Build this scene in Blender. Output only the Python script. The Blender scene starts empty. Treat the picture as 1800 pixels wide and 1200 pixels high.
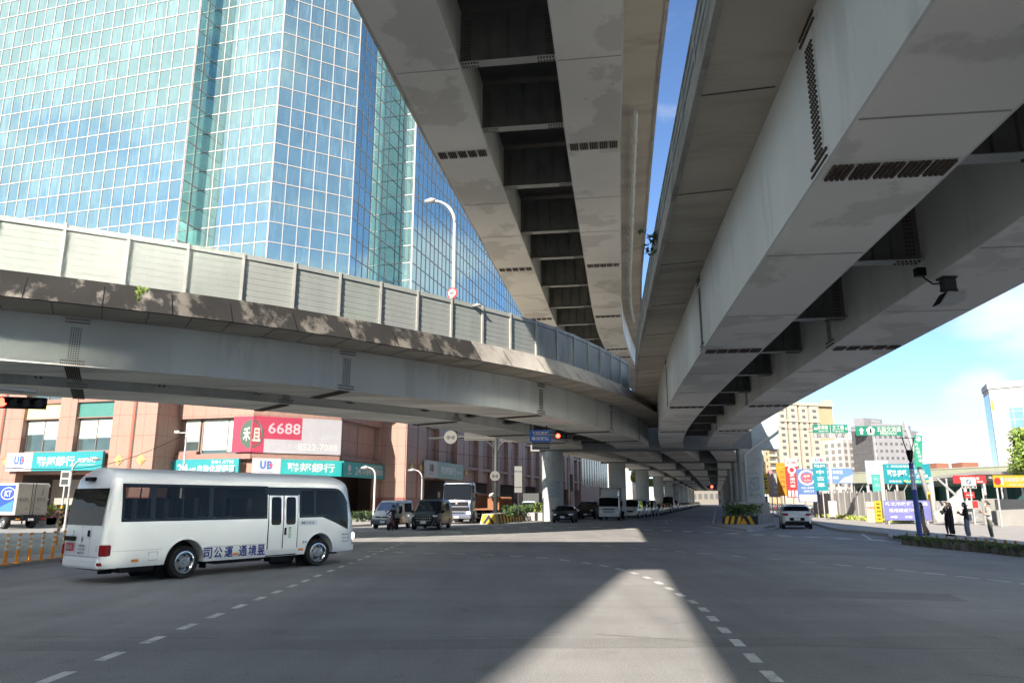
import bpy, bmesh, math, random
from mathutils import Vector, Matrix
R = math.radians
random.seed(7)
S = bpy.context.scene
COL = S.collection

# ------------------------------------------------------------------ camera
CF = 1280.0                                  # focal length in photo pixels (photo 1800 x 1200)
TH = math.atan(280 / CF)                     # upward tilt
CH = 1.85                                    # camera height
cam_d = bpy.data.cameras.new('camera')
cam_d.sensor_width = 36.0
cam_d.lens = 36.0 * CF / 1800
cam_d.clip_end = 6000
cam_d.clip_start = 0.1
cam = bpy.data.objects.new('camera', cam_d)
COL.objects.link(cam)
cam.location = (0, 0, CH)
cam.rotation_euler = (R(90) + TH, 0, 0)
S.camera = cam

# ------------------------------------------------------------------ sky, sun, exposure
SUN_HEAD, SUN_EL = 24.7, 28.5                # light travels towards compass heading 22 deg (from +Y to +X)
S.view_settings.view_transform = 'Standard'
S.view_settings.look = 'None'
S.view_settings.exposure = 1.4
S.view_settings.gamma = 1.0
S.view_settings.use_curve_mapping = False
S.cycles.use_denoising = True
S.cycles.caustics_reflective = True
S.cycles.caustics_refractive = False
S.cycles.sample_clamp_indirect = 60.0
S.cycles.blur_glossy = 0.25
S.cycles.max_bounces = 10
S.cycles.diffuse_bounces = 5
W = bpy.data.worlds.new("World")
S.world = W
W.use_nodes = True
def build_world():
    nt = W.node_tree
    N, L = nt.nodes, nt.links
    bg = N['Background']
    sky = N.new('ShaderNodeTexSky')
    sky.sky_type = 'NISHITA'
    sky.sun_disc = False
    sky.sun_elevation = R(SUN_EL)
    sky.sun_rotation = R(SUN_HEAD + 180)
    sky.air_density = 1.0
    sky.dust_density = 0.3
    sky.altitude = 1500
    sky.ozone_density = 2.0
    tc = N.new('ShaderNodeTexCoord')
    sep = N.new('ShaderNodeSeparateXYZ')
    L.new(tc.outputs['Generated'], sep.inputs[0])
    mp = N.new('ShaderNodeMapping')
    mp.inputs['Scale'].default_value = (1, 1, 2.2)
    mp.inputs['Location'].default_value = (0.33, 0.1, 0.0)
    L.new(tc.outputs['Generated'], mp.inputs[0])
    nz = N.new('ShaderNodeTexNoise')
    nz.inputs['Scale'].default_value = 2.6
    nz.inputs['Detail'].default_value = 9
    nz.inputs['Roughness'].default_value = 0.56
    L.new(mp.outputs[0], nz.inputs['Vector'])
    # cloud banks: broad ones behind the viewpoint, small ones low on the right
    def bump(az, el_, lo, hi, amt, prev):
        d = (math.sin(R(az)) * math.cos(R(el_)), math.cos(R(az)) * math.cos(R(el_)), math.sin(R(el_)))
        dp = N.new('ShaderNodeVectorMath'); dp.operation = 'DOT_PRODUCT'; dp.inputs[1].default_value = d
        L.new(tc.outputs['Generated'], dp.inputs[0])
        mr = N.new('ShaderNodeMapRange'); mr.interpolation_type = 'SMOOTHSTEP'
        mr.inputs[1].default_value = math.cos(R(lo)); mr.inputs[2].default_value = math.cos(R(hi)); mr.inputs[4].default_value = amt
        L.new(dp.outputs['Value'], mr.inputs[0])
        ad = N.new('ShaderNodeMath'); ad.operation = 'ADD'; L.new(prev, ad.inputs[0]); L.new(mr.outputs[0], ad.inputs[1])
        return ad.outputs[0]
    base = N.new('ShaderNodeMath'); base.operation = 'SUBTRACT'; base.inputs[1].default_value = 0.16
    L.new(nz.outputs[0], base.inputs[0])
    cur = base.outputs[0]
    for q in ((243, 30, 60, 10, .175), (205, 45, 45, 8, .2), (140, 13, 34, 8, .17), (170, 20, 30, 6, .17), (290, 25, 40, 8, .2), (37, 14.5, 8, 2, .135), (32.5, 6.2, 3.2, .8, .20), (24, 4, 8, 2, .10), (56, 13, 26, 8, .17)):
        cur = bump(*q, cur)
    add = N.new('ShaderNodeMath'); add.operation = 'ADD'; add.inputs[1].default_value = 0.0
    L.new(cur, add.inputs[0])
    rp = N.new('ShaderNodeMapRange')
    rp.interpolation_type = 'SMOOTHSTEP'
    rp.inputs[1].default_value = 0.47
    rp.inputs[2].default_value = 0.68
    rp.inputs[4].default_value = 0.85
    L.new(add.outputs[0], rp.inputs[0])
    tint = N.new('ShaderNodeMixRGB'); tint.blend_type = 'MULTIPLY'; tint.inputs[0].default_value = 1.0; tint.inputs[2].default_value = (0.82, 0.93, 1.07, 1)
    L.new(sky.outputs[0], tint.inputs[1])
    mix = N.new('ShaderNodeMixRGB')
    mix.inputs[2].default_value = (5.2, 5.35, 5.5, 1)
    L.new(rp.outputs[0], mix.inputs[0]); L.new(tint.outputs[0], mix.inputs[1])
    L.new(mix.outputs[0], bg.inputs[0])
    bg.inputs[1].default_value = 0.08
build_world()
sl = bpy.data.lights.new('sun', 'SUN')
sl.energy = 5.0
sl.angle = R(0.53)
sl.color = (1.0, 0.90, 0.78)
sun = bpy.data.objects.new('sun', sl)
COL.objects.link(sun)
sun.location = (-40, -100, 60)
_d = Vector((math.sin(R(SUN_HEAD)) * math.cos(R(SUN_EL)), math.cos(R(SUN_HEAD)) * math.cos(R(SUN_EL)), -math.sin(R(SUN_EL))))
sun.rotation_euler = _d.to_track_quat('-Z', 'Y').to_euler()

# ------------------------------------------------------------------ helpers
def ray(u, v):
    s = (600 - v) / CF
    return ((u - 900) / CF, math.cos(TH) - s * math.sin(TH), math.sin(TH) + s * math.cos(TH))
def G(u, v, z=0.0):                          # where the photo's line of sight meets height z
    d = ray(u, v); t = (z - CH) / d[2]
    return Vector((d[0] * t, d[1] * t, z))
def PY(u, v, Y):                             # where it meets depth Y
    d = ray(u, v); t = Y / d[1]
    return Vector((d[0] * t, Y, CH + d[2] * t))
def XY(u, Y):                                # ground point at depth Y in the column u (near the horizon)
    return Vector(((u - 900) / CF / 1.0236 * Y, Y, 0))
def head(h):                                 # unit vector of a compass heading
    return Vector((math.sin(R(h)), math.cos(R(h)), 0))

def tag(o, label=None, cat=None, group=None, kind=None):
    if label: o['label'] = label
    if cat: o['category'] = cat
    if group: o['group'] = group
    if kind: o['kind'] = kind
    return o
def thing(name, label, cat, loc=(0, 0, 0), rz=0.0, group=None):
    o = bpy.data.objects.new(name, None)
    COL.objects.link(o)
    o.location = loc
    o.rotation_euler = (0, 0, rz)
    o.empty_display_size = 0.2
    return tag(o, label, cat, group)
def hrz(h):                                  # vehicles are built along +x; turn them to a compass heading
    return R(90 - h)
def copy_tree(o, parent=None):
    c = o.copy(); COL.objects.link(c)
    if parent: c.parent = parent
    for ch in list(o.children): copy_tree(ch, c)
    return c

_tcache = {}
def text_mesh(s, bold=0.012):
    key = (s, bold)
    if key not in _tcache:
        cu = bpy.data.curves.new('t', 'FONT')
        cu.body = s
        cu.size = 1.0
        cu.resolution_u = 2
        cu.offset = bold
        cu.fill_mode = 'FRONT'
        ob = bpy.data.objects.new('t', cu)
        COL.objects.link(ob)
        dg = bpy.context.evaluated_depsgraph_get()
        dg.update()
        me = bpy.data.meshes.new_from_object(ob.evaluated_get(dg))
        vs = [tuple(v.co) for v in me.vertices]
        fs = [tuple(p.vertices) for p in me.polygons]
        bpy.data.objects.remove(ob); bpy.data.curves.remove(cu); bpy.data.meshes.remove(me)
        _tcache[key] = (vs, fs)
    return _tcache[key]

class MB:
    def __init__(s): s.v = []; s.f = []; s.m = []
    def add(s, vs, fs, mi=0):
        b = len(s.v)
        s.v += [Vector(x) for x in vs]
        for f in fs:
            s.f.append([b + i for i in f]); s.m.append(mi)
        return s
    def quad(s, a, b, c, d, mi=0): return s.add([a, b, c, d], [(0, 1, 2, 3)], mi)
    def poly(s, pts, mi=0): return s.add(pts, [tuple(range(len(pts)))], mi)
    def box(s, x0, x1, y0, y1, z0, z1, mi=0, M=None):
        vs = [Vector((x, y, z)) for z in (z0, z1) for y in (y0, y1) for x in (x0, x1)]
        if M is not None: vs = [M @ v for v in vs]
        return s.add(vs, [(0, 2, 3, 1), (4, 5, 7, 6), (0, 1, 5, 4), (2, 6, 7, 3), (0, 4, 6, 2), (1, 3, 7, 5)], mi)
    def obox(s, c, sx, sy, sz, rz=0.0, mi=0, rx=0.0, ry=0.0):
        M = Matrix.Translation(c) @ Matrix.Rotation(rz, 4, 'Z') @ Matrix.Rotation(ry, 4, 'Y') @ Matrix.Rotation(rx, 4, 'X')
        return s.box(-sx / 2, sx / 2, -sy / 2, sy / 2, -sz / 2, sz / 2, mi, M)
    def ext(s, pts, vec, mi=0):              # extrude a planar polygon
        n = len(pts); vec = Vector(vec)
        p = [Vector(q) for q in pts]
        vs = p + [q + vec for q in p]
        fs = [tuple(reversed(range(n))), tuple(range(n, 2 * n))]
        for i in range(n):
            j = (i + 1) % n
            fs.append((i, j, n + j, n + i))
        return s.add(vs, fs, mi)
    def prism(s, poly, z0, z1, mi=0): return s.ext([(p[0], p[1], z0) for p in poly], (0, 0, z1 - z0), mi)
    def beam(s, a, b, w, h, mi=0):           # box along a horizontal-ish segment, w across, h high, centred
        a, b = Vector(a), Vector(b); d = (b - a); l = d.length; d.normalize()
        side = Vector((0, 0, 1)).cross(d)
        if side.length < 1e-4: side = Vector((1, 0, 0))
        side.normalize(); up = d.cross(side)
        q = [side * (w / 2) * i + up * (h / 2) * j for i, j in ((-1, -1), (1, -1), (1, 1), (-1, 1))]
        return s.ext([a + x for x in q], d * l, mi)
    def cyl(s, p0, p1, r0, r1=None, n=12, mi=0, caps=True):
        return s.tube([p0, p1], [r0, r0 if r1 is None else r1], n, mi, caps)
    def tube(s, pts, r, n=8, mi=0, caps=True):
        pts = [Vector(p) for p in pts]
        rs = r if isinstance(r, (list, tuple)) else [r] * len(pts)
        b = len(s.v); ref = None
        for i, p in enumerate(pts):
            d = (pts[min(i + 1, len(pts) - 1)] - pts[max(i - 1, 0)]).normalized()
            if ref is None:
                ref = Vector((0, 0, 1)) if abs(d.z) < 0.9 else Vector((1, 0, 0))
            a = d.cross(ref).normalized(); c = a.cross(d).normalized()
            for k in range(n):
                t = 2 * math.pi * k / n
                s.v.append(p + a * (math.cos(t) * rs[i]) + c * (math.sin(t) * rs[i]))
        for i in range(len(pts) - 1):
            for k in range(n):
                j = (k + 1) % n
                s.f.append([b + i * n + k, b + i * n + j, b + (i + 1) * n + j, b + (i + 1) * n + k]); s.m.append(mi)
        if caps:
            s.f.append([b + k for k in reversed(range(n))]); s.m.append(mi)
            e = b + (len(pts) - 1) * n
            s.f.append([e + k for k in range(n)]); s.m.append(mi)
        return s
    def ball(s, c, rx, ry=None, rz=None, n=10, m=6, mi=0):
        ry = ry or rx; rz = rz or rx; c = Vector(c)
        vs = [c + Vector((0, 0, -rz))]
        for i in range(1, m):
            a = -math.pi / 2 + math.pi * i / m
            for k in range(n):
                t = 2 * math.pi * k / n
                vs.append(c + Vector((rx * math.cos(a) * math.cos(t), ry * math.cos(a) * math.sin(t), rz * math.sin(a))))
        vs.append(c + Vector((0, 0, rz)))
        fs = []
        for k in range(n):
            j = (k + 1) % n
            fs.append((0, 1 + j, 1 + k))
            for i in range(m - 2):
                fs.append((1 + i * n + k, 1 + i * n + j, 1 + (i + 1) * n + j, 1 + (i + 1) * n + k))
            fs.append((1 + (m - 2) * n + k, 1 + (m - 2) * n + j, len(vs) - 1))
        return s.add(vs, fs, mi)
    def disc(s, c, nrm, r, n=20, th=0.01, mi=0):
        c = Vector(c); nrm = Vector(nrm).normalized()
        return s.cyl(c - nrm * th / 2, c + nrm * th / 2, r, None, n, mi)
    def text(s, txt, c, right, up, h, w=None, mi=0, bold=0.012, sx=1.0):
        # centred text, cap height h, squeezed or widened to w when given
        vs, fs = text_mesh(txt, bold)
        if not vs: return s
        x0 = min(v[0] for v in vs); x1 = max(v[0] for v in vs); y0 = min(v[1] for v in vs); y1 = max(v[1] for v in vs)
        ky = h / max(1e-6, y1 - y0); kx = (w / max(1e-6, x1 - x0)) if w else ky * sx
        c, right, up = Vector(c), Vector(right).normalized(), Vector(up).normalized()
        return s.add([c + right * ((v[0] - (x0 + x1) / 2) * kx) + up * ((v[1] - (y0 + y1) / 2) * ky) for v in vs], fs, mi)
    def build(s, name, mats, parent=None, smooth=False, bevel=0.0, label=None, loc=None, rz=None, seg=2, auto=None):
        me = bpy.data.meshes.new(name)
        me.from_pydata([tuple(v) for v in s.v], [], s.f)
        if not isinstance(mats, (list, tuple)): mats = [mats]
        for m in mats: me.materials.append(m)
        me.polygons.foreach_set('material_index', s.m)
        bm = bmesh.new(); bm.from_mesh(me)
        bmesh.ops.recalc_face_normals(bm, faces=bm.faces)
        uv = bm.loops.layers.uv.new('UVMap')      # metric UVs: along the wall / height
        for f in bm.faces:
            n = f.normal
            if abs(n.z) > 0.7:
                for l in f.loops: l[uv].uv = (l.vert.co.x, l.vert.co.y)
            else:
                t = Vector((-n.y, n.x, 0)); t.normalize()
                for l in f.loops: l[uv].uv = (l.vert.co.dot(t), l.vert.co.z)
            f.smooth = bool(smooth)
        bm.to_mesh(me); bm.free()
        o = bpy.data.objects.new(name, me)
        COL.objects.link(o)
        if parent: o.parent = parent
        if loc is not None: o.location = loc
        if rz is not None: o.rotation_euler = (0, 0, rz)
        if bevel:
            b = o.modifiers.new('bevel', 'BEVEL'); b.width = bevel; b.segments = seg; b.limit_method = 'ANGLE'; b.angle_limit = R(35)
            b.harden_normals = False
        if smooth and auto is not None:
            bm2 = bmesh.new(); bm2.from_mesh(me)
            for e in bm2.edges:
                if len(e.link_faces) == 2 and e.calc_face_angle(0) > R(auto): e.smooth = False
            bm2.to_mesh(me); bm2.free()
        if label: o['label'] = label
        return o
def struct(name, mb, mats, **k):
    return tag(mb.build(name, mats, **k), kind='structure')

def spline(pts, step=1.0):                   # Catmull-Rom through plan points, resampled about every step
    P = [Vector(p) for p in pts]
    P = [P[0] * 2 - P[1]] + P + [P[-1] * 2 - P[-2]]
    out = []
    for i in range(1, len(P) - 2):
        p0, p1, p2, p3 = P[i - 1:i + 3]
        n = max(1, int((p2 - p1).length / step))
        for k in range(n):
            t = k / n
            out.append(0.5 * ((2 * p1) + (p2 - p0) * t + (2 * p0 - 5 * p1 + 4 * p2 - p3) * t * t + (3 * p1 - p0 - 3 * p2 + p3) * t ** 3))
    out.append(P[-2])
    return out
def offs(path, i, o):                        # point of a path moved o to its right
    a = path[max(i - 1, 0)]; b = path[min(i + 1, len(path) - 1)]
    d = (b - a); d.z = 0; d.normalize()
    return path[i] + Vector((d.y, -d.x, 0)) * o
def sweep(mb, path, prof, i0=0, i1=None, mi=0, caps=True):
    # prof: closed polygon of (offset to the right, height)
    i1 = len(path) - 1 if i1 is None else i1
    n = len(prof); b = len(mb.v)
    for i in range(i0, i1 + 1):
        for o, z in prof:
            q = offs(path, i, o); mb.v.append(Vector((q.x, q.y, q.z + z)))
    for i in range(i1 - i0):
        for k in range(n):
            j = (k + 1) % n
            mb.f.append([b + i * n + k, b + i * n + j, b + (i + 1) * n + j, b + (i + 1) * n + k]); mb.m.append(mi)
    if caps:
        mb.f.append([b + k for k in range(n)]); mb.m.append(mi)
        e = b + (i1 - i0) * n
        mb.f.append([e + k for k in reversed(range(n))]); mb.m.append(mi)
    return mb
def build_split(m, name, mat, parent, cap=100, n=8):
    # one part per box of n corners; past the cap the rest becomes one 'stuff' part
    cnt = len(m.v) // n; per = len(m.f) // max(1, cnt)
    for k in range(min(cnt, cap)):
        q = MB(); q.v = m.v[k * n:(k + 1) * n]; q.f = [[i - k * n for i in f] for f in m.f[k * per:(k + 1) * per]]; q.m = m.m[k * per:(k + 1) * per]
        q.build(name, mat, parent)
    if cnt > cap:
        q = MB(); q.v = m.v[cap * n:]; q.f = [[i - cap * n for i in f] for f in m.f[cap * per:]]; q.m = m.m[cap * per:]
        q.build(name, mat, parent)['kind'] = 'stuff'
def rect(o0, o1, z0, z1): return [(o0, z0), (o1, z0), (o1, z1), (o0, z1)]
def nearest(path, Y): return min(range(len(path)), key=lambda i: abs(path[i].y - Y))

# ------------------------------------------------------------------ materials
_mats = {}
def pm(name, col, rough=0.7, metal=0.0, var=0.12, scale=1.5, bump=0.0, bscale=40.0, spec=0.5, stretch=None,
       col2=None, thr=None, emis=None, coat=0.0, fine=0.0, joints=None, jcol=None):
    if name in _mats: return _mats[name]
    m = bpy.data.materials.new(name); m.use_nodes = True
    N, L = m.node_tree.nodes, m.node_tree.links
    p = N['Principled BSDF']
    p.inputs['Roughness'].default_value = rough
    p.inputs['Metallic'].default_value = metal
    p.inputs['Specular IOR Level'].default_value = spec
    p.inputs['Coat Weight'].default_value = coat
    p.inputs['Coat Roughness'].default_value = 0.05
    c = (*col, 1)
    p.inputs['Base Color'].default_value = c
    tc = N.new('ShaderNodeTexCoord')
    vec = tc.outputs['Object']
    cur = None
    if var > 0 or col2 is not None:
        src = vec
        if stretch:
            mp = N.new('ShaderNodeMapping'); mp.inputs['Scale'].default_value = stretch
            L.new(vec, mp.inputs[0]); src = mp.outputs[0]
        nz = N.new('ShaderNodeTexNoise'); nz.inputs['Scale'].default_value = scale
        nz.inputs['Detail'].default_value = 8; nz.inputs['Roughness'].default_value = 0.62
        L.new(src, nz.inputs['Vector'])
        if col2 is not None:
            a, b2 = thr or (0.42, 0.6)
            mr = N.new('ShaderNodeMapRange'); mr.inputs[1].default_value = a; mr.inputs[2].default_value = b2
            L.new(nz.outputs[0], mr.inputs[0])
            mx = N.new('ShaderNodeMixRGB'); mx.inputs[1].default_value = c; mx.inputs[2].default_value = (*col2, 1)
            L.new(mr.outputs[0], mx.inputs[0]); cur = mx.outputs[0]
        if var > 0:
            mr = N.new('ShaderNodeMapRange'); mr.inputs[1].default_value = 0.3; mr.inputs[2].default_value = 0.7
            mr.inputs[3].default_value = 1 - var; mr.inputs[4].default_value = 1 + var
            if col2 is not None:
                n2 = N.new('ShaderNodeTexNoise'); n2.inputs['Scale'].default_value = scale * 0.37; n2.inputs['Detail'].default_value = 5
                L.new(src, n2.inputs['Vector']); L.new(n2.outputs[0], mr.inputs[0])
            else: L.new(nz.outputs[0], mr.inputs[0])
            mu = N.new('ShaderNodeMixRGB'); mu.blend_type = 'MULTIPLY'; mu.inputs[0].default_value = 1.0
            if cur: L.new(cur, mu.inputs[1])
            else: mu.inputs[1].default_value = c
            L.new(mr.outputs[0], mu.inputs[2]); cur = mu.outputs[0]
    if fine > 0:
        nf = N.new('ShaderNodeTexNoise'); nf.inputs['Scale'].default_value = 55; nf.inputs['Detail'].default_value = 3
        L.new(vec, nf.inputs['Vector'])
        mr = N.new('ShaderNodeMapRange'); mr.inputs[1].default_value = 0.3; mr.inputs[2].default_value = 0.7
        mr.inputs[3].default_value = 1 - fine; mr.inputs[4].default_value = 1 + fine
        L.new(nf.outputs[0], mr.inputs[0])
        mu = N.new('ShaderNodeMixRGB'); mu.blend_type = 'MULTIPLY'; mu.inputs[0].default_value = 1.0
        if cur: L.new(cur, mu.inputs[1])
        else: mu.inputs[1].default_value = c
        L.new(mr.outputs[0], mu.inputs[2]); cur = mu.outputs[0]
    if joints:
        w, h, ms, off = joints
        br = N.new('ShaderNodeTexBrick'); br.offset = off; br.inputs['Scale'].default_value = 1.0
        br.inputs['Mortar Size'].default_value = ms; br.inputs['Brick Width'].default_value = w; br.inputs['Row Height'].default_value = h
        br.inputs['Mortar Smooth'].default_value = 0.2
        if cur: L.new(cur, br.inputs['Color1']); L.new(cur, br.inputs['Color2'])
        else: br.inputs['Color1'].default_value = c; br.inputs['Color2'].default_value = c
        br.inputs['Mortar'].default_value = (*(jcol or tuple(x * 0.35 for x in col)), 1)
        L.new(tc.outputs['UV'], br.inputs['Vector']); cur = br.outputs['Color']
    if cur: L.new(cur, p.inputs['Base Color'])
    if bump > 0:
        nb = N.new('ShaderNodeTexNoise'); nb.inputs['Scale'].default_value = bscale; nb.inputs['Detail'].default_value = 4
        L.new(vec, nb.inputs['Vector'])
        bp = N.new('ShaderNodeBump'); bp.inputs['Strength'].default_value = bump; bp.inputs['Distance'].default_value = 0.02
        L.new(nb.outputs[0], bp.inputs['Height']); L.new(bp.outputs[0], p.inputs['Normal'])
    if emis:
        p.inputs['Emission Color'].default_value = (*emis[0], 1); p.inputs['Emission Strength'].default_value = emis[1]
    _mats[name] = m
    return m
def plain(name, col, rough=0.6, **k): return pm(name, col, rough, var=k.pop('var', 0.05), **k)
# ------------------------------------------------------------------ shared materials
def asphalt():
    m = bpy.data.materials.new('asphalt'); m.use_nodes = True
    N, L = m.node_tree.nodes, m.node_tree.links; p = N['Principled BSDF']
    p.inputs['Roughness'].default_value = .88; p.inputs['Specular IOR Level'].default_value = .25
    tc = N.new('ShaderNodeTexCoord')
    def noise(scale, detail, st=None, lo=.35, hi=.65, o0=.8, o1=1.2, rough=.6):
        src = tc.outputs['Object']
        if st:
            mp = N.new('ShaderNodeMapping'); mp.inputs['Scale'].default_value = st[:3]
            if len(st) > 3: mp.inputs['Rotation'].default_value = (0, 0, R(st[3]))
            L.new(src, mp.inputs[0]); src = mp.outputs[0]
        nz = N.new('ShaderNodeTexNoise'); nz.inputs['Scale'].default_value = scale; nz.inputs['Detail'].default_value = detail; nz.inputs['Roughness'].default_value = rough
        L.new(src, nz.inputs['Vector'])
        mr = N.new('ShaderNodeMapRange'); mr.inputs[1].default_value = lo; mr.inputs[2].default_value = hi; mr.inputs[3].default_value = o0; mr.inputs[4].default_value = o1
        L.new(nz.outputs[0], mr.inputs[0]); return mr.outputs[0], nz.outputs[0]
    def mul(a, b):
        q = N.new('ShaderNodeMath'); q.operation = 'MULTIPLY'; L.new(a, q.inputs[0]); L.new(b, q.inputs[1]); return q.outputs[0]
    v1, _ = noise(.16, 6, None, .35, .65, .86, 1.12)                    # broad dusty areas
    v2, _ = noise(.9, 5, (1.3, .13, 1), .36, .64, .92, 1.07)             # lanes polished along the road
    v3, _ = noise(.7, 5, (.16, 1.1, 1, 14), .36, .64, .94, 1.05)         # turning tracks across
    v4, f4 = noise(48, 3, None, .3, .7, .66, 1.34)                       # aggregate
    v5, _ = noise(2.2, 8, None, .30, .42, .84, 1.0)                      # oil spots
    v6, _ = noise(160, 2, None, .64, .74, 1.0, 1.9)                      # bright grit
    val = mul(mul(mul(v1, v2), mul(v3, v4)), mul(v5, v6))
    mx = N.new('ShaderNodeMixRGB'); mx.blend_type = 'MULTIPLY'; mx.inputs[0].default_value = 1; mx.inputs[1].default_value = (.262, .260, .257, 1)
    L.new(val, mx.inputs[2]); L.new(mx.outputs[0], p.inputs['Base Color'])
    bp = N.new('ShaderNodeBump'); bp.inputs['Strength'].default_value = .7; bp.inputs['Distance'].default_value = .015
    L.new(f4, bp.inputs['Height']); L.new(bp.outputs[0], p.inputs['Normal'])
    return m
ASPH = asphalt()
PATCH = pm('asphalt_patch', (0.222,0.22,0.217), 0.9, var=0.12, scale=0.6, bump=0.5, bscale=80, fine=0.3, spec=0.25)
CRACK = plain('crack', (0.05, 0.05, 0.05), 0.95)
PAINT = pm('road_paint', (0.62, 0.62, 0.60), 0.7, var=0.25, scale=3.5, fine=0.12, col2=(0.42, 0.42, 0.41), thr=(0.5, 0.62))
YPAINT = pm('yellow_road_paint', (0.40, 0.31, 0.16), 0.8, var=0.3, scale=5)
WALK = pm('paving', (0.33, 0.315, 0.29), 0.85, var=0.12, scale=0.8, joints=(0.6, 0.6, 0.012, 0.0), fine=0.08)
KERB = pm('kerb_concrete', (0.34, 0.33, 0.31), 0.85, var=0.2, scale=2.0, fine=0.1)
CONC = pm('plain_concrete', (0.33, 0.32, 0.30), 0.85, var=0.15, scale=0.7, fine=0.08)
YARD = pm('yard_concrete', (0.36,0.34,0.31), 0.9, var=0.12, scale=0.3)
STEELP = pm('girder_paint', (0.60, 0.62, 0.59), 0.62, var=0.15, scale=0.7, stretch=(1, 1, .22), col2=(0.53,0.545,0.515), thr=(0.53, 0.60), fine=0.04)
SOFFIT = pm('soffit_paint', (0.69, 0.685, 0.65), 0.7, var=0.16, scale=0.35, col2=(0.55,0.545,0.515), thr=(0.53, 0.565), fine=0.05)
SOFFITW = pm('soffit_streaked', (0.68, 0.665, 0.61), 0.7, var=0.18, scale=0.5, stretch=(0.35, 2.4, 1), col2=(0.50,0.485,0.44), thr=(0.52, 0.60), fine=0.05)
DECKC = pm('deck_concrete', (0.40,0.36,0.30), 0.9, var=0.22, scale=0.5, stretch=(0.3, 1.6, 1), col2=(0.29,0.255,0.21), thr=(0.5, 0.66), fine=0.08)
DARKC = pm('deck_underside', (0.07, 0.068, 0.063), 0.9, var=0.2, scale=0.8)  # dark tone holds the shade between girders; slab joints share it
STAIN = pm('stained_parapet', (0.125, 0.115, 0.10), 0.92, var=0.45, scale=1.1, stretch=(1, 1, 0.30), col2=(0.012, 0.0115, 0.011), thr=(0.40, 0.50), fine=0.35, bump=0.3, bscale=25)
STAIN2 = pm('parapet_concrete', (0.33, 0.31, 0.28), 0.9, var=0.25, scale=1.0, stretch=(1, 1, 0.5), col2=(0.15, 0.14, 0.13), thr=(0.52, 0.70), fine=0.12)
BOLT = pm('rusty_bolt', (0.075, 0.055, 0.042), 0.85, var=0.3, scale=6)
XBEAM = pm('crossbeam_paint', (0.13, 0.134, 0.124), 0.7, var=0.2, scale=1.5)
GALV = plain('galvanised', (0.34, 0.345, 0.35), 0.45, metal=0.3)
WHITEP = plain('white_pole_paint', (0.45, 0.45, 0.44), 0.5)
DGREY = plain('dark_grey_paint', (0.024, 0.026, 0.027), 0.6)
BLACK = plain('black_plastic', (0.010, 0.010, 0.011), 0.6, spec=.15)
RUBBER = plain('rubber', (0.016, 0.016, 0.017), 0.85)
YELLOW = pm('warning_yellow', (0.62, 0.36, 0.02), 0.7, var=0.2, scale=4)
STRIPEK = plain('warning_black', (0.02, 0.02, 0.022), 0.75)
ORANGE = plain('orange_plastic', (0.72, 0.25, 0.015), 0.55)
RED = plain('red_paint', (0.62, 0.02, 0.02), 0.45)
WHITE = plain('sign_white', (0.40, 0.40, 0.395), 0.5, var=0.02)
LEAF = pm('leaf', (0.085, 0.15, 0.03), 0.6, var=0.5, scale=1.2)
LEAFD = pm('leaf_dark', (0.045, 0.085, 0.022), 0.65, var=0.5, scale=2.5)
LEAFY = pm('leaf_yellow', (0.26, 0.30, 0.05), 0.6, var=0.4, scale=2.0)
BARK = pm('bark', (0.15, 0.11, 0.08), 0.95, var=0.3, scale=5)

# ------------------------------------------------------------------ ground, pavements, kerbs
g = MB(); g.box(-900, 900, -400, 1500, -0.5, 0.0)
struct('ground', g, ASPH)
def pave(name, poly, z=0.15, kw=0.18, mat=WALK):
    m = MB(); m.prism(poly, -0.05, z)
    struct(name, m, mat)
# left pavement in front of the glass tower
LP = [(-160, 88), (-31, 53.6), (-19, 51.8), (-14.5, 52.3), (-11.8, 54.2), (-10.6, 57), (-3.9, 79), (18, 160), (46, 262), (80, 262), (80, 330), (-160, 330)]
pave('left_pavement', LP)
k = MB()
for a, b in zip(LP[:9], LP[1:9]):
    k.beam((a[0], a[1], 0.055), (b[0], b[1], 0.055), 0.36, 0.21)
struct('left_kerb', k, KERB)
# right pavement with the forecourt
RP = [(18.05, 34.6), (18.0, 31), (18.3, 27), (19.2, 20), (22, 6), (140, 6), (140, 400), (112, 400), (62, 203), (37, 109), (25.0, 62), (21.4, 50.5), (20.4, 46.5), (20.6, 43.0), (20.2, 40.0), (18.8, 37.2)]
pave('right_pavement', RP)
k = MB()
for a, b in zip(RP[8:], RP[9:]):
    k.beam((a[0], a[1], 0.055), (b[0], b[1], 0.055), 0.36, 0.21)
for a, b in zip(RP[:4], RP[1:5]):
    k.beam((a[0], a[1], 0.055), (b[0], b[1], 0.055), 0.36, 0.21)
struct('right_kerb', k, KERB)
m = MB(); m.poly([(30.9, 58, .156), (33.6, 82, .156), (49, 140, .156), (130, 140, .156), (130, 40, .156), (36.8, 40, .156), (35, 52, .156)])
struct('yard_ground', m, YARD)
# low kerb strip under the delineator posts on the left
m = MB(); m.prism([(-15.75, 17.5), (-14.35, 20.6), (-14.1, 27.5), (-15.5, 27.5)], -0.05, 0.13)
struct('kerb_strip', m, KERB)
# traffic island under the right pier
m = MB(); m.prism([(14.5, 46.4), (19.35, 55.2), (24.6, 72), (22.2, 72.7), (15.2, 57.2)], -0.05, 0.13)
struct('pavement', m, KERB)

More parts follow.
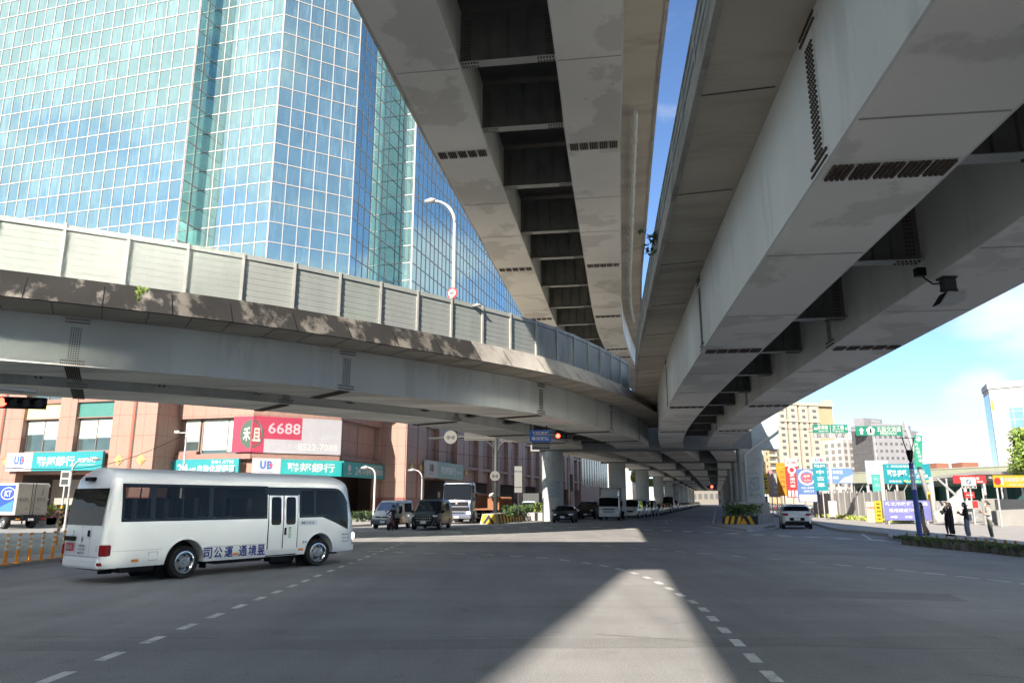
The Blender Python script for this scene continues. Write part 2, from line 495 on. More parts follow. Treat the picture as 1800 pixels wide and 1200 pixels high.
# ------------------------------------------------------------------ markings
rm = MB()
def dash(c, d, l, w, z=0.004, mi=0):
    c = Vector((c[0], c[1], z)); d = Vector((d[0], d[1], 0)).normalized(); s = Vector((d.y, -d.x, 0))
    rm.quad(c - d * l / 2 - s * w / 2, c + d * l / 2 - s * w / 2, c + d * l / 2 + s * w / 2, c - d * l / 2 + s * w / 2, mi)
def dashline(pts, l, w, step=None):
    P = [Vector((p[0], p[1], 0)) for p in pts]
    for i, p in enumerate(P):
        d = P[min(i + 1, len(P) - 1)] - P[max(i - 1, 0)]
        dash(p, d, l, w)
dashline([(-4.9, 5.2 + 1.075 * i) for i in range(13)] + [(-4.92, 19.3 + 1.3 * i) for i in range(12)], 0.52, 0.145)
midl = [G(u, v) for u, v in [(655, 968), (700, 970), (755, 972), (807, 973), (857, 974.5), (907, 977), (952, 980), (993, 984), (1030, 989), (1061, 994), (1089, 1000), (1115, 1007), (1138, 1015), (1158, 1024), (1177, 1034), (1196, 1045), (1217, 1057), (1237, 1071), (1253, 1087), (1273, 1107), (1296, 1129), (1323, 1156), (1356, 1188)]]
dashline(midl + [(2.72, 7.3), (2.66, 6.2)], 0.52, 0.145)
farl = [G(u, v) for u, v in [(820, 951), (860, 952), (900, 953), (940, 954), (984, 955.5), (1024, 957), (1068, 959.5), (1110, 962.5), (1154, 965.5), (1196, 969), (1240, 972.5), (1300, 977.5), (1360, 982.5), (1420, 987.5), (1483, 993), (1540, 998), (1590, 1002.5), (1644, 1008), (1700, 1014), (1755, 1020), (1815, 1028)]]
dashline(farl, 0.62, 0.11)
# crosswalk blocks in front of the underpass
A0, B0 = Vector((-6.2, 58.6, 0)), Vector((18.3, 37.6, 0))
n = 26
for i in range(n):
    p = G(*[(1048, 926.5), (1482, 946)][0]).lerp(G(1482, 946), (i - 7) / 11.0) if i > 6 else G(1048, 926.5).lerp(G(700, 928), (7 - i) / 8.0)
    dash(p, (1, 0.08), 0.62, 1.0)
# underpass lanes
D15 = head(15.4)
for i in range(26):
    dash(Vector((13.6, 66, 0)) + D15 * (i * 7.2), D15, 2.6, 0.15)
for i in range(30):
    dash(Vector((10.9, 71.5, 0)) + D15 * (i * 4.0 + 1), D15, 4.2, 0.16)
for i in range(28):
    dash(Vector((17.3, 64.5, 0)) + D15 * (i * 4.0 + 1), D15, 4.2, 0.14)
# bicycle boxes, arrows
def bikebox(c):
    c = Vector(c)
    s = Vector((D15.y, -D15.x, 0))
    for k in (-1, 1):
        dash(c + s * k * 0.62 - D15 * 1.1, (s.x * 1, s.y * 1), 0.9, 0.16, mi=1)
        dash(c + s * k * 0.62 + D15 * 0.7, (s.x * 1, s.y * 1), 0.7, 0.16, mi=1)
        dash(c + s * k * 0.95 - D15 * 0.2, D15, 1.8, 0.12, mi=1)
    dash(c - D15 * 0.2, D15, 2.6, 0.12, mi=1)
    dash(c + D15 * 0.3, s, 1.3, 0.14, mi=1)
    for q in range(4): dash(c + s * (q - 1.5) * 0.55 + D15 * 9, D15, 1.6, 0.2)
bikebox((12.2, 64, 0)); bikebox((15.9, 60.5, 0))
# stop line of the left road and right road edge lines
for a, b, w in [((-9.6, 47.3), (-3.1, 45.6), .35), ((-2.2, 58.5), (1.8, 63.5), .3), ((20.0, 43.0), (17.6, 36.9), .12), ((17.6, 36.9), (17.4, 31), .12), ((17.4, 31), (17.8, 24), .12)]:
    a, b = Vector((*a, 0)), Vector((*b, 0)); dash((a + b) / 2, b - a, (b - a).length, w)
for a, b in [((14.15, 46.2), (14.8, 57.4)), ((14.5, 46.0), (19.8, 55.2))]:
    a, b = Vector((*a, 0)), Vector((*b, 0)); dash((a + b) / 2, b - a, (b - a).length, 0.15)
struct('road_marking', rm, [PAINT, YPAINT])
# utility cuts relaid in the asphalt
pc = MB()
for q in ([(-14, 9.6), (6.3, 10.15), (6.25, 10.85), (-14, 10.25)], [(5.6, 15.2), (8.6, 14.4), (8.9, 15.6), (5.9, 16.4)], [(-9.5, 30.2), (-4.0, 30.9), (-4.1, 32.4), (-9.6, 31.7)], [(9.5, 27.5), (15, 25.5), (15.2, 26.2), (9.7, 28.2)]):
    pc.poly([(x, y, .0025) for x, y in q])
struct('road', pc, PATCH)
# sealed cracks in the asphalt
cr = MB()
def crackline(pts, w):
    P = [Vector((p[0], p[1], 0.003)) for p in pts]
    Q = []
    for a, b in zip(P, P[1:]):
        n_ = max(2, int((b - a).length / 0.35))
        for k_ in range(n_):
            q = a.lerp(b, k_ / n_); Q.append(q + Vector((random.uniform(-.03, .03), random.uniform(-.03, .03), 0)))
    Q.append(P[-1])
    for a, b in zip(Q, Q[1:]):
        d = (b - a).normalized(); s_ = Vector((d.y, -d.x, 0)) * w * random.uniform(.5, 1.2)
        cr.quad(a - s_, a + s_, b + s_, b - s_)
crackline([(5.0, 8.6), (5.9, 8.2), (6.9, 7.7)], 0.012)
crackline([(1.2, 11.0), (2.6, 10.4), (5, 10.0), (9, 9.9)], 0.007)
crackline([(-0.8, 13.8), (2.0, 13.6), (6.5, 13.9), (10.5, 13.2)], 0.007)
crackline([(8.0, 16), (11, 14.6), (14, 14.4)], 0.008)
crackline([(-9, 11), (-3, 10.6), (0.6, 10.9)], 0.006)
struct('road', cr, CRACK)
# ------------------------------------------------------------------ elevated roads
def bolts_patch(mb, o, ax, ay, nrm, rows, cols, px, py, r=0.022, h=0.03, groups=None, gap=0.12, mi=0):
    # a field of bolt heads: cols along ax in groups, rows along ay
    ax, ay, nrm = Vector(ax).normalized(), Vector(ay).normalized(), Vector(nrm).normalized()
    for c in range(cols):
        gx = c * px + ((c // groups) * gap if groups else 0)
        for q in range(rows):
            p = o + ax * gx + ay * (q * py)
            b = [p + ax * (r * sx) + ay * (r * sy) for sx, sy in ((-1, -1), (1, -1), (1, 1), (-1, 1))]
            t = [x + nrm * h for x in b]
            mb.add(b + t, [(4, 5, 6, 7), (0, 1, 5, 4), (1, 2, 6, 5), (2, 3, 7, 6), (3, 0, 4, 7)], mi)

def splice(parent, path, i, o0, o1, zb, zt, web_side, tilt=0.0, web=True):
    # bolted joint across the soffit and up the outer web of one box girder
    a = offs(path, i, o0); b = offs(path, i, o1)
    ax = (b - a).normalized(); w = (b - a).length
    d = (path[min(i + 1, len(path) - 1)] - path[max(i - 1, 0)]); d.z = 0; d.normalize()
    dn = Vector((0, 0, -1))
    pl = MB()
    c = (a + b) / 2; z0 = c.z + zb
    L = 0.52
    pl.ext([Vector((a.x, a.y, z0 - 0.004)) + ax * 0.05 - d * L / 2, Vector((b.x, b.y, z0 - 0.004)) - ax * 0.05 - d * L / 2,
            Vector((b.x, b.y, z0 - 0.004)) - ax * 0.05 + d * L / 2, Vector((a.x, a.y, z0 - 0.004)) + ax * 0.05 + d * L / 2], (0, 0, -0.016))
    ng = max(3, int(w / 0.36)); gp = (w - 0.1) / ng
    bm_ = MB()
    for q in range(ng):
        o = Vector((a.x, a.y, z0 - 0.02)) + ax * (0.05 + gp * (q + 0.5) - 0.117) - d * (L / 2 - 0.05)
        bolts_patch(bm_, o, ax, d, dn, 7, 4, 0.078, 0.07, 0.026, 0.045)
    if web:
        s = -ax if web_side < 0 else ax
        e = a if web_side < 0 else b
        H = zt - zb
        q0 = Vector((e.x, e.y, z0)) + s * 0.004
        pl.ext([q0 - d * 0.2 + Vector((0, 0, 0.1)), q0 + d * 0.2 + Vector((0, 0, 0.1)), q0 + d * 0.2 + Vector((0, 0, H - 0.05)), q0 - d * 0.2 + Vector((0, 0, H - 0.05))], s * 0.014)
        for zz in (0.03, H - 0.24):
            pl.ext([q0 - d * 0.42 + Vector((0, 0, zz)), q0 + d * 0.42 + Vector((0, 0, zz)), q0 + d * 0.42 + Vector((0, 0, zz + 0.2)), q0 - d * 0.42 + Vector((0, 0, zz + 0.2))], s * 0.02)
            bolts_patch(bm_, q0 + s * 0.02 - d * 0.36 + Vector((0, 0, zz + 0.035)), d, (0, 0, 1), s, 2, 12, 0.066, 0.12, 0.02, 0.03)
        bolts_patch(bm_, q0 + s * 0.014 - d * 0.15 + Vector((0, 0, 0.28)), d, (0, 0, 1), s, int((H - 0.6) / 0.085), 5, 0.075, 0.085, 0.019, 0.026)
    sp = pl.build('splice_plate', STEELP, parent)
    bm_.build('bolt_pattern', BOLT, parent)
    return sp

def crossbeam(parent, path, i, o0, o1, zb, H):
    a = offs(path, i, o0 + 0.02); b = offs(path, i, o1 - 0.02)
    a = a + Vector((0, 0, zb)); b = b + Vector((0, 0, zb))
    ax = (b - a).normalized(); w = (b - a).length
    d = Vector((-ax.y, ax.x, 0))
    m = MB()
    m.ext([a - d * 0.01, b - d * 0.01, b - d * 0.01 + Vector((0, 0, H)), a - d * 0.01 + Vector((0, 0, H))], d * 0.02)
    m.ext([a - d * 0.17 - Vector((0, 0, .02)), b - d * 0.17 - Vector((0, 0, .02)), b + d * 0.17 - Vector((0, 0, .02)), a + d * 0.17 - Vector((0, 0, .02))], (0, 0, 0.018), 2)
    for t in (0.3, 0.5, 0.7):
        p = a.lerp(b, t)
        m.ext([p - d * 0.11 - ax * 0.008, p - d * 0.011 - ax * 0.008, p - d * 0.011 - ax * 0.008 + Vector((0, 0, H)), p - d * 0.11 - ax * 0.008 + Vector((0, 0, H))], ax * 0.016)
    for t0, q in ((0.02, 0), (1 - 0.02, 1)):
        for k_ in range(6):
            for r_ in (-1, 1):
                p = a + ax * (w * t0 + (0.09 * (k_ + .5)) * (1 if q == 0 else -1)) + d * 0.09 * r_ - Vector((0, 0, .02))
                m.box(-.022, .022, -.022, .022, -.035, 0, 1, Matrix.Translation(p))
        for k_ in range(14):
            for r_ in range(3):
                p = a + ax * ((w * t0) + (0.1 + 0.075 * r_) * (1 if q == 0 else -1)) + Vector((0, 0, 0.15 + k_ * 0.1)) - d * 0.01
                m.box(-.02, .02, -.02, .02, -.02, .02, 1, Matrix.Translation(p - d * 0.01))
    m.build('crossbeam', [XBEAM, BOLT, plain('flange_paint', (.36, .37, .35), .65)], parent)

def box_girder(parent, path, i0, i1, o0, o1, zb, zt, soff=SOFFIT):
    m = MB()
    sweep(m, path, rect(o0, o1, zb, zt), i0, i1)
    n = (i1 - i0)
    # bottom faces get the soffit paint
    for q, f in enumerate(m.f):
        zz = [m.v[j].z for j in f]
        if len(f) == 4 and max(zz) - min(zz) < 0.6 and sum(zz) / 4 < (path[i0].z + path[i1].z) / 2 + zb + 0.4: m.m[q] = 1
    # longitudinal lip of the bottom flange
    sweep(m, path, rect(o0 - 0.045, o0, zb, zb + 0.03), i0, i1)
    sweep(m, path, rect(o1, o1 + 0.045, zb, zb + 0.03), i0, i1)
    return m.build('box_girder', [STEELP, soff], parent)

def weld_lines(parent, path, idx, o0, o1, zb):
    m = MB()
    for i in idx:
        a = offs(path, i, o0 + .02); b = offs(path, i, o1 - .02)
        m.beam(a + Vector((0, 0, zb - .006)), b + Vector((0, 0, zb - .006)), 0.03, 0.012)
    m.build('weld_seam', CONC, parent)

# --- right viaduct: twin box girders seen from below, climbing out of the picture at the right
pB = spline([(-8.4, -95, 0), (-4.1, -60, 0), (1.0, -19, 0), (4.12, 6.2, 0), (5.05, 13.78, 0), (6.2, 23.1, 0), (8.1, 37.57, 0), (10.3, 51.2, 0), (12.8, 63.3, 0), (13.75, 67.0, 0)], 1.2)
ZS, ZT = 6.6, 9.1
tB = thing('elevated_road', 'wide grey viaduct overhead at right on twin box girders with rows of rusty bolts', 'viaduct')
n = len(pB) - 1
GB = [(0.0, 1.85), (3.96, 6.06)]
for o0, o1 in GB: box_girder(tB, pB, 0, n, o0, o1, ZS, ZT)
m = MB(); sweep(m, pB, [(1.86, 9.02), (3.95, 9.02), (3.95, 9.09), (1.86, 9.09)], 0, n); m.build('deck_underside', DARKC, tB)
m = MB(); sweep(m, pB, [(-1.4, 9.02), (-0.15, 9.105), (6.26, 9.11), (7.55, 9.1), (7.55, 9.4), (-1.4, 9.4)], 0, n); m.build('deck_slab', DECKC, tB)
m = MB()
sweep(m, pB, [(-1.52, 8.96), (-1.4, 8.96), (-1.36, 9.55), (-1.48, 9.55)], 0, n); sweep(m, pB, [(7.55, 9.0), (7.67, 9.0), (7.63, 10.3), (7.47, 10.3)], 0, n)
m.build('parapet', STAIN2, tB)
m = MB()
for i in range(0, n, 4):
    a = offs(pB, i, -1.38); b = offs(pB, i, -0.08); m.beam(a + Vector((0, 0, 9.016)), b + Vector((0, 0, 9.098)), 0.03, 0.012)
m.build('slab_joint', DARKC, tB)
for Y, sp in [(-12, 1), (0.5, 1), (10.25, 1), (23.3, 1), (37.6, 1), (51.2, 1)]:
    i = nearest(pB, Y)
    for o0, o1 in GB: splice(tB, pB, i, o0, o1, ZS, ZT, -1)
Y = -14.0
while Y < 64:
    crossbeam(tB, pB, nearest(pB, Y), 1.85, 3.96, ZS + 0.55, 1.9); Y += 5.0
for o0, o1 in GB: weld_lines(tB, pB, [nearest(pB, y) for y in (7.9, 14.2, 18.5, 28, 33, 43, 47, 57)], o0, o1, ZS)
# outside flange stiffener band on the visible web
m = MB(); sweep(m, pB, rect(-0.012, 0.0, ZS + 0.03, ZS + 0.36), 0, n); m.build('flange_plate', STEELP, tB)
m = MB()
for i in range(2, n, 1):
    for q in range(2):
        p = offs(pB, i, -0.05) + Vector((0, 0, 9.06)); m.box(-.03, .03, -.15, .15, -.05, .05, 0, Matrix.Translation(p + Vector((0, q * .6, 0))))
pass

def barrier_run(t, path, o, z0, z1, pitch, i0, i1, face, panel_mats, post_mat=GALV, thick=0.1, slats=7, skip=(), pick=None):
    # louvred noise panels between H posts; face = +1 when the public side is the right side
    pts = path[i0:i1 + 1]
    L = [0.0]
    for a, b in zip(pts, pts[1:]): L.append(L[-1] + (b - a).length)
    tot = L[-1]; k = int(tot / pitch)
    def at(s):
        s = max(0, min(tot - 1e-4, s)); i = 0
        while L[i + 1] < s: i += 1
        f = (s - L[i]) / (L[i + 1] - L[i]); p = pts[i].lerp(pts[i + 1], f); d = (pts[i + 1] - pts[i]).normalized()
        return p, d
    for j in range(k + 1):
        p, d = at(j * pitch); r = Vector((d.y, -d.x, 0)) * face
        p = p + Vector((d.y, -d.x, 0)) * o
        hz = z1 + (0.06 if j % 4 == 0 else 0.02)
        m = MB()
        m.ext([p + r * 0.13 - d * 0.055 + Vector((0, 0, z0 - .02)), p + r * 0.13 + d * 0.055 + Vector((0, 0, z0 - .02)), p + r * 0.13 + d * 0.055 + Vector((0, 0, hz)), p + r * 0.13 - d * 0.055 + Vector((0, 0, hz))], -r * 0.016)
        m.ext([p - r * 0.1 - d * 0.055 + Vector((0, 0, z0 - .02)), p - r * 0.1 + d * 0.055 + Vector((0, 0, z0 - .02)), p - r * 0.1 + d * 0.055 + Vector((0, 0, hz)), p - r * 0.1 - d * 0.055 + Vector((0, 0, hz))], -r * 0.016)
        m.ext([p - r * 0.1 - d * 0.006 + Vector((0, 0, z0 - .02)), p - r * 0.1 + d * 0.006 + Vector((0, 0, z0 - .02)), p - r * 0.1 + d * 0.006 + Vector((0, 0, hz)), p - r * 0.1 - d * 0.006 + Vector((0, 0, hz))], r * 0.22)
        m.ext([p + r * 0.16 - d * 0.11 + Vector((0, 0, z0 - .02)), p + r * 0.16 + d * 0.11 + Vector((0, 0, z0 - .02)), p - r * 0.15 + d * 0.11 + Vector((0, 0, z0 - .02)), p - r * 0.15 - d * 0.11 + Vector((0, 0, z0 - .02))], (0, 0, 0.03))
        m.build('post', post_mat, t)
        if j == k or j in skip: continue
        q, d2 = at((j + 1) * pitch); q = q + Vector((d2.y, -d2.x, 0)) * o
        dd = (q - p).normalized(); rr = Vector((dd.y, -dd.x, 0)) * face
        a = p + dd * 0.02; b = q - dd * 0.02
        m = MB()
        m.ext([a + Vector((0, 0, z0)), b + Vector((0, 0, z0)), b + Vector((0, 0, z1)), a + Vector((0, 0, z1))], -rr * 0.06)
        H = (z1 - 0.20 - z0) / slats
        for s_ in range(slats):                                   # slanted louvre blades
            zz = z0 + s_ * H
            m.ext([a + rr * 0.002 + Vector((0, 0, zz + H * 0.97)), a + rr * 0.034 + Vector((0, 0, zz + H * 0.90)), a + rr * 0.012 + Vector((0, 0, zz + 0.02)), a + rr * 0.002 + Vector((0, 0, zz + 0.02))], b - a)
        m.ext([a + rr * 0.085 + Vector((0, 0, z1 - 0.20)), a + rr * 0.085 + Vector((0, 0, z1)), a - rr * 0.07 + Vector((0, 0, z1)), a + rr * 0.002 + Vector((0, 0, z1 - 0.20))], b - a)
        m.build('panel', (pick and pick(j, p.y)) or panel_mats[j % len(panel_mats)], t)

PAN = [pm('noise_panel_%d' % i, c, 0.6, var=0.10, scale=1.2, stretch=(1, 1, 0.3), fine=0.04) for i, c in enumerate([(0.29, 0.315, 0.30), (0.28, 0.31, 0.29), (0.30, 0.32, 0.305)])]
PANG = pm('noise_panel_green', (0.15, 0.26, 0.16), 0.6, var=0.15, scale=1.5)
PANR = pm('noise_panel_dirty', (0.30, 0.315, 0.30), 0.65, var=0.3, scale=1.4, stretch=(1, 1, 0.3))
POSTM = plain('panel_post', (0.38, 0.38, 0.355), 0.55, var=0.15)
t = thing('noise_barrier', 'low grey railed sound wall on the bolted viaduct beside the strip of blue sky', 'noise barrier')
m = MB(); jA, jB = nearest(pB, -6), nearest(pB, 61)
for z_ in (9.56, 9.86, 10.14): sweep(m, pB, [(-1.46, z_), (-1.40, z_), (-1.40, z_ + .24), (-1.44, z_ + .27)], jA, jB)
sweep(m, pB, [(-1.47, 10.40), (-1.38, 10.40), (-1.38, 10.46), (-1.47, 10.46)], jA, jB)
m.build('panel', PANR, t)
for q in range(jA, jB, 2):
    m = MB(); p_ = offs(pB, q, -1.435); m.box(-.035, .035, -.05, .05, 9.5, 10.46, 0, Matrix.Translation(p_)); m.build('post', PANR, t)
t = thing('noise_barrier', 'tall grey sound wall on the outer edge of the bolted viaduct', 'noise barrier')
m = MB(); sweep(m, pB, [(7.5, 10.3), (7.6, 10.3), (7.6, 12.6), (7.5, 12.6)], nearest(pB, -60), n); m.build('panel', PANR, t)  # unseen wall, added so the viaduct's shadow reaches farther right

# --- high left viaduct
pA = spline([(-19.5, -120, 0), (-10.45, -60, 0), (-3.88, -16, 0), (.98, 16.97, 0), (2.1, 25.19, 0), (4.19, 39.37, 0), (5.95, 51.0, 0), (7.75, 60.5, 0), (11.5, 76, 0), (17, 96, 0)], 1.3)
ZA, ZAT = 14.85, 16.95
tA = thing('elevated_road', 'highest viaduct crossing over the middle with open ladder of crossbeams between two girders', 'viaduct')
n = len(pA) - 1
GA = [(-5.05, -3.02), (0.0, 1.93)]
for o0, o1 in GA: box_girder(tA, pA, 0, n, o0, o1, ZA, ZAT)
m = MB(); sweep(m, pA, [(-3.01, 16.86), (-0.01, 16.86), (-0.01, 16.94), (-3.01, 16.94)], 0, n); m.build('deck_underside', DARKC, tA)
m = MB(); sweep(m, pA, [(-6.2, 17.1), (-5.2, 16.96), (2.1, 16.96), (3.35, 17.1), (3.35, 17.35), (-6.2, 17.35)], 0, n); m.build('deck_slab', DECKC, tA)
m = MB(); sweep(m, pA, [(3.35, 17.06), (3.47, 17.06), (3.43, 18.3), (3.27, 18.3)], 0, n); sweep(m, pA, [(-6.32, 17.06), (-6.2, 17.06), (-6.12, 18.3), (-6.28, 18.3)], 0, n)
m.build('parapet', STAIN2, tA)
for Y in (0, 12.5, 25.2, 39.4, 51.1, 63, 66):
    i = nearest(pA, Y)
    for o0, o1 in GA: splice(tA, pA, i, o0, o1, ZA, ZAT, 1, web=False)
Y = 8.0
for Y in [8.5, 13.6, 18.55, 23.8, 28.7, 33.7, 38.6, 43.5, 48.4, 53.4, 58.4, 63.3, 68]:
    crossbeam(tA, pA, nearest(pA, Y), -3.02, 0.0, ZA + 0.12, 1.75)
for o0, o1 in GA: weld_lines(tA, pA, [nearest(pA, y) for y in (20.4, 30.4, 34, 44.5, 48, 56)], o0, o1, ZA)
m = MB()
i0, i1 = nearest(pA, 26.5), nearest(pA, 62)
pts = [offs(pA, i, 2.62) + Vector((0, 0, 16.70)) for i in range(i0, i1)]
m.tube(pts, 0.085, 8)
for i in range(i0 + 1, i1, 1):
    p = offs(pA, i, 2.62) + Vector((0, 0, 16.70))
    m.tube([p + Vector((-.25, 0, .32)), p + Vector((-.12, 0, -.1)), p + Vector((.12, 0, -.1)), p + Vector((.16, 0, .34))], 0.014, 4)
    if i % 3 == 0: m.cyl(p - Vector((0, .09, 0)), p + Vector((0, .09, 0)), 0.11, None, 8)
m.build('drain_pipe', pm('pipe_pvc', (0.5, 0.49, 0.44), 0.6, var=0.2, scale=3), tA)

# --- curved ramp on the left with the noise barrier
pC = spline([(-80, 12.5, 0), (-60, 13.5, 0), (-45, 15.2, 0), (-34, 18.0, 0), (-25.5, 21.2, 0), (-17.9, 24.75, 0), (-11.66, 28.35, 0), (-7.32, 31.75, 0), (-1.46, 37.3, 0), (1.63, 41.0, 0), (4.5, 45.9, 0), (6.9, 50.76, 0), (9.2, 56.2, 0), (11.6, 63, 0), (12.6, 67.5, 0)], 0.7)
tC = thing('elevated_road', 'curving ramp at left with grey painted girder web under a black stained parapet', 'ramp')
n = len(pC) - 1
GC = [(-3.0, 0.0), (-9.6, -6.1)]
for o0, o1 in GC: box_girder(tC, pC, 0, n, o0, o1, ZS, 8.4, SOFFITW)
iend = nearest(pC, 53.0)
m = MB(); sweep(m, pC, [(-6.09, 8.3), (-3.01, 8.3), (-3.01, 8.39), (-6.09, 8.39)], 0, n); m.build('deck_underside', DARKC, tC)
m = MB(); sweep(m, pC, [(-11.0, 8.5), (-9.8, 8.41), (0.1, 8.41), (1.88, 8.47), (1.58, 8.8), (-11.0, 8.8)], 0, iend)
sweep(m, pC, [(-11.0, 8.5), (-9.8, 8.41), (0.1, 8.41), (1.88, 8.47), (1.58, 8.8), (-11.0, 8.8)], iend, n); m.build('deck_slab', DECKC, tC)
ia = nearest(pC, 36.0)
m = MB(); sweep(m, pC, [(1.9, 8.43), (2.05, 8.43), (1.25, 9.52), (1.0, 9.52)], 0, ia); m.build('parapet', STAIN, tC)
m = MB(); sweep(m, pC, [(1.9, 8.43), (2.05, 8.43), (1.25, 9.52), (1.0, 9.52)], ia, iend); sweep(m, pC, [(-11.12, 8.4), (-11, 8.4), (-11, 9.5), (-11.12, 9.5)], 0, n); m.build('parapet', STAIN2, tC)
m = MB()                                                        # dark vertical joints of the parapet
Lacc = 0
for i in range(0, iend, 1):
    Lacc += (pC[i + 1] - pC[i]).length
    if Lacc > 1.9:
        Lacc = 0
        p = offs(pC, i, 2.054); d = (pC[i + 1] - pC[i]).normalized(); p2 = offs(pC, i, 1.255)
        m.ext([p - d * .02 + Vector((0, 0, 8.44)), p + d * .02 + Vector((0, 0, 8.44)), p2 + d * .02 + Vector((0, 0, 9.5)), p2 - d * .02 + Vector((0, 0, 9.5))], Vector((d.y, -d.x, 0)) * .006)
m.build('parapet_joint', plain('joint_black', (.012, .012, .012), .9, spec=.1), tC)
m = MB()
for i in range(2, iend, 2):
    a = offs(pC, i, 0.15); b = offs(pC, i, 1.88); m.beam(a + Vector((0, 0, 8.408)), b + Vector((0, 0, 8.464)), 0.025, 0.012)
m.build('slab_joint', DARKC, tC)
for Y in (14.5, 25.9, 31.75, 41.0, 51.0, 59):
    i = nearest(pC, Y)
    for o0, o1 in GC: splice(tC, pC, i, o0, o1, ZS, 8.4, 1)
i = nearest(pC, 14.5)
for k_ in range(nearest(pC, 16), n, 7): crossbeam(tC, pC, k_, -6.1, -3.0, ZS + 0.35, 1.4)
m = MB(); sweep(m, pC, rect(0.0, 0.01, ZS + 0.03, ZS + 0.2), 0, n); m.build('flange_plate', STEELP, tC)
tN = thing('noise_barrier', 'pale green louvred sound wall in posts along the curved left ramp', 'noise barrier')
i0 = nearest(pC, 14.0)
def pitch_run():
    j1 = nearest(pC, 48.6)
    barrier_run(tN, pC, 1.05, 9.53, 11.48, 2.0, i0, nearest(pC, 53.4), 1, PAN, POSTM, pick=lambda j, y: PANG if 49.3 < y < 51.0 else (PANR if 38 < y < 46 and j % 3 else None))
pitch_run()

# --- merged viaduct beyond the first row of piers
rows = [((3.9, 71.0), (21.9, 68.0)), ((13.2, 93.0), (28.2, 91.0)), ((20.2, 115.0), (34.2, 113.5)), ((29.0, 147.0), (43.0, 145.0)), ((37.5, 178.0), (51.5, 176.0)), ((46.0, 209.0), (60.0, 207.0)), ((54.5, 240.0), (68.5, 238.0)), ((63.0, 271.0), (77.0, 269.0)), ((71.5, 302.0), (85.5, 300.0)), ((84, 347), (98, 345))]
PIERM = pm('pier_concrete', (0.36, 0.38, 0.37), 0.8, var=0.15, scale=0.6, fine=0.05, col2=(0.28, 0.295, 0.29), thr=(0.55, 0.66))
tM = thing('elevated_road', 'broad viaduct receding over the underpass on rows of piers with striped girders', 'viaduct')
fr0 = [(-0.06, 0.115), (0.27, 0.44), (0.54, 0.665), (0.80, 0.92)]
fr1 = [(-0.10, 0.10), (0.20, 0.38), (0.50, 0.68), (0.82, 1.02)]
for r_ in range(len(rows) - 1):
    fa = fr0 if r_ == 0 else fr1
    for (a0, a1), (b0, b1) in zip(fa, fr1):
        def lp(row, f): return Vector((row[0][0] + (row[1][0] - row[0][0]) * f, row[0][1] + (row[1][1] - row[0][1]) * f, 0))
        m = MB()
        A_, B_ = rows[r_], rows[r_ + 1]
        N_ = 8
        ring = []
        for k_ in range(N_ + 1):
            t_ = k_ / N_; e_ = t_ * t_ * (3 - 2 * t_)
            L_ = lp(A_, a0).lerp(lp(B_, b0), t_); R_ = lp(A_, a1).lerp(lp(B_, b1), t_)
            ring.append((L_, R_))
        for k_ in range(N_):
            (l0, r0), (l1, r1) = ring[k_], ring[k_ + 1]
            z0, z1 = Vector((0, 0, ZS)), Vector((0, 0, ZT))
            m.quad(l0 + z0, r0 + z0, r1 + z0, l1 + z0, 1)
            m.quad(l0 + z0, l1 + z0, l1 + z1, l0 + z1); m.quad(r0 + z0, r0 + z1, r1 + z1, r1 + z0)
        m.build('box_girder', [STEELP, SOFFITW], tM)
    m = MB()
    a0_, a1_, b0_, b1_ = lp(rows[r_], -0.2), lp(rows[r_], 1.1), lp(rows[r_ + 1], -0.2), lp(rows[r_ + 1], 1.1)
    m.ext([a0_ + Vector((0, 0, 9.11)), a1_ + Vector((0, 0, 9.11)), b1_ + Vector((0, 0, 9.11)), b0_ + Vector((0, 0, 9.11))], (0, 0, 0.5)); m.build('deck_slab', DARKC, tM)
    m = MB()
    for x_, y_ in ((a0_, b0_), (a1_, b1_)): m.beam(x_ + Vector((0, 0, 10.1)), y_ + Vector((0, 0, 10.1)), 0.2, 0.98)
    m.build('parapet', STAIN2, tM)
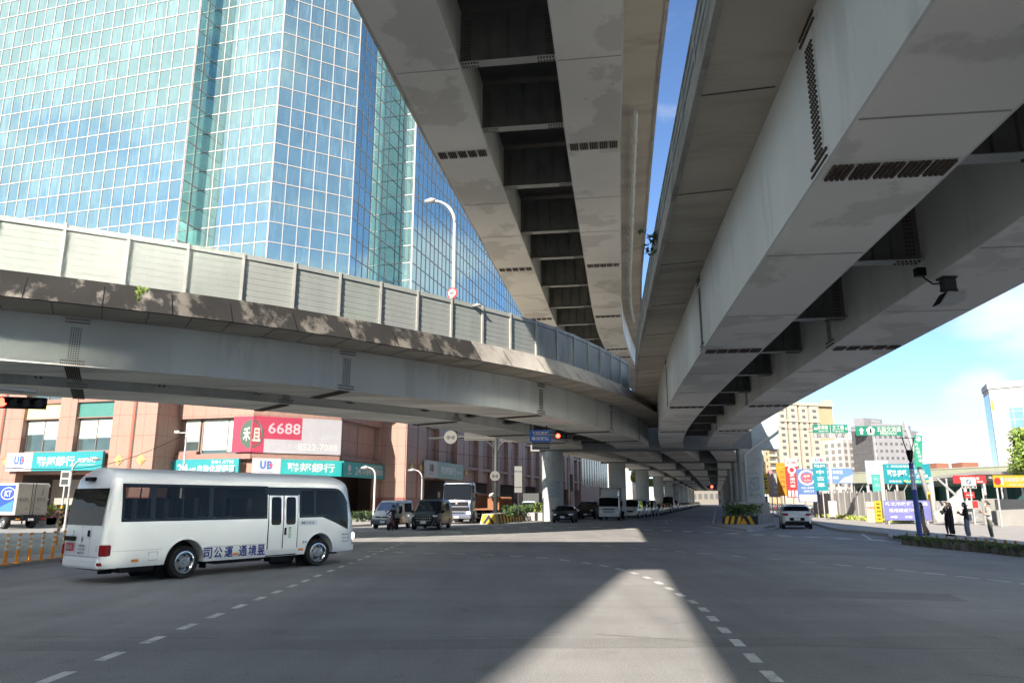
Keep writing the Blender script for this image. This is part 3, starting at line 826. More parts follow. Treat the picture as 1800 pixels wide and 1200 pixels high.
for r_, (a, b) in enumerate(rows):
    a, b = Vector((*a, 0)), Vector((*b, 0)); d = (b - a).normalized()
    fwd = Vector((-d.y, d.x, 0))
    lab = ['portal pier with a steel cap beam and white downpipe behind the chevron planter', 'second row portal pier behind the white box truck', 'third row portal pier behind the yellow diamond sign'][r_] if r_ < 3 else None
    tp = thing('pier', lab or 'portal pier far along the underpass, one of the receding row', 'bridge pier', group='piers along the underpass')
    m = MB()
    e0, e1 = a - d * 2.0, b + d * 2.6
    m.ext([e0 - fwd * .9 + Vector((0, 0, ZS - .12)), e1 - fwd * .9 + Vector((0, 0, ZS - .12)), e1 + fwd * .9 + Vector((0, 0, ZS - .12)), e0 + fwd * .9 + Vector((0, 0, ZS - .12))], (0, 0, 3.2))
    m.build('cap_beam', pm('cap_steel_shade', (0.16, 0.17, 0.17), 0.7, var=0.15, scale=0.8), tp, bevel=0.03)  # darker copy of the cap steel, with the shade between girders put in
    m = MB()
    e2, e3 = b + d * .2, b + d * 2.62
    m.ext([e2 - fwd * .93 + Vector((0, 0, ZS - .15)), e3 - fwd * .93 + Vector((0, 0, ZS - .15)), e3 + fwd * .93 + Vector((0, 0, ZS - .15)), e2 + fwd * .93 + Vector((0, 0, ZS - .15))], (0, 0, 3.3))
    m.build('cap_end', pm('cap_steel', (0.34, 0.40, 0.42), 0.6, var=0.08, scale=0.8), tp, bevel=0.03)
    for q, c in enumerate((a, b)):
        m = MB()
        if (q == 0 and r_ != 1):
            m.cyl(c + Vector((0, 0, -.1)), c + Vector((0, 0, ZS - .12)), 1.02, None, 28)
            m.cyl(c + Vector((0, 0, ZS - .9)), c + Vector((0, 0, ZS - .72)), 1.06, None, 28)
        else:
            w_ = 1.05
            poly = []
            for sx, sy in ((-1, -1), (1, -1), (1, 1), (-1, 1)):
                for t_ in range(5):
                    an = math.atan2(sy, sx) - R(45) + R(90) * t_ / 4
                    poly.append(c + d * (sx * (w_ - .35) + .35 * math.cos(an)) + fwd * (sy * (w_ - .35) + .35 * math.sin(an)))
            m.prism(poly, -.1, ZS - .12)
        m.build('column', PIERM, tp, smooth=True, auto=30)
        if q == 1 and r_ < 4:
            m = MB(); m.ext([c + d * x_ * 1.3 + fwd * y_ * 1.3 for x_, y_ in ((-1, -1), (1, -1), (1, 1), (-1, 1))], (0, 0, 1.75)); m.build('plinth', CONC, tp, bevel=0.06)
    if r_ == 0:
        # notice painted on the columns, downpipe on the right one
        GR = plain('faded_notice', (0.27, 0.31, 0.32), 0.8, var=0.5, scale=6)
        GN = plain('notice_green', (0.10, 0.25, 0.20), 0.8)
        m = MB(); c0 = b - fwd * 1.056 + Vector((0, 0, 3.35))
        m.obox(c0, 1.2, 0.01, 1.25, math.atan2(d.y, d.x)); m.build('notice', GR, tp)
        m = MB(); m.text('愛護公物', c0 - Vector((0, 0, .95)) - fwd * .012, d, (0, 0, 1), .17, 1.2); m.text('禁止張貼', c0 + Vector((0, 0, .95)) - fwd * .012, d, (0, 0, 1), .14, 1.0); m.build('lettering', GN, tp)
        m = MB()
        for k_ in range(9):
            an = R(-125 + k_ * 8)
            an1 = an + R(8)
            p0 = a + Vector((math.cos(an) * 1.027, math.sin(an) * 1.027, 2.2)); p1 = a + Vector((math.cos(an1) * 1.027, math.sin(an1) * 1.027, 2.2))
            m.quad(p0, p1, p1 + Vector((0, 0, 1.5)), p0 + Vector((0, 0, 1.5)))
        m.build('notice', GR, tp)
        m = MB()
        q0 = b - d * .55 - fwd * 1.25
        m.tube([q0 + Vector((0, 0, .3)), q0 + Vector((0, 0, 5.9)), q0 + Vector((0, 0, 6.1)) + d * .2, q0 + d * 3.0 - fwd * .1 + Vector((0, 0, 8.2)), q0 + d * 3.1 - fwd * .1 + Vector((0, 0, 8.4)), q0 + d * 3.1 - fwd * .1 + Vector((0, 0, 9.4))], 0.1, 10)
        for zz in (1.2, 3.2, 5.2): m.cyl(q0 + Vector((0, 0, zz)), q0 + Vector((0, 0, zz + .1)), .13, None, 10)
        m.build('downpipe', WHITEP, tp, smooth=True)

# --- unseen elevated railway added behind the camera to cast the dark band over the crossing
tR = thing('unseen_railway', 'concrete railway viaduct curving over the crossing behind the viewpoint', 'railway viaduct')
pR = spline([(-115, -7.5, 0), (-60, -9.2, 0), (-12, -9.2, 0), (-3, -12.5, 0), (2, -22, 0), (3.5, -40, 0), (4, -70, 0), (4, -120, 0)], 3)
m = MB(); sweep(m, pR, rect(-5, 5, 21.0, 22.4)); sweep(m, pR, rect(-5, -4.7, 22.4, 23.4)); sweep(m, pR, rect(4.7, 5, 22.4, 23.4)); m.build('deck', CONC, tR)
for x in (-92, -62, -34):
    m = MB(); m.box(x - 1.2, x + 1.2, -10.6, -7.6, 0, 19.8); m.ext([(x - 1.2, -13, 21), (x - 1.2, -5.4, 21), (x - 1.2, -7.6, 19), (x - 1.2, -10.6, 19)], (2.4, 0, 0)); m.build('column', CONC, tR)
# ------------------------------------------------------------------ glass office tower on its pink granite podium
def glass_mat(name, col, rough=0.03, metal=0.85, streak=True):
    m = bpy.data.materials.new(name); m.use_nodes = True
    N, L = m.node_tree.nodes, m.node_tree.links
    p = N['Principled BSDF']
    p.inputs['Metallic'].default_value = metal; p.inputs['Roughness'].default_value = rough
    tc = N.new('ShaderNodeTexCoord')
    br = N.new('ShaderNodeTexBrick'); br.offset = 0.0
    br.inputs['Scale'].default_value = 1.0; br.inputs['Brick Width'].default_value = 1.34; br.inputs['Row Height'].default_value = 2.05
    br.inputs['Mortar Size'].default_value = 0.0
    br.inputs['Color1'].default_value = tuple(x * 0.93 for x in col) + (1,); br.inputs['Color2'].default_value = tuple(min(1, x * 1.05) for x in col) + (1,)
    L.new(tc.outputs['UV'], br.inputs['Vector'])
    cur = br.outputs['Color']
    if streak:
        mp = N.new('ShaderNodeMapping'); mp.inputs['Scale'].default_value = (5.5, 0.32, 1)
        L.new(tc.outputs['UV'], mp.inputs[0])
        nz = N.new('ShaderNodeTexNoise'); nz.inputs['Scale'].default_value = 1.0; nz.inputs['Detail'].default_value = 5
        L.new(mp.outputs[0], nz.inputs['Vector'])
        n2 = N.new('ShaderNodeTexNoise'); n2.inputs['Scale'].default_value = 0.13; n2.inputs['Detail'].default_value = 3
        L.new(tc.outputs['UV'], n2.inputs['Vector'])
        mu = N.new('ShaderNodeMath'); mu.operation = 'MULTIPLY'; L.new(nz.outputs[0], mu.inputs[0]); L.new(n2.outputs[0], mu.inputs[1])
        mr = N.new('ShaderNodeMapRange'); mr.inputs[1].default_value = 0.24; mr.inputs[2].default_value = 0.40; mr.inputs[4].default_value = 0.25
        L.new(mu.outputs[0], mr.inputs[0])
        mx = N.new('ShaderNodeMixRGB'); mx.inputs[2].default_value = (0.52, 0.74, 0.74, 1)
        L.new(mr.outputs[0], mx.inputs[0]); L.new(cur, mx.inputs[1]); cur = mx.outputs[0]
        mm = N.new('ShaderNodeMapRange'); mm.inputs[3].default_value = metal; mm.inputs[4].default_value = metal - 0.35
        L.new(mr.outputs[0], mm.inputs[0]); L.new(mm.outputs[0], p.inputs['Metallic'])
    L.new(cur, p.inputs['Base Color'])
    return m
GLASS = glass_mat('tower_glass', (0.38, 0.57, 0.55))
MULL = plain('mullion_paint', (0.42, 0.385, 0.37), 0.5)
PINK = pm('pink_granite', (0.265, 0.16, 0.125), 0.55, var=0.08, scale=3, joints=(1.4, 1.9, 0.02, 0.0), jcol=(0.12, 0.06, 0.05), fine=0.1)
PINKT = pm('pink_granite_trim', (0.22, 0.125, 0.10), 0.5, var=0.1, scale=3, fine=0.1)
REDST = plain('red_stripe', (0.36, 0.075, 0.04), 0.5)
ORNG = plain('orange_return', (0.62, 0.22, 0.12), 0.6)
PLINTH = pm('red_granite', (0.17, 0.06, 0.045), 0.4, var=0.2, scale=4, joints=(1.2, 0.8, 0.015, 0.0))
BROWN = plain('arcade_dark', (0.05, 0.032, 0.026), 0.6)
WGL = pm('window_glass', (0.10, 0.14, 0.14), 0.08, metal=0.55, var=0.25, scale=0.5)
BLIND = pm('blind', (0.42, 0.48, 0.43), 0.7, var=0.10, scale=3, stretch=(3, 3, 0.2))
FRAME = plain('window_frame', (0.16, 0.13, 0.12), 0.5)
GOLD = plain('gold_ornament', (0.55, 0.40, 0.16), 0.4, metal=0.5)
PYEL = pm('yellow_panel', (0.58, 0.52, 0.24), 0.6, var=0.1, scale=2)
PGRN = plain('green_panel', (0.05, 0.17, 0.15), 0.4)

D75, D15v, D60 = head(-75), head(15.4), head(60)
c_ = [None] * 8
c_[3] = Vector((-23.4, 66.0, 0))                                    # recess / chamfer corner
c_[4] = c_[3] + D60 * 8.04
c_[5] = c_[4] + D15v * 9.4
c_[6] = c_[5] - D75 * 2.68
c_[2] = c_[3] + D75 * 8.04
c_[1] = c_[2] - D15v * 2.68
c_[0] = c_[1] + D75 * 64.3
c_[7] = c_[6] + D15v * 100
tT = thing('office_tower', 'blue green glass curtain wall tower with pink granite podium and bank signs', 'office tower')
TOPZ, BASEZ = 78.0, 15.8
poly = [c_[0], c_[1], c_[2], c_[3], c_[4], c_[5], c_[6], c_[6] + D15v * 78.0]
back = [poly[-1] + D75 * 40, c_[0] + D15v * 60]
m = MB(); m.prism([(p.x, p.y) for p in poly + back], BASEZ, TOPZ)
m.build('core', DGREY, tT)
for q in range(7):
    a, b = poly[q], poly[q + 1]
    d = (b - a).normalized(); l = (b - a).length; nrm = Vector((d.y, -d.x, 0))
    nc = max(2, round(l / 1.34)); w = l / nc; hr = 2.05; nr = int((TOPZ - BASEZ) / hr)
    m = MB(); rnd = random.Random(q)
    for i in range(nc):
        for j in range(nr):
            p = a + d * (i * w) + nrm * 0.05 + Vector((0, 0, BASEZ + j * hr))
            e = [nrm * rnd.uniform(-.0035, .0035) for _ in range(4)]
            m.quad(p + e[0], p + d * w + e[1], p + d * w + Vector((0, 0, hr)) + e[2], p + Vector((0, 0, hr)) + e[3])
    cw = m.build('curtain_wall', GLASS, tT)
    m = MB()
    for i in range(nc + 1):
        p = a + d * (i * w) + nrm * 0.055
        m.ext([p - d * .036, p + d * .036, p + d * .036 + nrm * .05, p - d * .036 + nrm * .05], (0, 0, 1), 0)
        for v in m.v[-8:]: v.z = BASEZ if v.z < 0.5 else TOPZ
    for j in range(nr + 1):
        z = BASEZ + j * hr
        m.ext([a + nrm * .052 + Vector((0, 0, z - .045)), b + nrm * .052 + Vector((0, 0, z - .045)), b + nrm * .10 + Vector((0, 0, z - .045)), a + nrm * .10 + Vector((0, 0, z - .045))], (0, 0, .09))
    m.build('mullion_grid', MULL, cw)

# podium
WZ0, WZ1 = 4.35, 16.0
pod = [c_[0], c_[1], c_[2], c_[3], c_[4], c_[5], c_[6], c_[7]]
m = MB()
ins = [p + (D15v * .55 if i < 4 else D75 * .45 + D15v * .2) for i, p in enumerate(pod)]
m.prism([(p.x, p.y) for p in ins + [c_[7] + D75 * 40, c_[0] + D15v * 30]], WZ0, WZ1 - 0.5)
m.build('upper_wall', PINK, tT)
m = MB()
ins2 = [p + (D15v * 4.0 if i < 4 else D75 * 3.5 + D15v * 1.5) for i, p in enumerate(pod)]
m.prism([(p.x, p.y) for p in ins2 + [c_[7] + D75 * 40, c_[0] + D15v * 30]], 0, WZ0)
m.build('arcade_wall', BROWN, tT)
m = MB()
for a, b in zip(pod, pod[1:]):
    d = (b - a).normalized(); nrm = Vector((d.y, -d.x, 0))
    m.ext([a - nrm * .5 + Vector((0, 0, WZ1 - .5)), b - nrm * .5 + Vector((0, 0, WZ1 - .5)), b + nrm * .35 + Vector((0, 0, WZ1 - .5)), a + nrm * .35 + Vector((0, 0, WZ1 - .5))], (0, 0, .9))
m.build('cornice', PINKT, tT)

def wall_seg(a, d, s0, s1, z0, z1, off=0.0, depth=0.5):
    nrm = Vector((d.y, -d.x, 0)); p, q = a + d * s0 + nrm * off, a + d * s1 + nrm * off
    return [p + Vector((0, 0, z0)), q + Vector((0, 0, z0)), q + Vector((0, 0, z1)), p + Vector((0, 0, z1))], -nrm * depth
def pilaster(a, d, s0, s1, z0=0.0, z1=WZ1 - .5, stripe=None, orn=True, off=0.12, orange=False):
    m = MB(); f, v = wall_seg(a, d, s0, s1, max(z0, 2.2), z1, off, .8); m.ext(f, v)
    pl = m.build('pilaster', PINK, tT)
    nrm = Vector((d.y, -d.x, 0))
    if z0 < 1:
        m = MB(); f, v = wall_seg(a, d, s0, s1, 0, 2.2, off + .03, .86); m.ext(f, v); m.build('plinth', PLINTH, pl)
    if stripe is not None:
        m = MB(); f, v = wall_seg(a, d, stripe - .1, stripe + .1, z0, z1, off + .012, .1); m.ext(f, v); m.build('stripe', REDST, pl)
        m = MB(); f, v = wall_seg(a, d, stripe + .1, stripe + .32, z0, z1, off + .006, .1); m.ext(f, v); m.build('groove', BROWN, pl)
    if orn:
        m = MB()
        for s in ([(s0 + s1) / 2] if s1 - s0 < 2.6 else [s0 + (s1 - s0) * .25, s0 + (s1 - s0) * .75]):
            c = a + d * s + nrm * (off + .02) + Vector((0, 0, 5.45))
            for r_, dz in ((.5, .05), (.3, .12)):
                q = [c + d * r_, c + Vector((0, 0, r_)), c - d * r_, c - Vector((0, 0, r_))]
                m.ext(q, nrm * dz)
            m.build('ornament', GOLD, pl); m = MB()
    return pl
def window(a, d, s0, s1, z0, z1, blind=0.5, split=True, top=None, seed=0):
    nrm = Vector((d.y, -d.x, 0)); rnd = random.Random(seed)
    m = MB()
    for (x0, x1, y0, y1) in ((s0, s0 + .12, z0, z1), (s1 - .12, s1, z0, z1), (s0 + .12, s1 - .12, z0, z0 + .12), (s0 + .12, s1 - .12, z1 - .12, z1)) + ((((s0 + s1) / 2 - .04, (s0 + s1) / 2 + .04, z0 + .12, z1 - .12),) if split else ()):
        f, v = wall_seg(a, d, x0, x1, y0, y1, -.40, .12); m.ext(f, v)
    w = m.build('window', FRAME, tT)
    m = MB(); f, v = wall_seg(a, d, s0 + .1, s1 - .1, z0 + .1, z1 - .1, -.47, .03); m.ext(f, v); m.build('pane', WGL, w)
    if blind > 0:
        m = MB()
        for x0, x1 in (((s0 + .13, (s0 + s1) / 2 - .05), ((s0 + s1) / 2 + .05, s1 - .13)) if split else ((s0 + .13, s1 - .13),)):
            k_ = min(.97, blind * rnd.uniform(.75, 1.2))
            f, v = wall_seg(a, d, x0, x1, z1 - .12 - (z1 - z0 - .24) * k_, z1 - .12, -.45, .012); m.ext(f, v)
        m.build('blind', BLIND, w)
    m = MB(); f, v = wall_seg(a, d, s0 - .1, s1 + .1, z0 - .35, z0, .05, .5); m.ext(f, v); m.build('sill', PINKT, w)
    if top is not None:
        m = MB(); f, v = wall_seg(a, d, s0, s1, z1 + .05, z1 + 1.6, -.2, .1); m.ext(f, v); m.build('spandrel', top, w)
        m = MB(); f, v = wall_seg(a, d, s0 - .02, s1 + .02, z1 - .02, z1 + .06, -.05, .3); m.ext(f, v); m.build('lintel', PINKT, w)
    return w
# left wing, from its right corner to the left
dl = -D75                                                            # runs left to right
a0 = c_[1] + D75 * 64.3
def Ls(t): return 64.3 - t                                           # t metres left of the corner
t = 0.0
tops = [PGRN, PYEL, PGRN, PYEL, PGRN, PYEL]
k_ = 0
while t < 58:
    pilaster(a0, dl, Ls(t + 4.8), Ls(t), stripe=Ls(t + 2.5)); t += 4.8
    for q in range(2):
        window(a0, dl, Ls(t + 4.2), Ls(t), 6.3, 9.4, .55, True, tops[k_ % 6], seed=k_)
        window(a0, dl, Ls(t + 4.2), Ls(t), 11.2, 14.2, .5, True, None, seed=k_ + 50); k_ += 1
        t += 4.2
        if q == 0: pilaster(a0, dl, Ls(t + 1.9), Ls(t), z0=4.35, stripe=None, orn=False); t += 1.9
# recess and chamfer
pilaster(c_[1], D15v, 0.15, 2.5, z0=0, orn=False, off=.05)
window(c_[2], dl, 0.4, 2.2, 6.3, 9.3, .9, False, seed=91); window(c_[2], dl, 2.4, 7.9, 6.0, 9.3, .96, True, seed=92)
m = MB(); f, v = wall_seg(c_[2], dl, 0, 8.04, 9.3, 11.0, .06, .6); m.ext(f, v); f, v = wall_seg(c_[3], D60, 0, 8.04, 9.3, 11.0, .06, .6); m.ext(f, v); m.build('frieze', PINK, tT)
m = MB(); f, v = wall_seg(c_[2], dl, 0, 8.04, 5.55, 6.0, .12, .7); m.ext(f, v); f, v = wall_seg(c_[3], D60, 0, 8.04, 5.55, 6.0, .12, .7); m.ext(f, v); m.build('ledge', PINKT, tT)
window(c_[3], D60, 0.2, 7.8, 6.0, 9.3, .9, True, seed=93)
window(c_[4], D15v, 0.5, 8.4, 6.0, 9.5, .92, True, seed=94)
m = MB(); f, v = wall_seg(c_[4], D15v, 0, 9.4, 9.5, 11.5, .06, .6); m.ext(f, v); m.build('frieze', PINK, tT)
pilaster(c_[5], -D75, 0.0, 2.68, off=.1, orn=False)
pilaster(c_[4], D15v, 8.6, 9.4, orn=False, off=.02)
# right wing along the street
t = 0.0; k_ = 0; lead = True
while t < 95:
    w_ = 5.2 if lead else 4.4
    pilaster(c_[6], D15v, t, t + w_, stripe=t + w_ * .55); lead = False; t += w_
    for q in range(2):
        bl = (.95, .6, 0, .25, 0, .3, 0, 0)[k_ % 8]
        window(c_[6], D15v, t, t + 4.4, 6.3, 10.2, bl, True, PGRN if k_ < 3 else None, seed=k_ + 200)
        window(c_[6], D15v, t, t + 4.4, 11.6, 14.8, 0, True, None, seed=k_ + 300); k_ += 1
        t += 4.4
        if q == 0: pilaster(c_[6], D15v, t, t + 2.0, z0=4.35, orn=False); t += 2.0
# shop fronts inside the arcade
SHOPL = plain('shop_light', (0.55, 0.5, 0.42), 0.6, emis=((1.0, 0.9, 0.7), 0.5))
m = MB(); f, v = wall_seg(a0, dl, Ls(14.9), Ls(5.0), 0.3, 3.9, -3.85, .1); m.ext(f, v); m.build('shop_front', plain('shop_front_panel', (0.26, 0.24, 0.21), 0.5), tT)
m = MB(); nr = Vector((dl.y, -dl.x, 0)); pc = a0 + dl * Ls(9.6) - nr * 3.72
m.obox(pc + Vector((0, 0, 1.8)), 1.5, .04, 1.0, math.atan2(dl.y, dl.x)); m.build('poster', plain('poster_red', (0.42, 0.06, 0.08), .5), tT)
m = MB(); f, v = wall_seg(c_[4], D15v, 3.0, 6.2, 0.2, 3.4, -3.2, .1); m.ext(f, v); m.build('shop_front', plain('shop_front_b', (0.30, 0.25, 0.2), 0.4), tT)

# ------------------------------------------------------------------ other buildings
def pix_building(name, label, cat, u0, u1, vtop, Y, depth, hn, wallm, base=0.0):
    # an upright block whose front spans u0..u1 at depth Y; hn = compass heading its front faces
    p0, p1 = XY(u0, Y), XY(u1, Y)
    zt = PY((u0 + u1) / 2, vtop, Y).z
    return p0, p1, zt
CREAM = pm('cream_tile', (0.36, 0.27, 0.16), 0.75, var=0.06, scale=0.2)
CREAMW = pm('pale_tile', (0.37, 0.33, 0.27), 0.75, var=0.06, scale=0.2)
WIND = plain('far_window', (0.10, 0.105, 0.11), 0.25)
GAPS = plain('facade_recess', (0.15, 0.145, 0.145), 0.8)
# yellow apartment tower
Yb = 360.0
a, b = XY(1338, Yb), XY(1478, Yb + 14)
ZTY = PY(1440, 702, Yb).z
ty = thing('apartment_tower', 'tall cream yellow apartment tower with rows of small windows beyond the viaduct', 'apartment tower')
d = (b - a).normalized(); nrm = Vector((d.y, -d.x, 0)); l = (b - a).length
m = MB(); m.prism([(p.x, p.y) for p in (a, b, b - nrm * 22, a - nrm * 22)], 0, ZTY - 1.5); m.build('wall', CREAM, ty)
m = MB()
cols = [(0.20, .315), (.345, .455), (.485, .60), (.63, .76)]
for x0, x1 in ((0.285 , .318), (.43, .458), (.565, .592), (.685, .71)):
    pass
bays = [(0.265, .375), (.405, .52), (.55, .655), (.68, .80)]
for x0, x1 in bays:
    f, v = wall_seg(a, d, l * x0, l * x1, 0, ZTY - 2.2, 1.0, 1.0); m.ext(f, v)
m.build('bay', CREAMW, ty)
m = MB()
for x0, x1 in ((.235, .262), (.378, .402), (.523, .547), (.658, .678)):
    f, v = wall_seg(a, d, l * x0, l * x1, 0, ZTY - 2.0, .1, .1); m.ext(f, v)
m.build('recess', GAPS, ty)
m = MB(); f, v = wall_seg(a, d, l * .1, l, ZTY - 2.0, ZTY - .6, 1.4, 3.0); m.ext(f, v); f, v = wall_seg(a, d, l * .2, l * .80, ZTY - 10.5, ZTY - 9.7, 1.4, 1.5); m.ext(f, v); f, v = wall_seg(a, d, l * .93, l * 1.0, ZTY - .6, ZTY + 1.6, 0.3, 4); m.ext(f, v); f, v = wall_seg(a, d, l * .35, l * .62, ZTY - .6, ZTY + 3.2, -4, 8); m.ext(f, v)
m.build('roof_ledge', CREAMW, ty)
m = MB(); mbal = MB()
z = ZTY - 5.4
while z > 2:
    for x0, x1, off in ((.30, .345, 1.0), (.44, .485, 1.0), (.58, .62, 1.0), (.715, .765, 1.0), (.80, .815, .0), (.10, .118, .0), (.01, .06, 0.)):
        f, v = wall_seg(a, d, l * x0, l * x1, z, z + 1.45, off + .03, .1); m.ext(f, v)
    for x0, x1 in ((.14, .215),):
        f, v = wall_seg(a, d, l * x0, l * x1, z - .4, z + 1.6, .04, .1); m.ext(f, v)
        f, v = wall_seg(a, d, l * (x0 - .005), l * (x1 + .005), z - .7, z + .45, 1.1, 1.1); mbal.ext(f, v)
    for x0, x1 in ((.24, .258), (.383, .398), (.528, .543)):
        f, v = wall_seg(a, d, l * x0, l * x1, z - .2, z + 1.7, .13, .1); m.ext(f, v)
    z -= 3.12
build_split(m, 'window', WIND, ty); build_split(mbal, 'balcony', CREAMW, ty)
# pale neighbour to its left, half behind the pier
def block(name, label, u0, u1, vtop, Y, dY, depth, wall, winc, floors_h=3.2, nw=6, wfrac=.6, hfrac=.55, cat='building', ribs=None, group=None):
    a, b = XY(u0, Y), XY(u1, Y + dY)
    zt = PY((u0 + u1) / 2, vtop, Y + dY / 2).z
    d = (b - a).normalized(); nrm = Vector((d.y, -d.x, 0)); l = (b - a).length
    t = thing(name, label, cat, group=group)
    m = MB(); m.prism([(p.x, p.y) for p in (a, b, b - nrm * depth, a - nrm * depth)], 0, zt); m.build('wall', wall, t)
    m = MB(); pitch = l / nw; z = zt - floors_h * .9
    while z > 1:
        for i in range(nw):
            f, v = wall_seg(a, d, (i + .5 - wfrac / 2) * pitch, (i + .5 + wfrac / 2) * pitch, z - floors_h * hfrac / 2, z + floors_h * hfrac / 2, .04, .1); m.ext(f, v)
        z -= floors_h
    # side windows
    z = zt - floors_h * .9; nd = max(2, int(depth / pitch))
    d2 = -nrm
    while z > 1:
        for i in range(nd):
            for o_, dd, sgn in ((b, d2, 1), (a + d2 * depth, nrm, 1)):
                f, v = wall_seg(o_, dd, (i + .25) * depth / nd, (i + .75) * depth / nd, z - floors_h * hfrac / 2, z + floors_h * hfrac / 2, .04, .1); m.ext(f, v)
        z -= floors_h
    build_split(m, 'window', winc, t)
    if ribs:
        m = MB()
        for i in range(nw + 1):
            if i % ribs[1] == 0:
                f, v = wall_seg(a, d, max(0, i * pitch - ribs[0] / 2), min(l, i * pitch + ribs[0] / 2), 0, zt + .4, .45, .5); m.ext(f, v)
        m.build('rib', ribs[2], t)
    return t, a, b, zt, d, nrm, l
WHT = plain('white_facade', (0.34, 0.337, 0.33), 0.7)
GRYF = pm('grey_facade', (0.21, 0.21, 0.225), 0.7, var=0.06, scale=.3)
PALEG = plain('pale_grey_facade', (0.40, 0.39, 0.38), 0.7)
block('apartment_building', 'narrow pale apartment block seen between the right pier and the yellow tower', 1316, 1338, 742, 330, 4, 18, CREAMW, WIND, nw=4, wfrac=.4, hfrac=.4)
block('apartment_building', 'low white apartment block with balconies between the yellow tower and the grey office block', 1468, 1506, 775, 390, 8, 20, WHT, GAPS, nw=5, wfrac=.6, hfrac=.55)
block('apartment_building', 'white ribbed apartment block just left of the grey office block', 1490, 1530, 772, 360, 6, 20, WHT, GAPS, nw=4, wfrac=.55, hfrac=.62, ribs=(.9, 1, WHT))
t, a, b, zt, d, nrm, l = block('office_block', 'grey office block with pale ribs and square windows behind the freeway sign', 1508, 1545, 747, 350, -16, 18, GRYF, WIND, nw=7, wfrac=.42, hfrac=.4, cat='office block')
b2 = XY(1629, 352); d2 = (b2 - b).normalized(); n2 = Vector((d2.y, -d2.x, 0)); l2 = (b2 - b).length
zr = PY(1590, 755, 345).z
m = MB(); m.prism([(p.x, p.y) for p in (b, b2, b2 + (a - b), a)], 0, zr); m.build('wing', GRYF, t)
m = MB()
for i in range(4):
    s_ = l2 * (.02 + .31 * i); f, v = wall_seg(b, d2, s_, s_ + l2 * (.075 if i < 3 else .05), 0, zr - 1, .5, .5); m.ext(f, v)
m.build('rib', PALEG, t)
m = MB(); z = zr - 4.5
while z > 2:
    for i in range(3):
        for q in range(2):
            s_ = l2 * (.115 + .31 * i + .105 * q); f, v = wall_seg(b, d2, s_, s_ + l2 * .085, z - 1.2, z + 1.0, .04, .1); m.ext(f, v)
    z -= 3.6
build_split(m, 'window', WIND, t)
m = MB(); f, v = wall_seg(b, d2, -l2 * .12, l2 * .26, zr - 1, PY(1545, 737, 340).z, -.5, 5); m.ext(f, v); m.build('roof_house', GRYF, t); m = MB(); f, v = wall_seg(b, d2, l2 * .62, l2 * .93, zr, zr + 2.6, -2, 8); m.ext(f, v); m.build('roof_house', GRYF, t)
m = MB(); m.text('WELLING', b + d2 * l2 * .12 + n2 * -.45 + Vector((0, 0, PY(1545, 741.5, 340).z)), d2, (0, 0, 1), 1.2, l2 * .19, bold=.03); m.build('lettering', WHITE, t)
# white tower far right
Yw = 300.0
tw = thing('office_tower', 'white ribbed office tower with a blue glass side wall and a yellow emblem', 'office tower')
a, b, e = XY(1754, Yw + 14), XY(1765, Yw), XY(1860, Yw - 12)
ztw = PY(1765, 683, Yw).z
d1 = (b - a).normalized(); n1 = Vector((d1.y, -d1.x, 0)); d2 = (e - b).normalized(); n2 = Vector((d2.y, -d2.x, 0)); l2 = (e - b).length
m = MB(); m.prism([(p.x, p.y) for p in (a, b, e, e + (a - b))], 0, ztw); m.build('wall', WHT, tw)
m = MB(); f, v = wall_seg(a, d1, .3, (b - a).length - 1.2, 0, ztw - 2, .05, .1); m.ext(f, v); m.build('side_glass', pm('blue_grey_glass', (.16, .21, .27), .15, metal=.5, var=.25, scale=.25, joints=(2.2, 3.4, .15, 0.), jcol=(.3, .33, .36)), tw)
m = MB()
for i in range(6):
    s_ = l2 * (.10 + .038 * i); f, v = wall_seg(b, d2, s_, s_ + l2 * .022, 0, ztw - 9, .05, .1); m.ext(f, v)
m.build('window_strip', plain('strip_window', (.28, .28, .33), .4), tw)
m = MB(); f, v = wall_seg(b, d2, l2 * .34, l2 * .97, 0, ztw - 8.5, .05, .1); m.ext(f, v); m.build('curtain_wall', pm('aqua_glass', (.30, .50, .60), .1, metal=.6, var=.12, scale=.2, joints=(3.4, 3.4, .16, 0.), jcol=(.62, .68, .7)), tw)
m = MB(); f, v = wall_seg(b, d2, -.3, l2 + .5, ztw - .2, ztw + 2.2, .5, 1); m.ext(f, (a - b) * 1.02); m.build('roof_frame', WHT, tw)
m = MB(); f, v = wall_seg(b, d2, l2 * .015, l2 * .05, ztw - 9, ztw - 5, .1, .2); m.ext(f, v); m.build('emblem', YELLOW, tw)
# low far houses with red roof houses on top
TERR = plain('terracotta_box', (.26,.115,.075), .8)
block('apartment_building', 'low white housing block with red brick roof boxes behind the car yard', 1652, 1738, 829, 310, 6, 16, WHT, GAPS, nw=12, wfrac=.3, hfrac=.4)
o = [x for x in COL.objects if x.get('label', '').startswith('low white housing')][0]
m = MB()
for u0, u1, v0 in ((1654, 1676, 813), (1700, 1729, 812)):
    p, q = XY(u0, 313), XY(u1, 315); m.prism([(p.x, p.y), (q.x, q.y), (q.x, q.y + 8), (p.x, p.y + 8)], PY(u0, 829, 313).z, PY(u0, v0, 313).z); m.build('roof_house', TERR, o); m = MB()

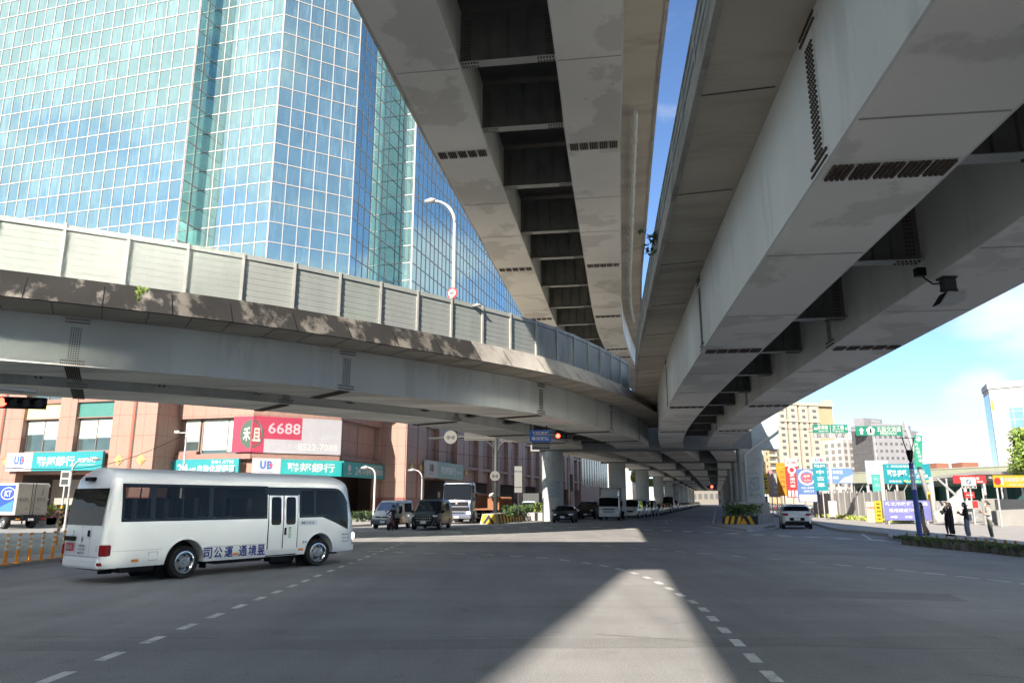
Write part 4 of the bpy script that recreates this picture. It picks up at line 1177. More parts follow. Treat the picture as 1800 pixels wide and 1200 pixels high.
# brown flats closing the left street beyond the tower podium
p_ = c_[7] + D15v * 6
tq = thing('brick_building', 'brown building with tall dark window slits beyond the podium, between the piers', 'building')
m = MB(); m.prism([(p.x, p.y) for p in (p_, p_ + D15v * 46, p_ + D15v * 46 + D75 * 30, p_ + D75 * 30)], 0, 17); m.build('wall', PINKT, tq)
m = MB()
for i in range(11):
    f, v = wall_seg(p_, D15v, 1.5 + i * 4, 4.0 + i * 4, 5.5, 15, .05, .1); m.ext(f, v)
build_split(m, 'window', WIND, tq)
p_ = c_[7] + D15v * 120
tq = thing('apartment_building', 'pale sunlit building far down the left street beyond the trees', 'building')
m = MB(); m.prism([(p.x, p.y) for p in (p_, p_ + D15v * 60, p_ + D15v * 60 + D75 * 30, p_ + D75 * 30)], 0, 22); m.build('wall', WHT, tq)
m = MB()
for i in range(12):
    for j in range(5):
        f, v = wall_seg(p_, D15v, 1.5 + i * 4.8, 4.0 + i * 4.8, 2 + j * 4, 4.2 + j * 4, .05, .1); m.ext(f, v)
build_split(m, 'window', WIND, tq)
tq = thing('apartment_building', 'distant cream wall closing the end of the underpass', 'building')
m = MB(); m.box(98, 150, 440, 455, 0, 15); m.build('wall', plain('far_wall', (.17, .16, .14), .8), tq)
m = MB()
for i in range(14): m.box(100 + i * 3.4, 102 + i * 3.4, 439.9, 440.05, 3, 6)
build_split(m, 'window', WIND, tq)
# unseen office block added behind the viewpoint so its roof line throws the soft shadow edge
tO = thing('office_block', 'plain office block behind the viewpoint at left, shading the near road', 'office block')
h_ = 27.0
off_ = h_ / math.tan(R(SUN_EL))
sv = head(SUN_HEAD) * off_
e0 = G(1105, 1003) - sv; e1 = G(880, 1195) - sv
dd = (e0 - e1).normalized(); lf = Vector((-dd.y, dd.x, 0))
f0 = e0 + dd * 6.0; f1 = f0 - dd * 60
m = MB(); m.prism([(p.x, p.y) for p in (f0, f0 + lf * 30, f1 + lf * 30, f1)], 0, h_); m.build('wall', CONC, tO)
m = MB()
for j in range(6):
    f, v = wall_seg(f1, dd, 2, 58, 2.2 + j * 4.2, 4.4 + j * 4.2, .05, .1); m.ext(f, v)
build_split(m, 'window', WIND, tO)

# unseen mirror tower added behind the viewpoint to throw sun onto the minibus and left crossing
tG = thing('office_tower', 'mirror glass office tower standing behind the viewpoint', 'office tower')
MG = bpy.data.materials.new('sun_reflector'); MG.use_nodes = True
_p = MG.node_tree.nodes['Principled BSDF']; _p.inputs['Base Color'].default_value = (.86, .95, .90, 1); _p.inputs['Metallic'].default_value = 1.0; _p.inputs['Roughness'].default_value = .20
GX, GY0, GY1 = 30.0, -100.0, -34.0
m = MB(); m.box(GX, GX + 26, GY0, GY1, 0, 78); m.build('core', DGREY, tG)
m = MB(); m.quad((GX - .06, GY0, 9), (GX - .06, GY1, 9), (GX - .06, GY1, 77), (GX - .06, GY0, 77)); cw = m.build('curtain_wall', MG, tG)
m = MB()
for j in range(18): m.box(GX - .12, GX - .05, GY0, GY1, 9 + j * 4 - .08, 9 + j * 4 + .08)
for j in range(14): m.box(GX - .12, GX - .05, GY0 + j * 4.15 - .08, GY0 + j * 4.15 + .08, 9, 77)
m.build('mullion_grid', MULL, cw)
# ------------------------------------------------------------------ signs on the bank building
TEAL = plain('teal_sign', (0.008, 0.20, 0.225), 0.5)
TEALD = plain('teal_sign_shade', (0.012, 0.26, 0.265), 0.5)
BLUEL = plain('logo_blue', (0.03, 0.10, 0.32), 0.5)
REDL = plain('logo_red', (0.62, 0.05, 0.06), 0.5)
SILV = plain('letter_white', (0.42, 0.42, 0.41), 0.5, var=0.02)
GREYL = plain('letter_grey', (0.55, 0.56, 0.55), 0.5)
UBW = plain('sign_box_white', (0.36, 0.36, 0.36), 0.5)
class Face:                                                          # drawing frame on a wall: s along, z up
    def __init__(self, a, d, off):
        self.a, self.d, self.n = Vector(a), Vector(d).normalized(), None
        self.n = Vector((self.d.y, -self.d.x, 0)); self.off = off
    def p(self, s, z, o=0.0): return self.a + self.d * s + self.n * (self.off + o) + Vector((0, 0, z))
    def board(self, mb, s0, s1, z0, z1, th=0.25, o=0.0, mi=0):
        mb.ext([self.p(s0, z0, o), self.p(s1, z0, o), self.p(s1, z1, o), self.p(s0, z1, o)], -self.n * th, mi)
    def text(self, mb, t, s, z, h, w=None, mi=0, o=0.012, bold=0.02): mb.text(t, self.p(s, z, o), self.d, (0, 0, 1), h, w, mi, bold)
    def ring(self, mb, s, z, r0, r1, o=0.01, mi=0, n=28):
        for k in range(n):
            a0, a1 = 2 * math.pi * k / n, 2 * math.pi * (k + 1) / n
            mb.quad(*[self.p(s + r * math.cos(t), z + r * math.sin(t), o) for r, t in ((r0, a0), (r1, a0), (r1, a1), (r0, a1))], mi)
def ub_logo(F, mb, s, z, h, mi=(0, 1, 2)):
    F.text(mb, 'U', s - h * .42, z, h, h * .72, mi[0], bold=.05); F.text(mb, 'B', s + h * .40, z, h, h * .66, mi[0], bold=.05)
    c = [F.p(s + h * .42, z + h * .32, .016), F.p(s + h * .80, z, .016), F.p(s + h * .42, z - h * .32, .016)]
    mb.add(c, [(0, 1, 2)], mi[1])
    F.text(mb, 'UNION BANK', s, z - h * .86, h * .15, h * 1.7, mi[2], bold=.01)
def sign(name, label, group=None, cat='sign'): return thing(name, label, cat, group=group)

F = Face(a0, dl, 0.55)
t = sign('signboard', 'long teal bank signboard with white logo box above the arcade and the delivery truck', 'bank signboards')
m = MB(); F.board(m, Ls(15.9), Ls(12.9), 4.55, 6.25); m.build('logo_box', UBW, t)
m = MB(); F.board(m, Ls(12.9), Ls(5.0), 4.55, 6.25); m.build('board', TEAL, t)
m = MB(); ub_logo(F, m, Ls(14.4), 5.55, .78); F.text(m, '聯邦銀行', Ls(10.2), 5.4, .92, 4.5); F.text(m, '新莊分行', Ls(6.6), 5.45, .42, 2.0); F.text(m, 'HSINCHUANG BRANCH', Ls(6.6), 5.05, .13, 1.9, bold=.0)
m.m = [(q if False else q) for q in m.m]
m2 = MB(); F.text(m2, '聯邦銀行', Ls(10.2), 5.4, .92, 4.3); F.text(m2, '新莊分行', Ls(6.7), 5.45, .42, 2.0); F.text(m2, 'HSINCHUANG BRANCH', Ls(6.7), 5.05, .13, 1.9, bold=.0); m2.build('lettering', SILV, t)
m = MB(); ub_logo(F, m, Ls(14.4), 5.55, .78); m.build('logo', [BLUEL, REDL, BLUEL], t)

F3 = Face(c_[2], dl, 0.4)
t = sign('signboard', 'teal ATM signboard left of the corner reading 24H ATM', 'bank signboards')
m = MB(); F3.board(m, 0.5, 7.1, 4.1, 5.55); F3.board(m, -1.6, 0.42, 4.15, 5.45); m.build('board', TEAL, t)
m = MB(); F3.text(m, '24', 1.25, 4.75, .75, 1.15); F3.text(m, '小時', 2.3, 4.62, .42, .8); F3.text(m, '自動化服務區', 4.8, 4.68, .68, 3.9); F3.text(m, '24H ATM', 5.4, 5.28, .3, 2.3); F3.text(m, 'ATM', -.6, 4.5, .28, .8)
F3.ring(m, -.6, 4.98, .0, .26, n=10); m.build('lettering', SILV, t)
F4 = Face(c_[3], D60, 0.4)
t = sign('signboard', 'long teal bank signboard with white logo box on the corner above the bus', 'bank signboards')
m = MB(); F4.board(m, 0.1, 2.55, 4.1, 5.6, .3, .03); m.build('logo_box', UBW, t)
m = MB(); F4.board(m, 2.55, 8.2, 4.1, 5.55); m.build('board', TEALD, t)
m = MB(); ub_logo(Face(c_[3], D60, .43), m, 1.3, 5.0, .72); m.build('logo', [BLUEL, REDL, BLUEL], t)
m = MB(); F4.text(m, '聯邦銀行', 5.35, 4.85, .85, 4.4); m.build('lettering', SILV, t)
F5 = Face(c_[4], D15v, 0.4)
t = sign('signboard', 'short teal signboard in shade right of the corner reading 24 hour ATM', 'bank signboards')
m = MB(); F5.board(m, 0.2, 9.2, 4.1, 5.55); m.build('board', TEALD, t)
m = MB(); F5.text(m, '24', 3.2, 4.75, .8, 1.2); F5.text(m, '小時', 4.35, 4.65, .42, .8); F5.text(m, '自動化服務區', 6.9, 4.72, .66, 4.0); F5.text(m, '24H ATM', 7.4, 5.28, .26, 2.4); F5.ring(m, 1.4, 4.95, 0, .32, n=10); F5.text(m, 'ATM', 1.4, 4.42, .25, .7); m.build('lettering', SILV, t)
F7 = Face(c_[6], D15v, 0.5)
t = sign('signboard', 'faded grey green bank signboard on the shaded wing behind the blue truck', 'bank signboards')
m = MB(); F7.board(m, 4.6, 8.2, 4.45, 6.35); m.build('logo_box', UBW, t)
m = MB(); F7.board(m, 8.2, 17.4, 4.45, 6.35); m.build('board', plain('faded_teal', (.22, .32, .29), .6), t)
m = MB(); ub_logo(F7, m, 6.4, 5.55, .8); m.build('logo', [DGREY, REDL, DGREY], t)
m = MB(); F7.text(m, '聯邦銀行', 12.0, 5.4, .95, 5.2); F7.text(m, '新莊分行', 15.8, 5.3, .45, 2.0); m.build('lettering', GREYL, t)
# rental banner wrapped round the corner
t = sign('banner', 'crimson and grey rental banner with a dark round emblem across the corner windows', cat='banner')
CRIM = plain('crimson', (.28, .018, .05), .6); BGREY = plain('banner_grey', (.29, .29, .31), .6); PINKW = plain('banner_pink', (.45, .33, .35), .6); DGRN = plain('emblem_green', (.035, .07, .05), .6); CREAMT = plain('cream_text', (.42, .40, .34), .6); FADE = plain('faded_text', (.34, .34, .365), .6)
Fb3 = Face(c_[2], dl, .14); Fb4 = Face(c_[3], D60, .14)
m = MB(); Fb3.board(m, 6.05, 8.1, 6.15, 9.35, .03); m.build('cloth', PINKW if False else CRIM, t)
m = MB(); Fb4.board(m, 0.0, 4.35, 7.35, 9.4, .03); Fb4.board(m, 0.0, 1.0, 6.1, 7.35, .03); m.build('cloth', CRIM, t)
m = MB(); Fb4.board(m, 1.0, 8.1, 6.1, 7.35, .03); Fb4.board(m, 4.35, 8.1, 7.35, 9.4, .03); m.build('cloth', BGREY, t)
m = MB()
for k in range(32):
    a0_, a1_ = 2 * math.pi * k / 32, 2 * math.pi * (k + 1) / 32
    def cp(a_):
        s_ = 1.05 * math.cos(a_) - .15; z_ = 7.75 + 1.28 * math.sin(a_)
        return Fb3.p(8.04 + s_, z_, .02) if s_ < 0 else Fb4.p(s_, z_, .02)
    q0 = Fb3.p(8.04 - .15, 7.75, .02)
    m.add([q0, cp(a0_), cp(a1_)], [(0, 1, 2)])
m.build('emblem', DGRN, t)
m = MB(); Fb3.text(m, '禾', 8.04 - .50, 7.75, 1.25, .75, o=.04, bold=.03); Fb4.text(m, '且', .30, 7.7, 1.2, .72, o=.04, bold=.03); m.build('lettering', CREAMT, t)
m = MB(); Fb4.text(m, '6688', 2.75, 8.35, 1.0, 2.9, bold=.01); m.build('lettering', PINKW, t)
m = MB(); Fb4.text(m, '8522-7088', 5.9, 6.75, .62, 3.7, bold=.01); m.build('lettering', SILV, t)
m = MB(); Fb4.text(m, '山林企業廣場', 2.6, 6.75, .55, 2.9, bold=.0); Fb4.text(m, '山林租', 6.9, 7.75, .5, 1.8, bold=.0); m.build('lettering', FADE, t)

# ------------------------------------------------------------------ lamps, signals and sign posts
def lamp_post(label, base, h, arm, ang, r=.075, mat=WHITEP, double=False, head_l=.55, group='street lamps', name='street_lamp', base_ring=True, curve=1.1):
    t = thing(name, label, 'street lamp', base, group=group)
    m = MB(); m.tube([(0, 0, 0), (0, 0, h * .5), (0, 0, h - curve)], [r * 1.3, r * 1.05, r], 10)
    if base_ring: m.cyl((0, 0, 0), (0, 0, .35), r * 1.9, r * 1.7, 10)
    m.build('pole', mat, t, smooth=True, auto=40)
    for s in ((1, -1) if double else (1,)):
        d = Vector((math.cos(ang), math.sin(ang), 0)) * s
        pts = [Vector((0, 0, h - curve))]
        for k in range(1, 9):
            a = k / 8 * math.pi / 2
            pts.append(Vector((0, 0, h - curve)) + d * (curve * .9 * (1 - math.cos(a))) + Vector((0, 0, curve * math.sin(a))))
        pts.append(d * arm + Vector((0, 0, h + .05)))
        m = MB(); m.tube(pts, [r * .95] * 5 + [r * .75] * (len(pts) - 5), 8); m.build('arm', mat, t, smooth=True)
        m = MB(); e = pts[-1]
        m.tube([e - d * .05, e + d * head_l * .3 - Vector((0, 0, .02)), e + d * head_l - Vector((0, 0, .07))], [r * 1.0, r * 2.0, r * 1.1], 8)
        m.build('lamp_head', GALV, t, smooth=True)
    return t
i_ = nearest(pC, 37.0)
# tall lamp rising behind the barrier, with the speed limit sign
pb = PY(797, 520, 36.5); pt = PY(797, 352, 36.5)
lamp_post('tall white lamp post rising behind the ramp barrier with a round speed sign', (pb.x, pb.y, 8.8), pt.z - 8.8, 1.1, math.pi * .97, .09, curve=1.3)
t = thing('speed_sign', 'round red rimmed speed limit sign on the tall lamp post', 'sign', (pb.x - .05, pb.y - .16, pb.z + .0))
m = MB(); m.disc((0, 0, .1), (-.45, -1, 0), .30, 24, .02); m.build('plate', RED, t)
m = MB(); m.disc((-.008, -.02, .1), (-.45, -1, 0), .22, 24, .02); m.build('plate_centre', WHITE, t)
m = MB(); m.text('40', (-.018, -.036, .1), (1, -.45, 0), (0, 0, 1), .18, .24); m.build('lettering', BLACK, t)
p0, p1 = PY(800, 570, 35.2), PY(845, 541, 35.6)
t = thing('street_lamp', 'short curved grey lamp arm leaning out in front of the ramp barrier', 'street lamp', p0, group='street lamps')
m = MB(); v_ = p1 - p0
m.tube([(0, .5, -.6), (0, .1, -.2), (0, 0, 0), Vector((v_.x * .25, 0, v_.z * .62)), Vector((v_.x * .6, 0, v_.z * .95)), Vector((v_.x * .75, 0, v_.z))], .05, 8); m.build('arm', GALV, t, smooth=True)
m = MB(); m.tube([Vector((v_.x * .72, 0, v_.z * .99)), Vector((v_.x * .88, 0, v_.z * 1.05)), Vector((v_.x * 1.05, 0, v_.z * 1.03))], [.05, .1, .05], 8); m.build('lamp_head', GALV, t, smooth=True)
g_ = G(113, 931); lamp_post('small grey lamp post by the planters at the far left', g_, 4.6, 1.15, R(8), .065, GALV, curve=.9)
g_ = G(656, 924); lamp_post('white lamp post beside the pale van', g_, 4.35, .6, R(172), .075, curve=.6)
g_ = XY(741, 60); lamp_post('slim grey lamp post behind the black people carrier', g_, 4.3, .7, R(165), .06, GALV, curve=.7)
g_ = Vector((14.7, 104, 0)); lamp_post('double armed lamp post in front of the second row pier', g_, 8.0, 2.6, R(5), .1, GALV, True, curve=1.8)
g_ = Vector((21.6, 122, 0)); lamp_post('sunlit white double armed lamp post left of the third row pier', g_, 7.4, 2.6, R(5), .12, WHITEP, True, curve=1.6)
g_ = Vector((5.95, 77.0, 0)); lamp_post('thin lamp post just right of the nearest round column', g_, 8.2, .7, R(60), .07, GALV, True, curve=.7)

t = None
def signal(label, c, n_l, lit, face=R(-90), group='traffic signals', hang=None, s=0.33):
    t = thing('traffic_signal', label, 'traffic light', c, rz=face + R(90), group=group)
    m = MB(); w = n_l * s
    m.box(-w / 2, w / 2, -.1, .12, -s * .52, s * .52); m.build('housing', BLACK, t, bevel=.03)
    for k in range(n_l):
        x = -w / 2 + s * (k + .5)
        m = MB()
        for q in range(10):
            a0_, a1_ = math.pi * (-.08 + 1.16 * q / 10), math.pi * (-.08 + 1.16 * (q + 1) / 10)
            r_ = s * .44
            m.quad((x + r_ * math.cos(a0_), -.1, r_ * math.sin(a0_)), (x + r_ * math.cos(a1_), -.1, r_ * math.sin(a1_)), (x + r_ * math.cos(a1_), -.33, r_ * math.sin(a1_) * .95), (x + r_ * math.cos(a0_), -.33, r_ * math.sin(a0_) * .95))
        m.build('visor', BLACK, t)
        m = MB(); m.disc((x, -.11, 0), (0, -1, 0), s * .41, 20, .03)
        m.build('lens', plain('red_light', (.5, .01, .01), .4, emis=((1.0, .05, .03), 5.0)) if k == lit else plain('lens_off', (.02, .022, .02), .2), t)
    if hang:
        m = MB(); m.tube(hang, .06, 8); m.build('bracket', GALV, t)
    return t
cL = PY(38, 708, 24.0)
signal('black four lens traffic signal hanging at far left showing red', cL, 4, 0, R(-75), hang=[(-4.5, .25, .9), (-.4, .22, .45), (.3, .22, .4)], s=.36)
cM = PY(990, 766, 46.8)
signal('black three lens signal showing red beside the blue lane sign', cM, 3, 0, R(-90), hang=[(-1.9, .2, .1), (.2, .2, .1), (.2, .2, .9)], s=.34)
signal('small distant signal glowing red deep inside the underpass', PY(1251, 855, 215), 3, 1, R(-90), s=.9)
# T-shaped mast on the median with boxes, sign backs and the blue sign
base = XY(871, 64.0)
t = thing('signal_mast', 'dark T shaped mast with curved braces over the striped median', 'signal mast', base)
m = MB(); m.tube([(0, 0, 0), (0, 0, 7.9)], [.19, .15], 12); m.build('pole', DGREY, t, smooth=True)
m = MB(); m.tube([(-5.9, 0, 7.15), (-.1, 0, 7.45)], [.1, .14], 8); m.tube([(.1, 0, 7.4), (6.0, 0, 7.5)], [.14, .09], 8)
m.tube([(-.05, 0, 5.6), (-.35, 0, 6.6), (-1.2, 0, 7.2), (-1.9, 0, 7.35)], .08, 8); m.tube([(.05, 0, 5.6), (.35, 0, 6.6), (1.2, 0, 7.2), (1.9, 0, 7.4)], .08, 8); m.build('arm', DGREY, t, smooth=True)
BACK = plain('sign_back', (.045, .044, .04), .6, var=.15)
def backboard(label, u, v, w, h, Y, mat=BACK, name='blank_sign', round_=False):
    c = PY(u, v, Y)
    t = thing(name, label, 'sign', c)
    m = MB()
    if round_: m.disc((0, 0, 0), (0, 1, 0), w / 2, 24, .03)
    else: m.box(-w / 2, w / 2, -.02, .02, -h / 2, h / 2)
    m.build('panel', mat, t)
    m = MB()
    if round_: m.box(-w * .25, -w * .12, -.07, -.018, -.14, .14); m.box(w * .12, w * .25, -.07, -.018, -.14, .14); m.box(-w * .32, w * .32, -.06, -.02, -.03, .03)
    else:
        for q in (-.3, .3): m.box(-w / 2, w / 2, -.05, -.021, h * q - .03, h * q + .03)
    m.build('stiffener', DGREY, t)
    return t
backboard('long dark back of a lane sign left of the mast', 843, 767, 2.7, .66, 63.9)
backboard('dark back of a lane sign right of the mast', 901, 767, 2.25, .92, 63.9)
backboard('round pale back of a road sign on the mast arm', 792, 768, 1.15, 1.15, 63.8, plain('sign_back_pale', (.09,.09,.086), .6), round_=True)
backboard('round pale back of a road sign on the mast pole', 870, 836, .85, .85, 63.7, plain('sign_back_pale', (.09,.09,.086), .6), round_=True)
t = backboard('tall grey back of a sign on a yellow and black post in the median', 911, 842, .68, 2.3, 66, plain('sign_back_grey', (.13, .135, .135), .6))
m = MB(); m.tube([(0, .06, -3.1), (0, .06, 1.0)], .05, 8); m.build('post', DGREY, t)
backboard('tall dark sign back on a post right of the round column', 1003, 848, .42, 1.75, 78, plain('sign_back_dark', (.05, .05, .05), .6))
c = PY(950, 766, 47.0)
SBLUE = plain('sign_blue', (.02, .17, .72), .45)
t = thing('lane_sign', 'blue road sign with eight white characters hung under the ramp', 'road sign', c)
m = MB(); m.box(-.68, .68, -.02, .02, -.37, .38); m.build('plate', SBLUE, t); m = MB(); m.tube([(-.4, .08, -.3), (-.4, .08, .75)], .04, 6); m.tube([(.4, .08, -.3), (.4, .08, .75)], .04, 6); m.build('hanger', DGREY, t)
m = MB(); m.text('下橋車輛', (0, -.032, .175), (1, 0, 0), (0, 0, 1), .25, 1.14, bold=.02); m.text('專用號誌', (0, -.032, -.165), (1, 0, 0), (0, 0, 1), .25, 1.14, bold=.02); m.build('lettering', plain('letter_bright', (.8, .8, .8), .5), t)
backboard('blank grey plate below the blue road sign', 951, 783, 1.15, .5, 47.1, plain('sign_back_light', (.25,.255,.26), .6))

# camera post and cable at the left
g_ = G(313, 921)
t = thing('camera_post', 'slim grey post with a small camera above the teal signs', 'post', g_)
zt_ = PY(313, 752, g_.y).z
m = MB(); m.tube([(0, 0, 0), (0, 0, zt_)], [.09, .07], 8); m.build('post', GALV, t, smooth=True)
m = MB(); m.box(-.75, .1, -.03, .03, zt_ - .42, zt_ - .36); m.box(-1.0, -.62, -.09, .09, zt_ - .42, zt_ - .22); m.build('camera', WHITEP, t)
m = MB(); pts = [Vector((-.1, 0, zt_ - .5))]
e = PY(10, 822, 44) - g_
for k in range(1, 13):
    f = k / 12; q = pts[0].lerp(e, f); q.z -= 1.1 * math.sin(math.pi * f); pts.append(q)
m.tube(pts, .022, 5); tag(m.build('overhead_cable', BLACK, None, loc=g_), 'thin black cable sagging from the camera post to the left', 'cable')

# right side: decorative pole, green gantry
g_ = G(1618, 946, .15)
t = thing('lamp_pole', 'leaning blue and white painted pole with a black lantern top by the kerb', 'street lamp', g_)
CK = plain('cobalt_paint', (.02, .06, .26), .45); LV = plain('lavender_paint', (.46, .47, .60), .45)
k_ = Vector((-.012, 0, 1))
def kp(z): return Vector((k_.x * z * 1.0, 0, z))
H_ = PY(1604, 813, g_.y).z - .15
for z0, z1, mt, n_ in ((0, H_ * .64, CK, 'pole_base'), (H_ * .64, H_ * .92, LV, 'pole_middle'), (H_ * .92, H_ * 1.0, CK, 'pole_top')):
    m = MB(); m.tube([kp(z0), kp(z1)], [.125 - .007 * z0, .125 - .007 * z1], 14); m.build(n_, mt, t, smooth=True, auto=40)
m = MB(); m.tube([kp(H_), kp(H_ + .15), kp(H_ + .55)], [.04, .10, .17], 10); m.cyl(kp(H_ + .55), kp(H_ + .6), .14, None, 10); m.build('lantern', BLACK, t)
m = MB()
for s in (-1, 1): m.tube([kp(H_ + .5) + Vector((.1 * s, 0, 0)), kp(H_ + .85) + Vector((.2 * s, 0, 0)), kp(H_ + 1.15) + Vector((.26 * s, 0, 0))], .025, 6)
m.tube([kp(H_ + 1.15) + Vector((-.55, 0, 0)), kp(H_ + 1.17), kp(H_ + 1.15) + Vector((.5, 0, 0))], .018, 6); m.build('lantern_arm', BLACK, t)
Yg = 60.0
gb = XY(1641, Yg)
GGRN = plain('sign_green', (.008, .14, .09), .45)
t = thing('sign_gantry', 'grey cantilever gantry post carrying green road signs across the right road', 'gantry', gb)
zg = PY(1606, 740, Yg).z; zarm = PY(1600, 757, Yg).z
m = MB(); m.tube([(0, 0, 0), (-.9, 0, zg * .6), (XY(1606, Yg).x - gb.x, 0, zg)], [.20, .17, .14], 12); m.build('post', GALV, t, smooth=True)
xl = XY(1432, Yg).x - gb.x
m = MB(); m.tube([(-1.55, 0, zarm + .1), (xl, 0, zarm - .05)], .07, 8); m.tube([(-1.5, 0, zarm - 1.2), (-1.9, 0, zarm - .4), (-2.8, 0, zarm)], .06, 8); m.build('arm', GALV, t)
def green_sign(label, u0, v0, u1, v1, Y, draw, extra=None):
    p, q = PY(u0, v1, Y), PY(u1, v0, Y); c = (p + q) / 2
    t = thing('road_sign', label, 'road sign', c)
    w, h = (q.x - p.x), (q.z - p.z)
    m = MB(); m.box(-w / 2, w / 2, -.03, .03, -h / 2, h / 2); m.build('plate', GGRN, t)
    draw(t, w, h)
    return t
def tx(t, lines, mat=SILV):
    m = MB()
    for s, x, z, h, w in lines: m.text(s, (x, -.042, z), (1, 0, 0), (0, 0, 1), h, w, bold=.015)
    m.build('lettering', mat, t)
def dr1(t, w, h):
    m = MB(); m.box(-w / 2, w / 2, -.035, .02, -h / 2, -h * .12); m.build('lower_plate', plain('sign_grey', (.25,.255,.26), .6), t)
    tx(t, [('思源路', -w * .21, h * .30, .34, w * .30), ('五工路', w * .23, h * .30, .34, w * .34), ('Siyuan Rd.', -w * .20, h * .02, .2, w * .28), ('Wugong Rd.', w * .22, h * .02, .2, w * .33)])
    tx(t, [('467 - 501', -w * .24, -h * .22, .15, w * .34), ('464 - 734', -w * .24, -h * .38, .15, w * .34), ('27 - 99', w * .26, -h * .22, .15, w * .3), ('8 - 98', w * .26, -h * .38, .15, w * .24)], BLACK)
    m = MB(); m.add([(-w * .48, -.04, h * .2), (-w * .44, -.04, h * .32), (-w * .44, -.04, h * .08)], [(0, 1, 2)]); m.box(-w * .44, -w * .36, -.045, -.031, h * .12, h * .28); m.box(-.015, .015, -.045, -.031, -h * .5, h * .5); m.add([(w * .48, -.04, h * .2), (w * .44, -.04, h * .36), (w * .44, -.04, h * .04)], [(0, 1, 2)])
    m.build('arrow', SILV, t)
green_sign('green street name sign with a grey lower strip, left of the freeway sign', 1430, 746, 1489, 770, Yg - .2, dr1)
def dr2(t, w, h):
    m = MB(); x = -w * .38
    m.add([(x, -.04, h * .36), (x - .22, -.04, h * .02), (x + .22, -.04, h * .02)], [(0, 1, 2)]); m.box(x - .1, x + .1, -.045, -.031, -h * .36, h * .02); m.build('arrow', SILV, t)
    m = MB(); x = -w * .185
    for k in range(5):
        a_ = R(90 + 72 * k); m.disc((x + .2 * math.cos(a_), -.04, .2 * math.sin(a_)), (0, 1, 0), .17, 14, .01)
    m.disc((x, -.042, 0), (0, 1, 0), .25, 16, .01); m.build('route_shield', SILV, t)
    m = MB(); m.text('1', (x, -.055, 0), (1, 0, 0), (0, 0, 1), .36, .14, bold=.02); m.build('route_number', BLACK, t)
    tx(t, [('五股交流道', w * .21, h * .18, .42, w * .52), ('FREEWAY', w * .20, -h * .27, .25, w * .36)])
green_sign('long green freeway sign with an up arrow and plum blossom shield', 1505, 748.5, 1585, 765.5, Yg - .25, dr2)
c0 = PY(1614, 793, Yg - .4)
t = thing('direction_sign', 'narrow vertical green direction sign on the gantry post', 'road sign', c0, rz=R(-8))
m = MB(); m.box(-.30, .30, -.03, .03, -1.25, 1.3, M=Matrix.Rotation(R(6), 4, 'Y')); m.build('plate', plain('sign_green_bright', (.008, .19, .12), .45), t)
m = MB()
for k, ch_ in enumerate('新北環河道'): m.text(ch_, (-.02 - .11 * (.55 - k * .32), -.045, .55 - k * .32), (1, 0, 0), (0, 0, 1), .24, .3, bold=.02)
m.disc((.1, -.04, 1.0), (0, 1, 0), .2, 16, .02); m.build('lettering', SILV, t)

# delineator posts, median barrier
def delineator(p, label, first=[None], lean=0):
    if first[0] is None:
        t = thing('delineator_post', label, 'bollard', p, group='orange delineator posts')
        m = MB(); m.cyl((0, 0, 0), (0, 0, .03), .11, .1, 14); m.tube([(0, 0, .03), (0, 0, .8)], [.045, .042], 12); m.cyl((0, 0, .8), (0, 0, .82), .042, .03, 12); m.build('post', ORANGE, t, smooth=True, auto=40)
        for z in (.38, .52, .66):
            m = MB(); m.cyl((0, 0, z), (0, 0, z + .09), .0475, None, 12, caps=False); m.build('reflective_band', plain('reflective', (.6, .58, .54), .5, var=.15), t, smooth=True)
        first[0] = t; return t
    t = copy_tree(first[0]); t.location = p; t['label'] = label; t.rotation_euler = (0, R(lean), random.uniform(-1, 1)); return t
xs = [(7.7, 992), (28.7, 989), (49.8, 986), (70.9, 983.5), (91, 981), (109.6, 979)]
nm = ['first', 'second', 'third', 'fourth', 'fifth', 'sixth']
for k, (u, v) in enumerate(xs): delineator(G(u, v, .13), 'orange striped delineator post, %s from the left in the front row by the bus' % nm[k], lean=(0, .8, -.5, 1, .5, -1)[k])
delineator(G(98.6, 958), 'orange striped delineator post in the rear row, farther from the bus')
delineator(G(117.5, 957.6), 'orange striped delineator post in the rear row, right beside the bus')

def striped_wall(name, label, a, b, h, w, mats, pitch=.55, chev=True):
    a, b = Vector(a), Vector(b); d = (b - a); L = d.length; d.normalize(); s = Vector((d.y, -d.x, 0))
    t = thing(name, label, 'barrier')
    m = MB(); m.ext([a - s * w / 2, a + s * w / 2, a + s * w * .35 + Vector((0, 0, h)), a - s * w * .35 + Vector((0, 0, h))], d * L); m.build('wall', CONC, t)
    m1, m2 = MB(), MB(); k = 0; x = 0.0
    def pt(x_, f): return a + d * x_ + s * (w / 2 - w * .15 * f + .012) + Vector((0, 0, h * f))
    while x < L - .1:
        x1 = min(L, x + pitch / 2)
        (m1 if k % 2 == 0 else m2).quad(pt(x, .04), pt(x1, .04), pt(min(L, x1 + .3), .97), pt(min(L, x + .3), .97)); x = x1; k += 1
    f_ = -d
    def pe(y, f): return a + s * y + f_ * .012 + Vector((0, 0, h * f))
    hw = w * .42
    for q in range(-3, 4):
        if q == 0: continue
    m1.poly([pe(-.28, .05), pe(.28, .05), pe(0, .5)]); m2.poly([pe(-.52, .05), pe(-.28, .05), pe(0, .5), pe(.28, .05), pe(.52, .05), pe(0, .95)]); m1.poly([pe(-hw, .3), pe(-.52, .05), pe(-.05, .95), pe(-hw * .8, .95)]); m1.poly([pe(hw, .3), pe(hw * .8, .95), pe(.05, .95), pe(.52, .05)])
    m1.build('yellow_stripe', YELLOW, t); m2.build('black_stripe', STRIPEK, t)
    return t
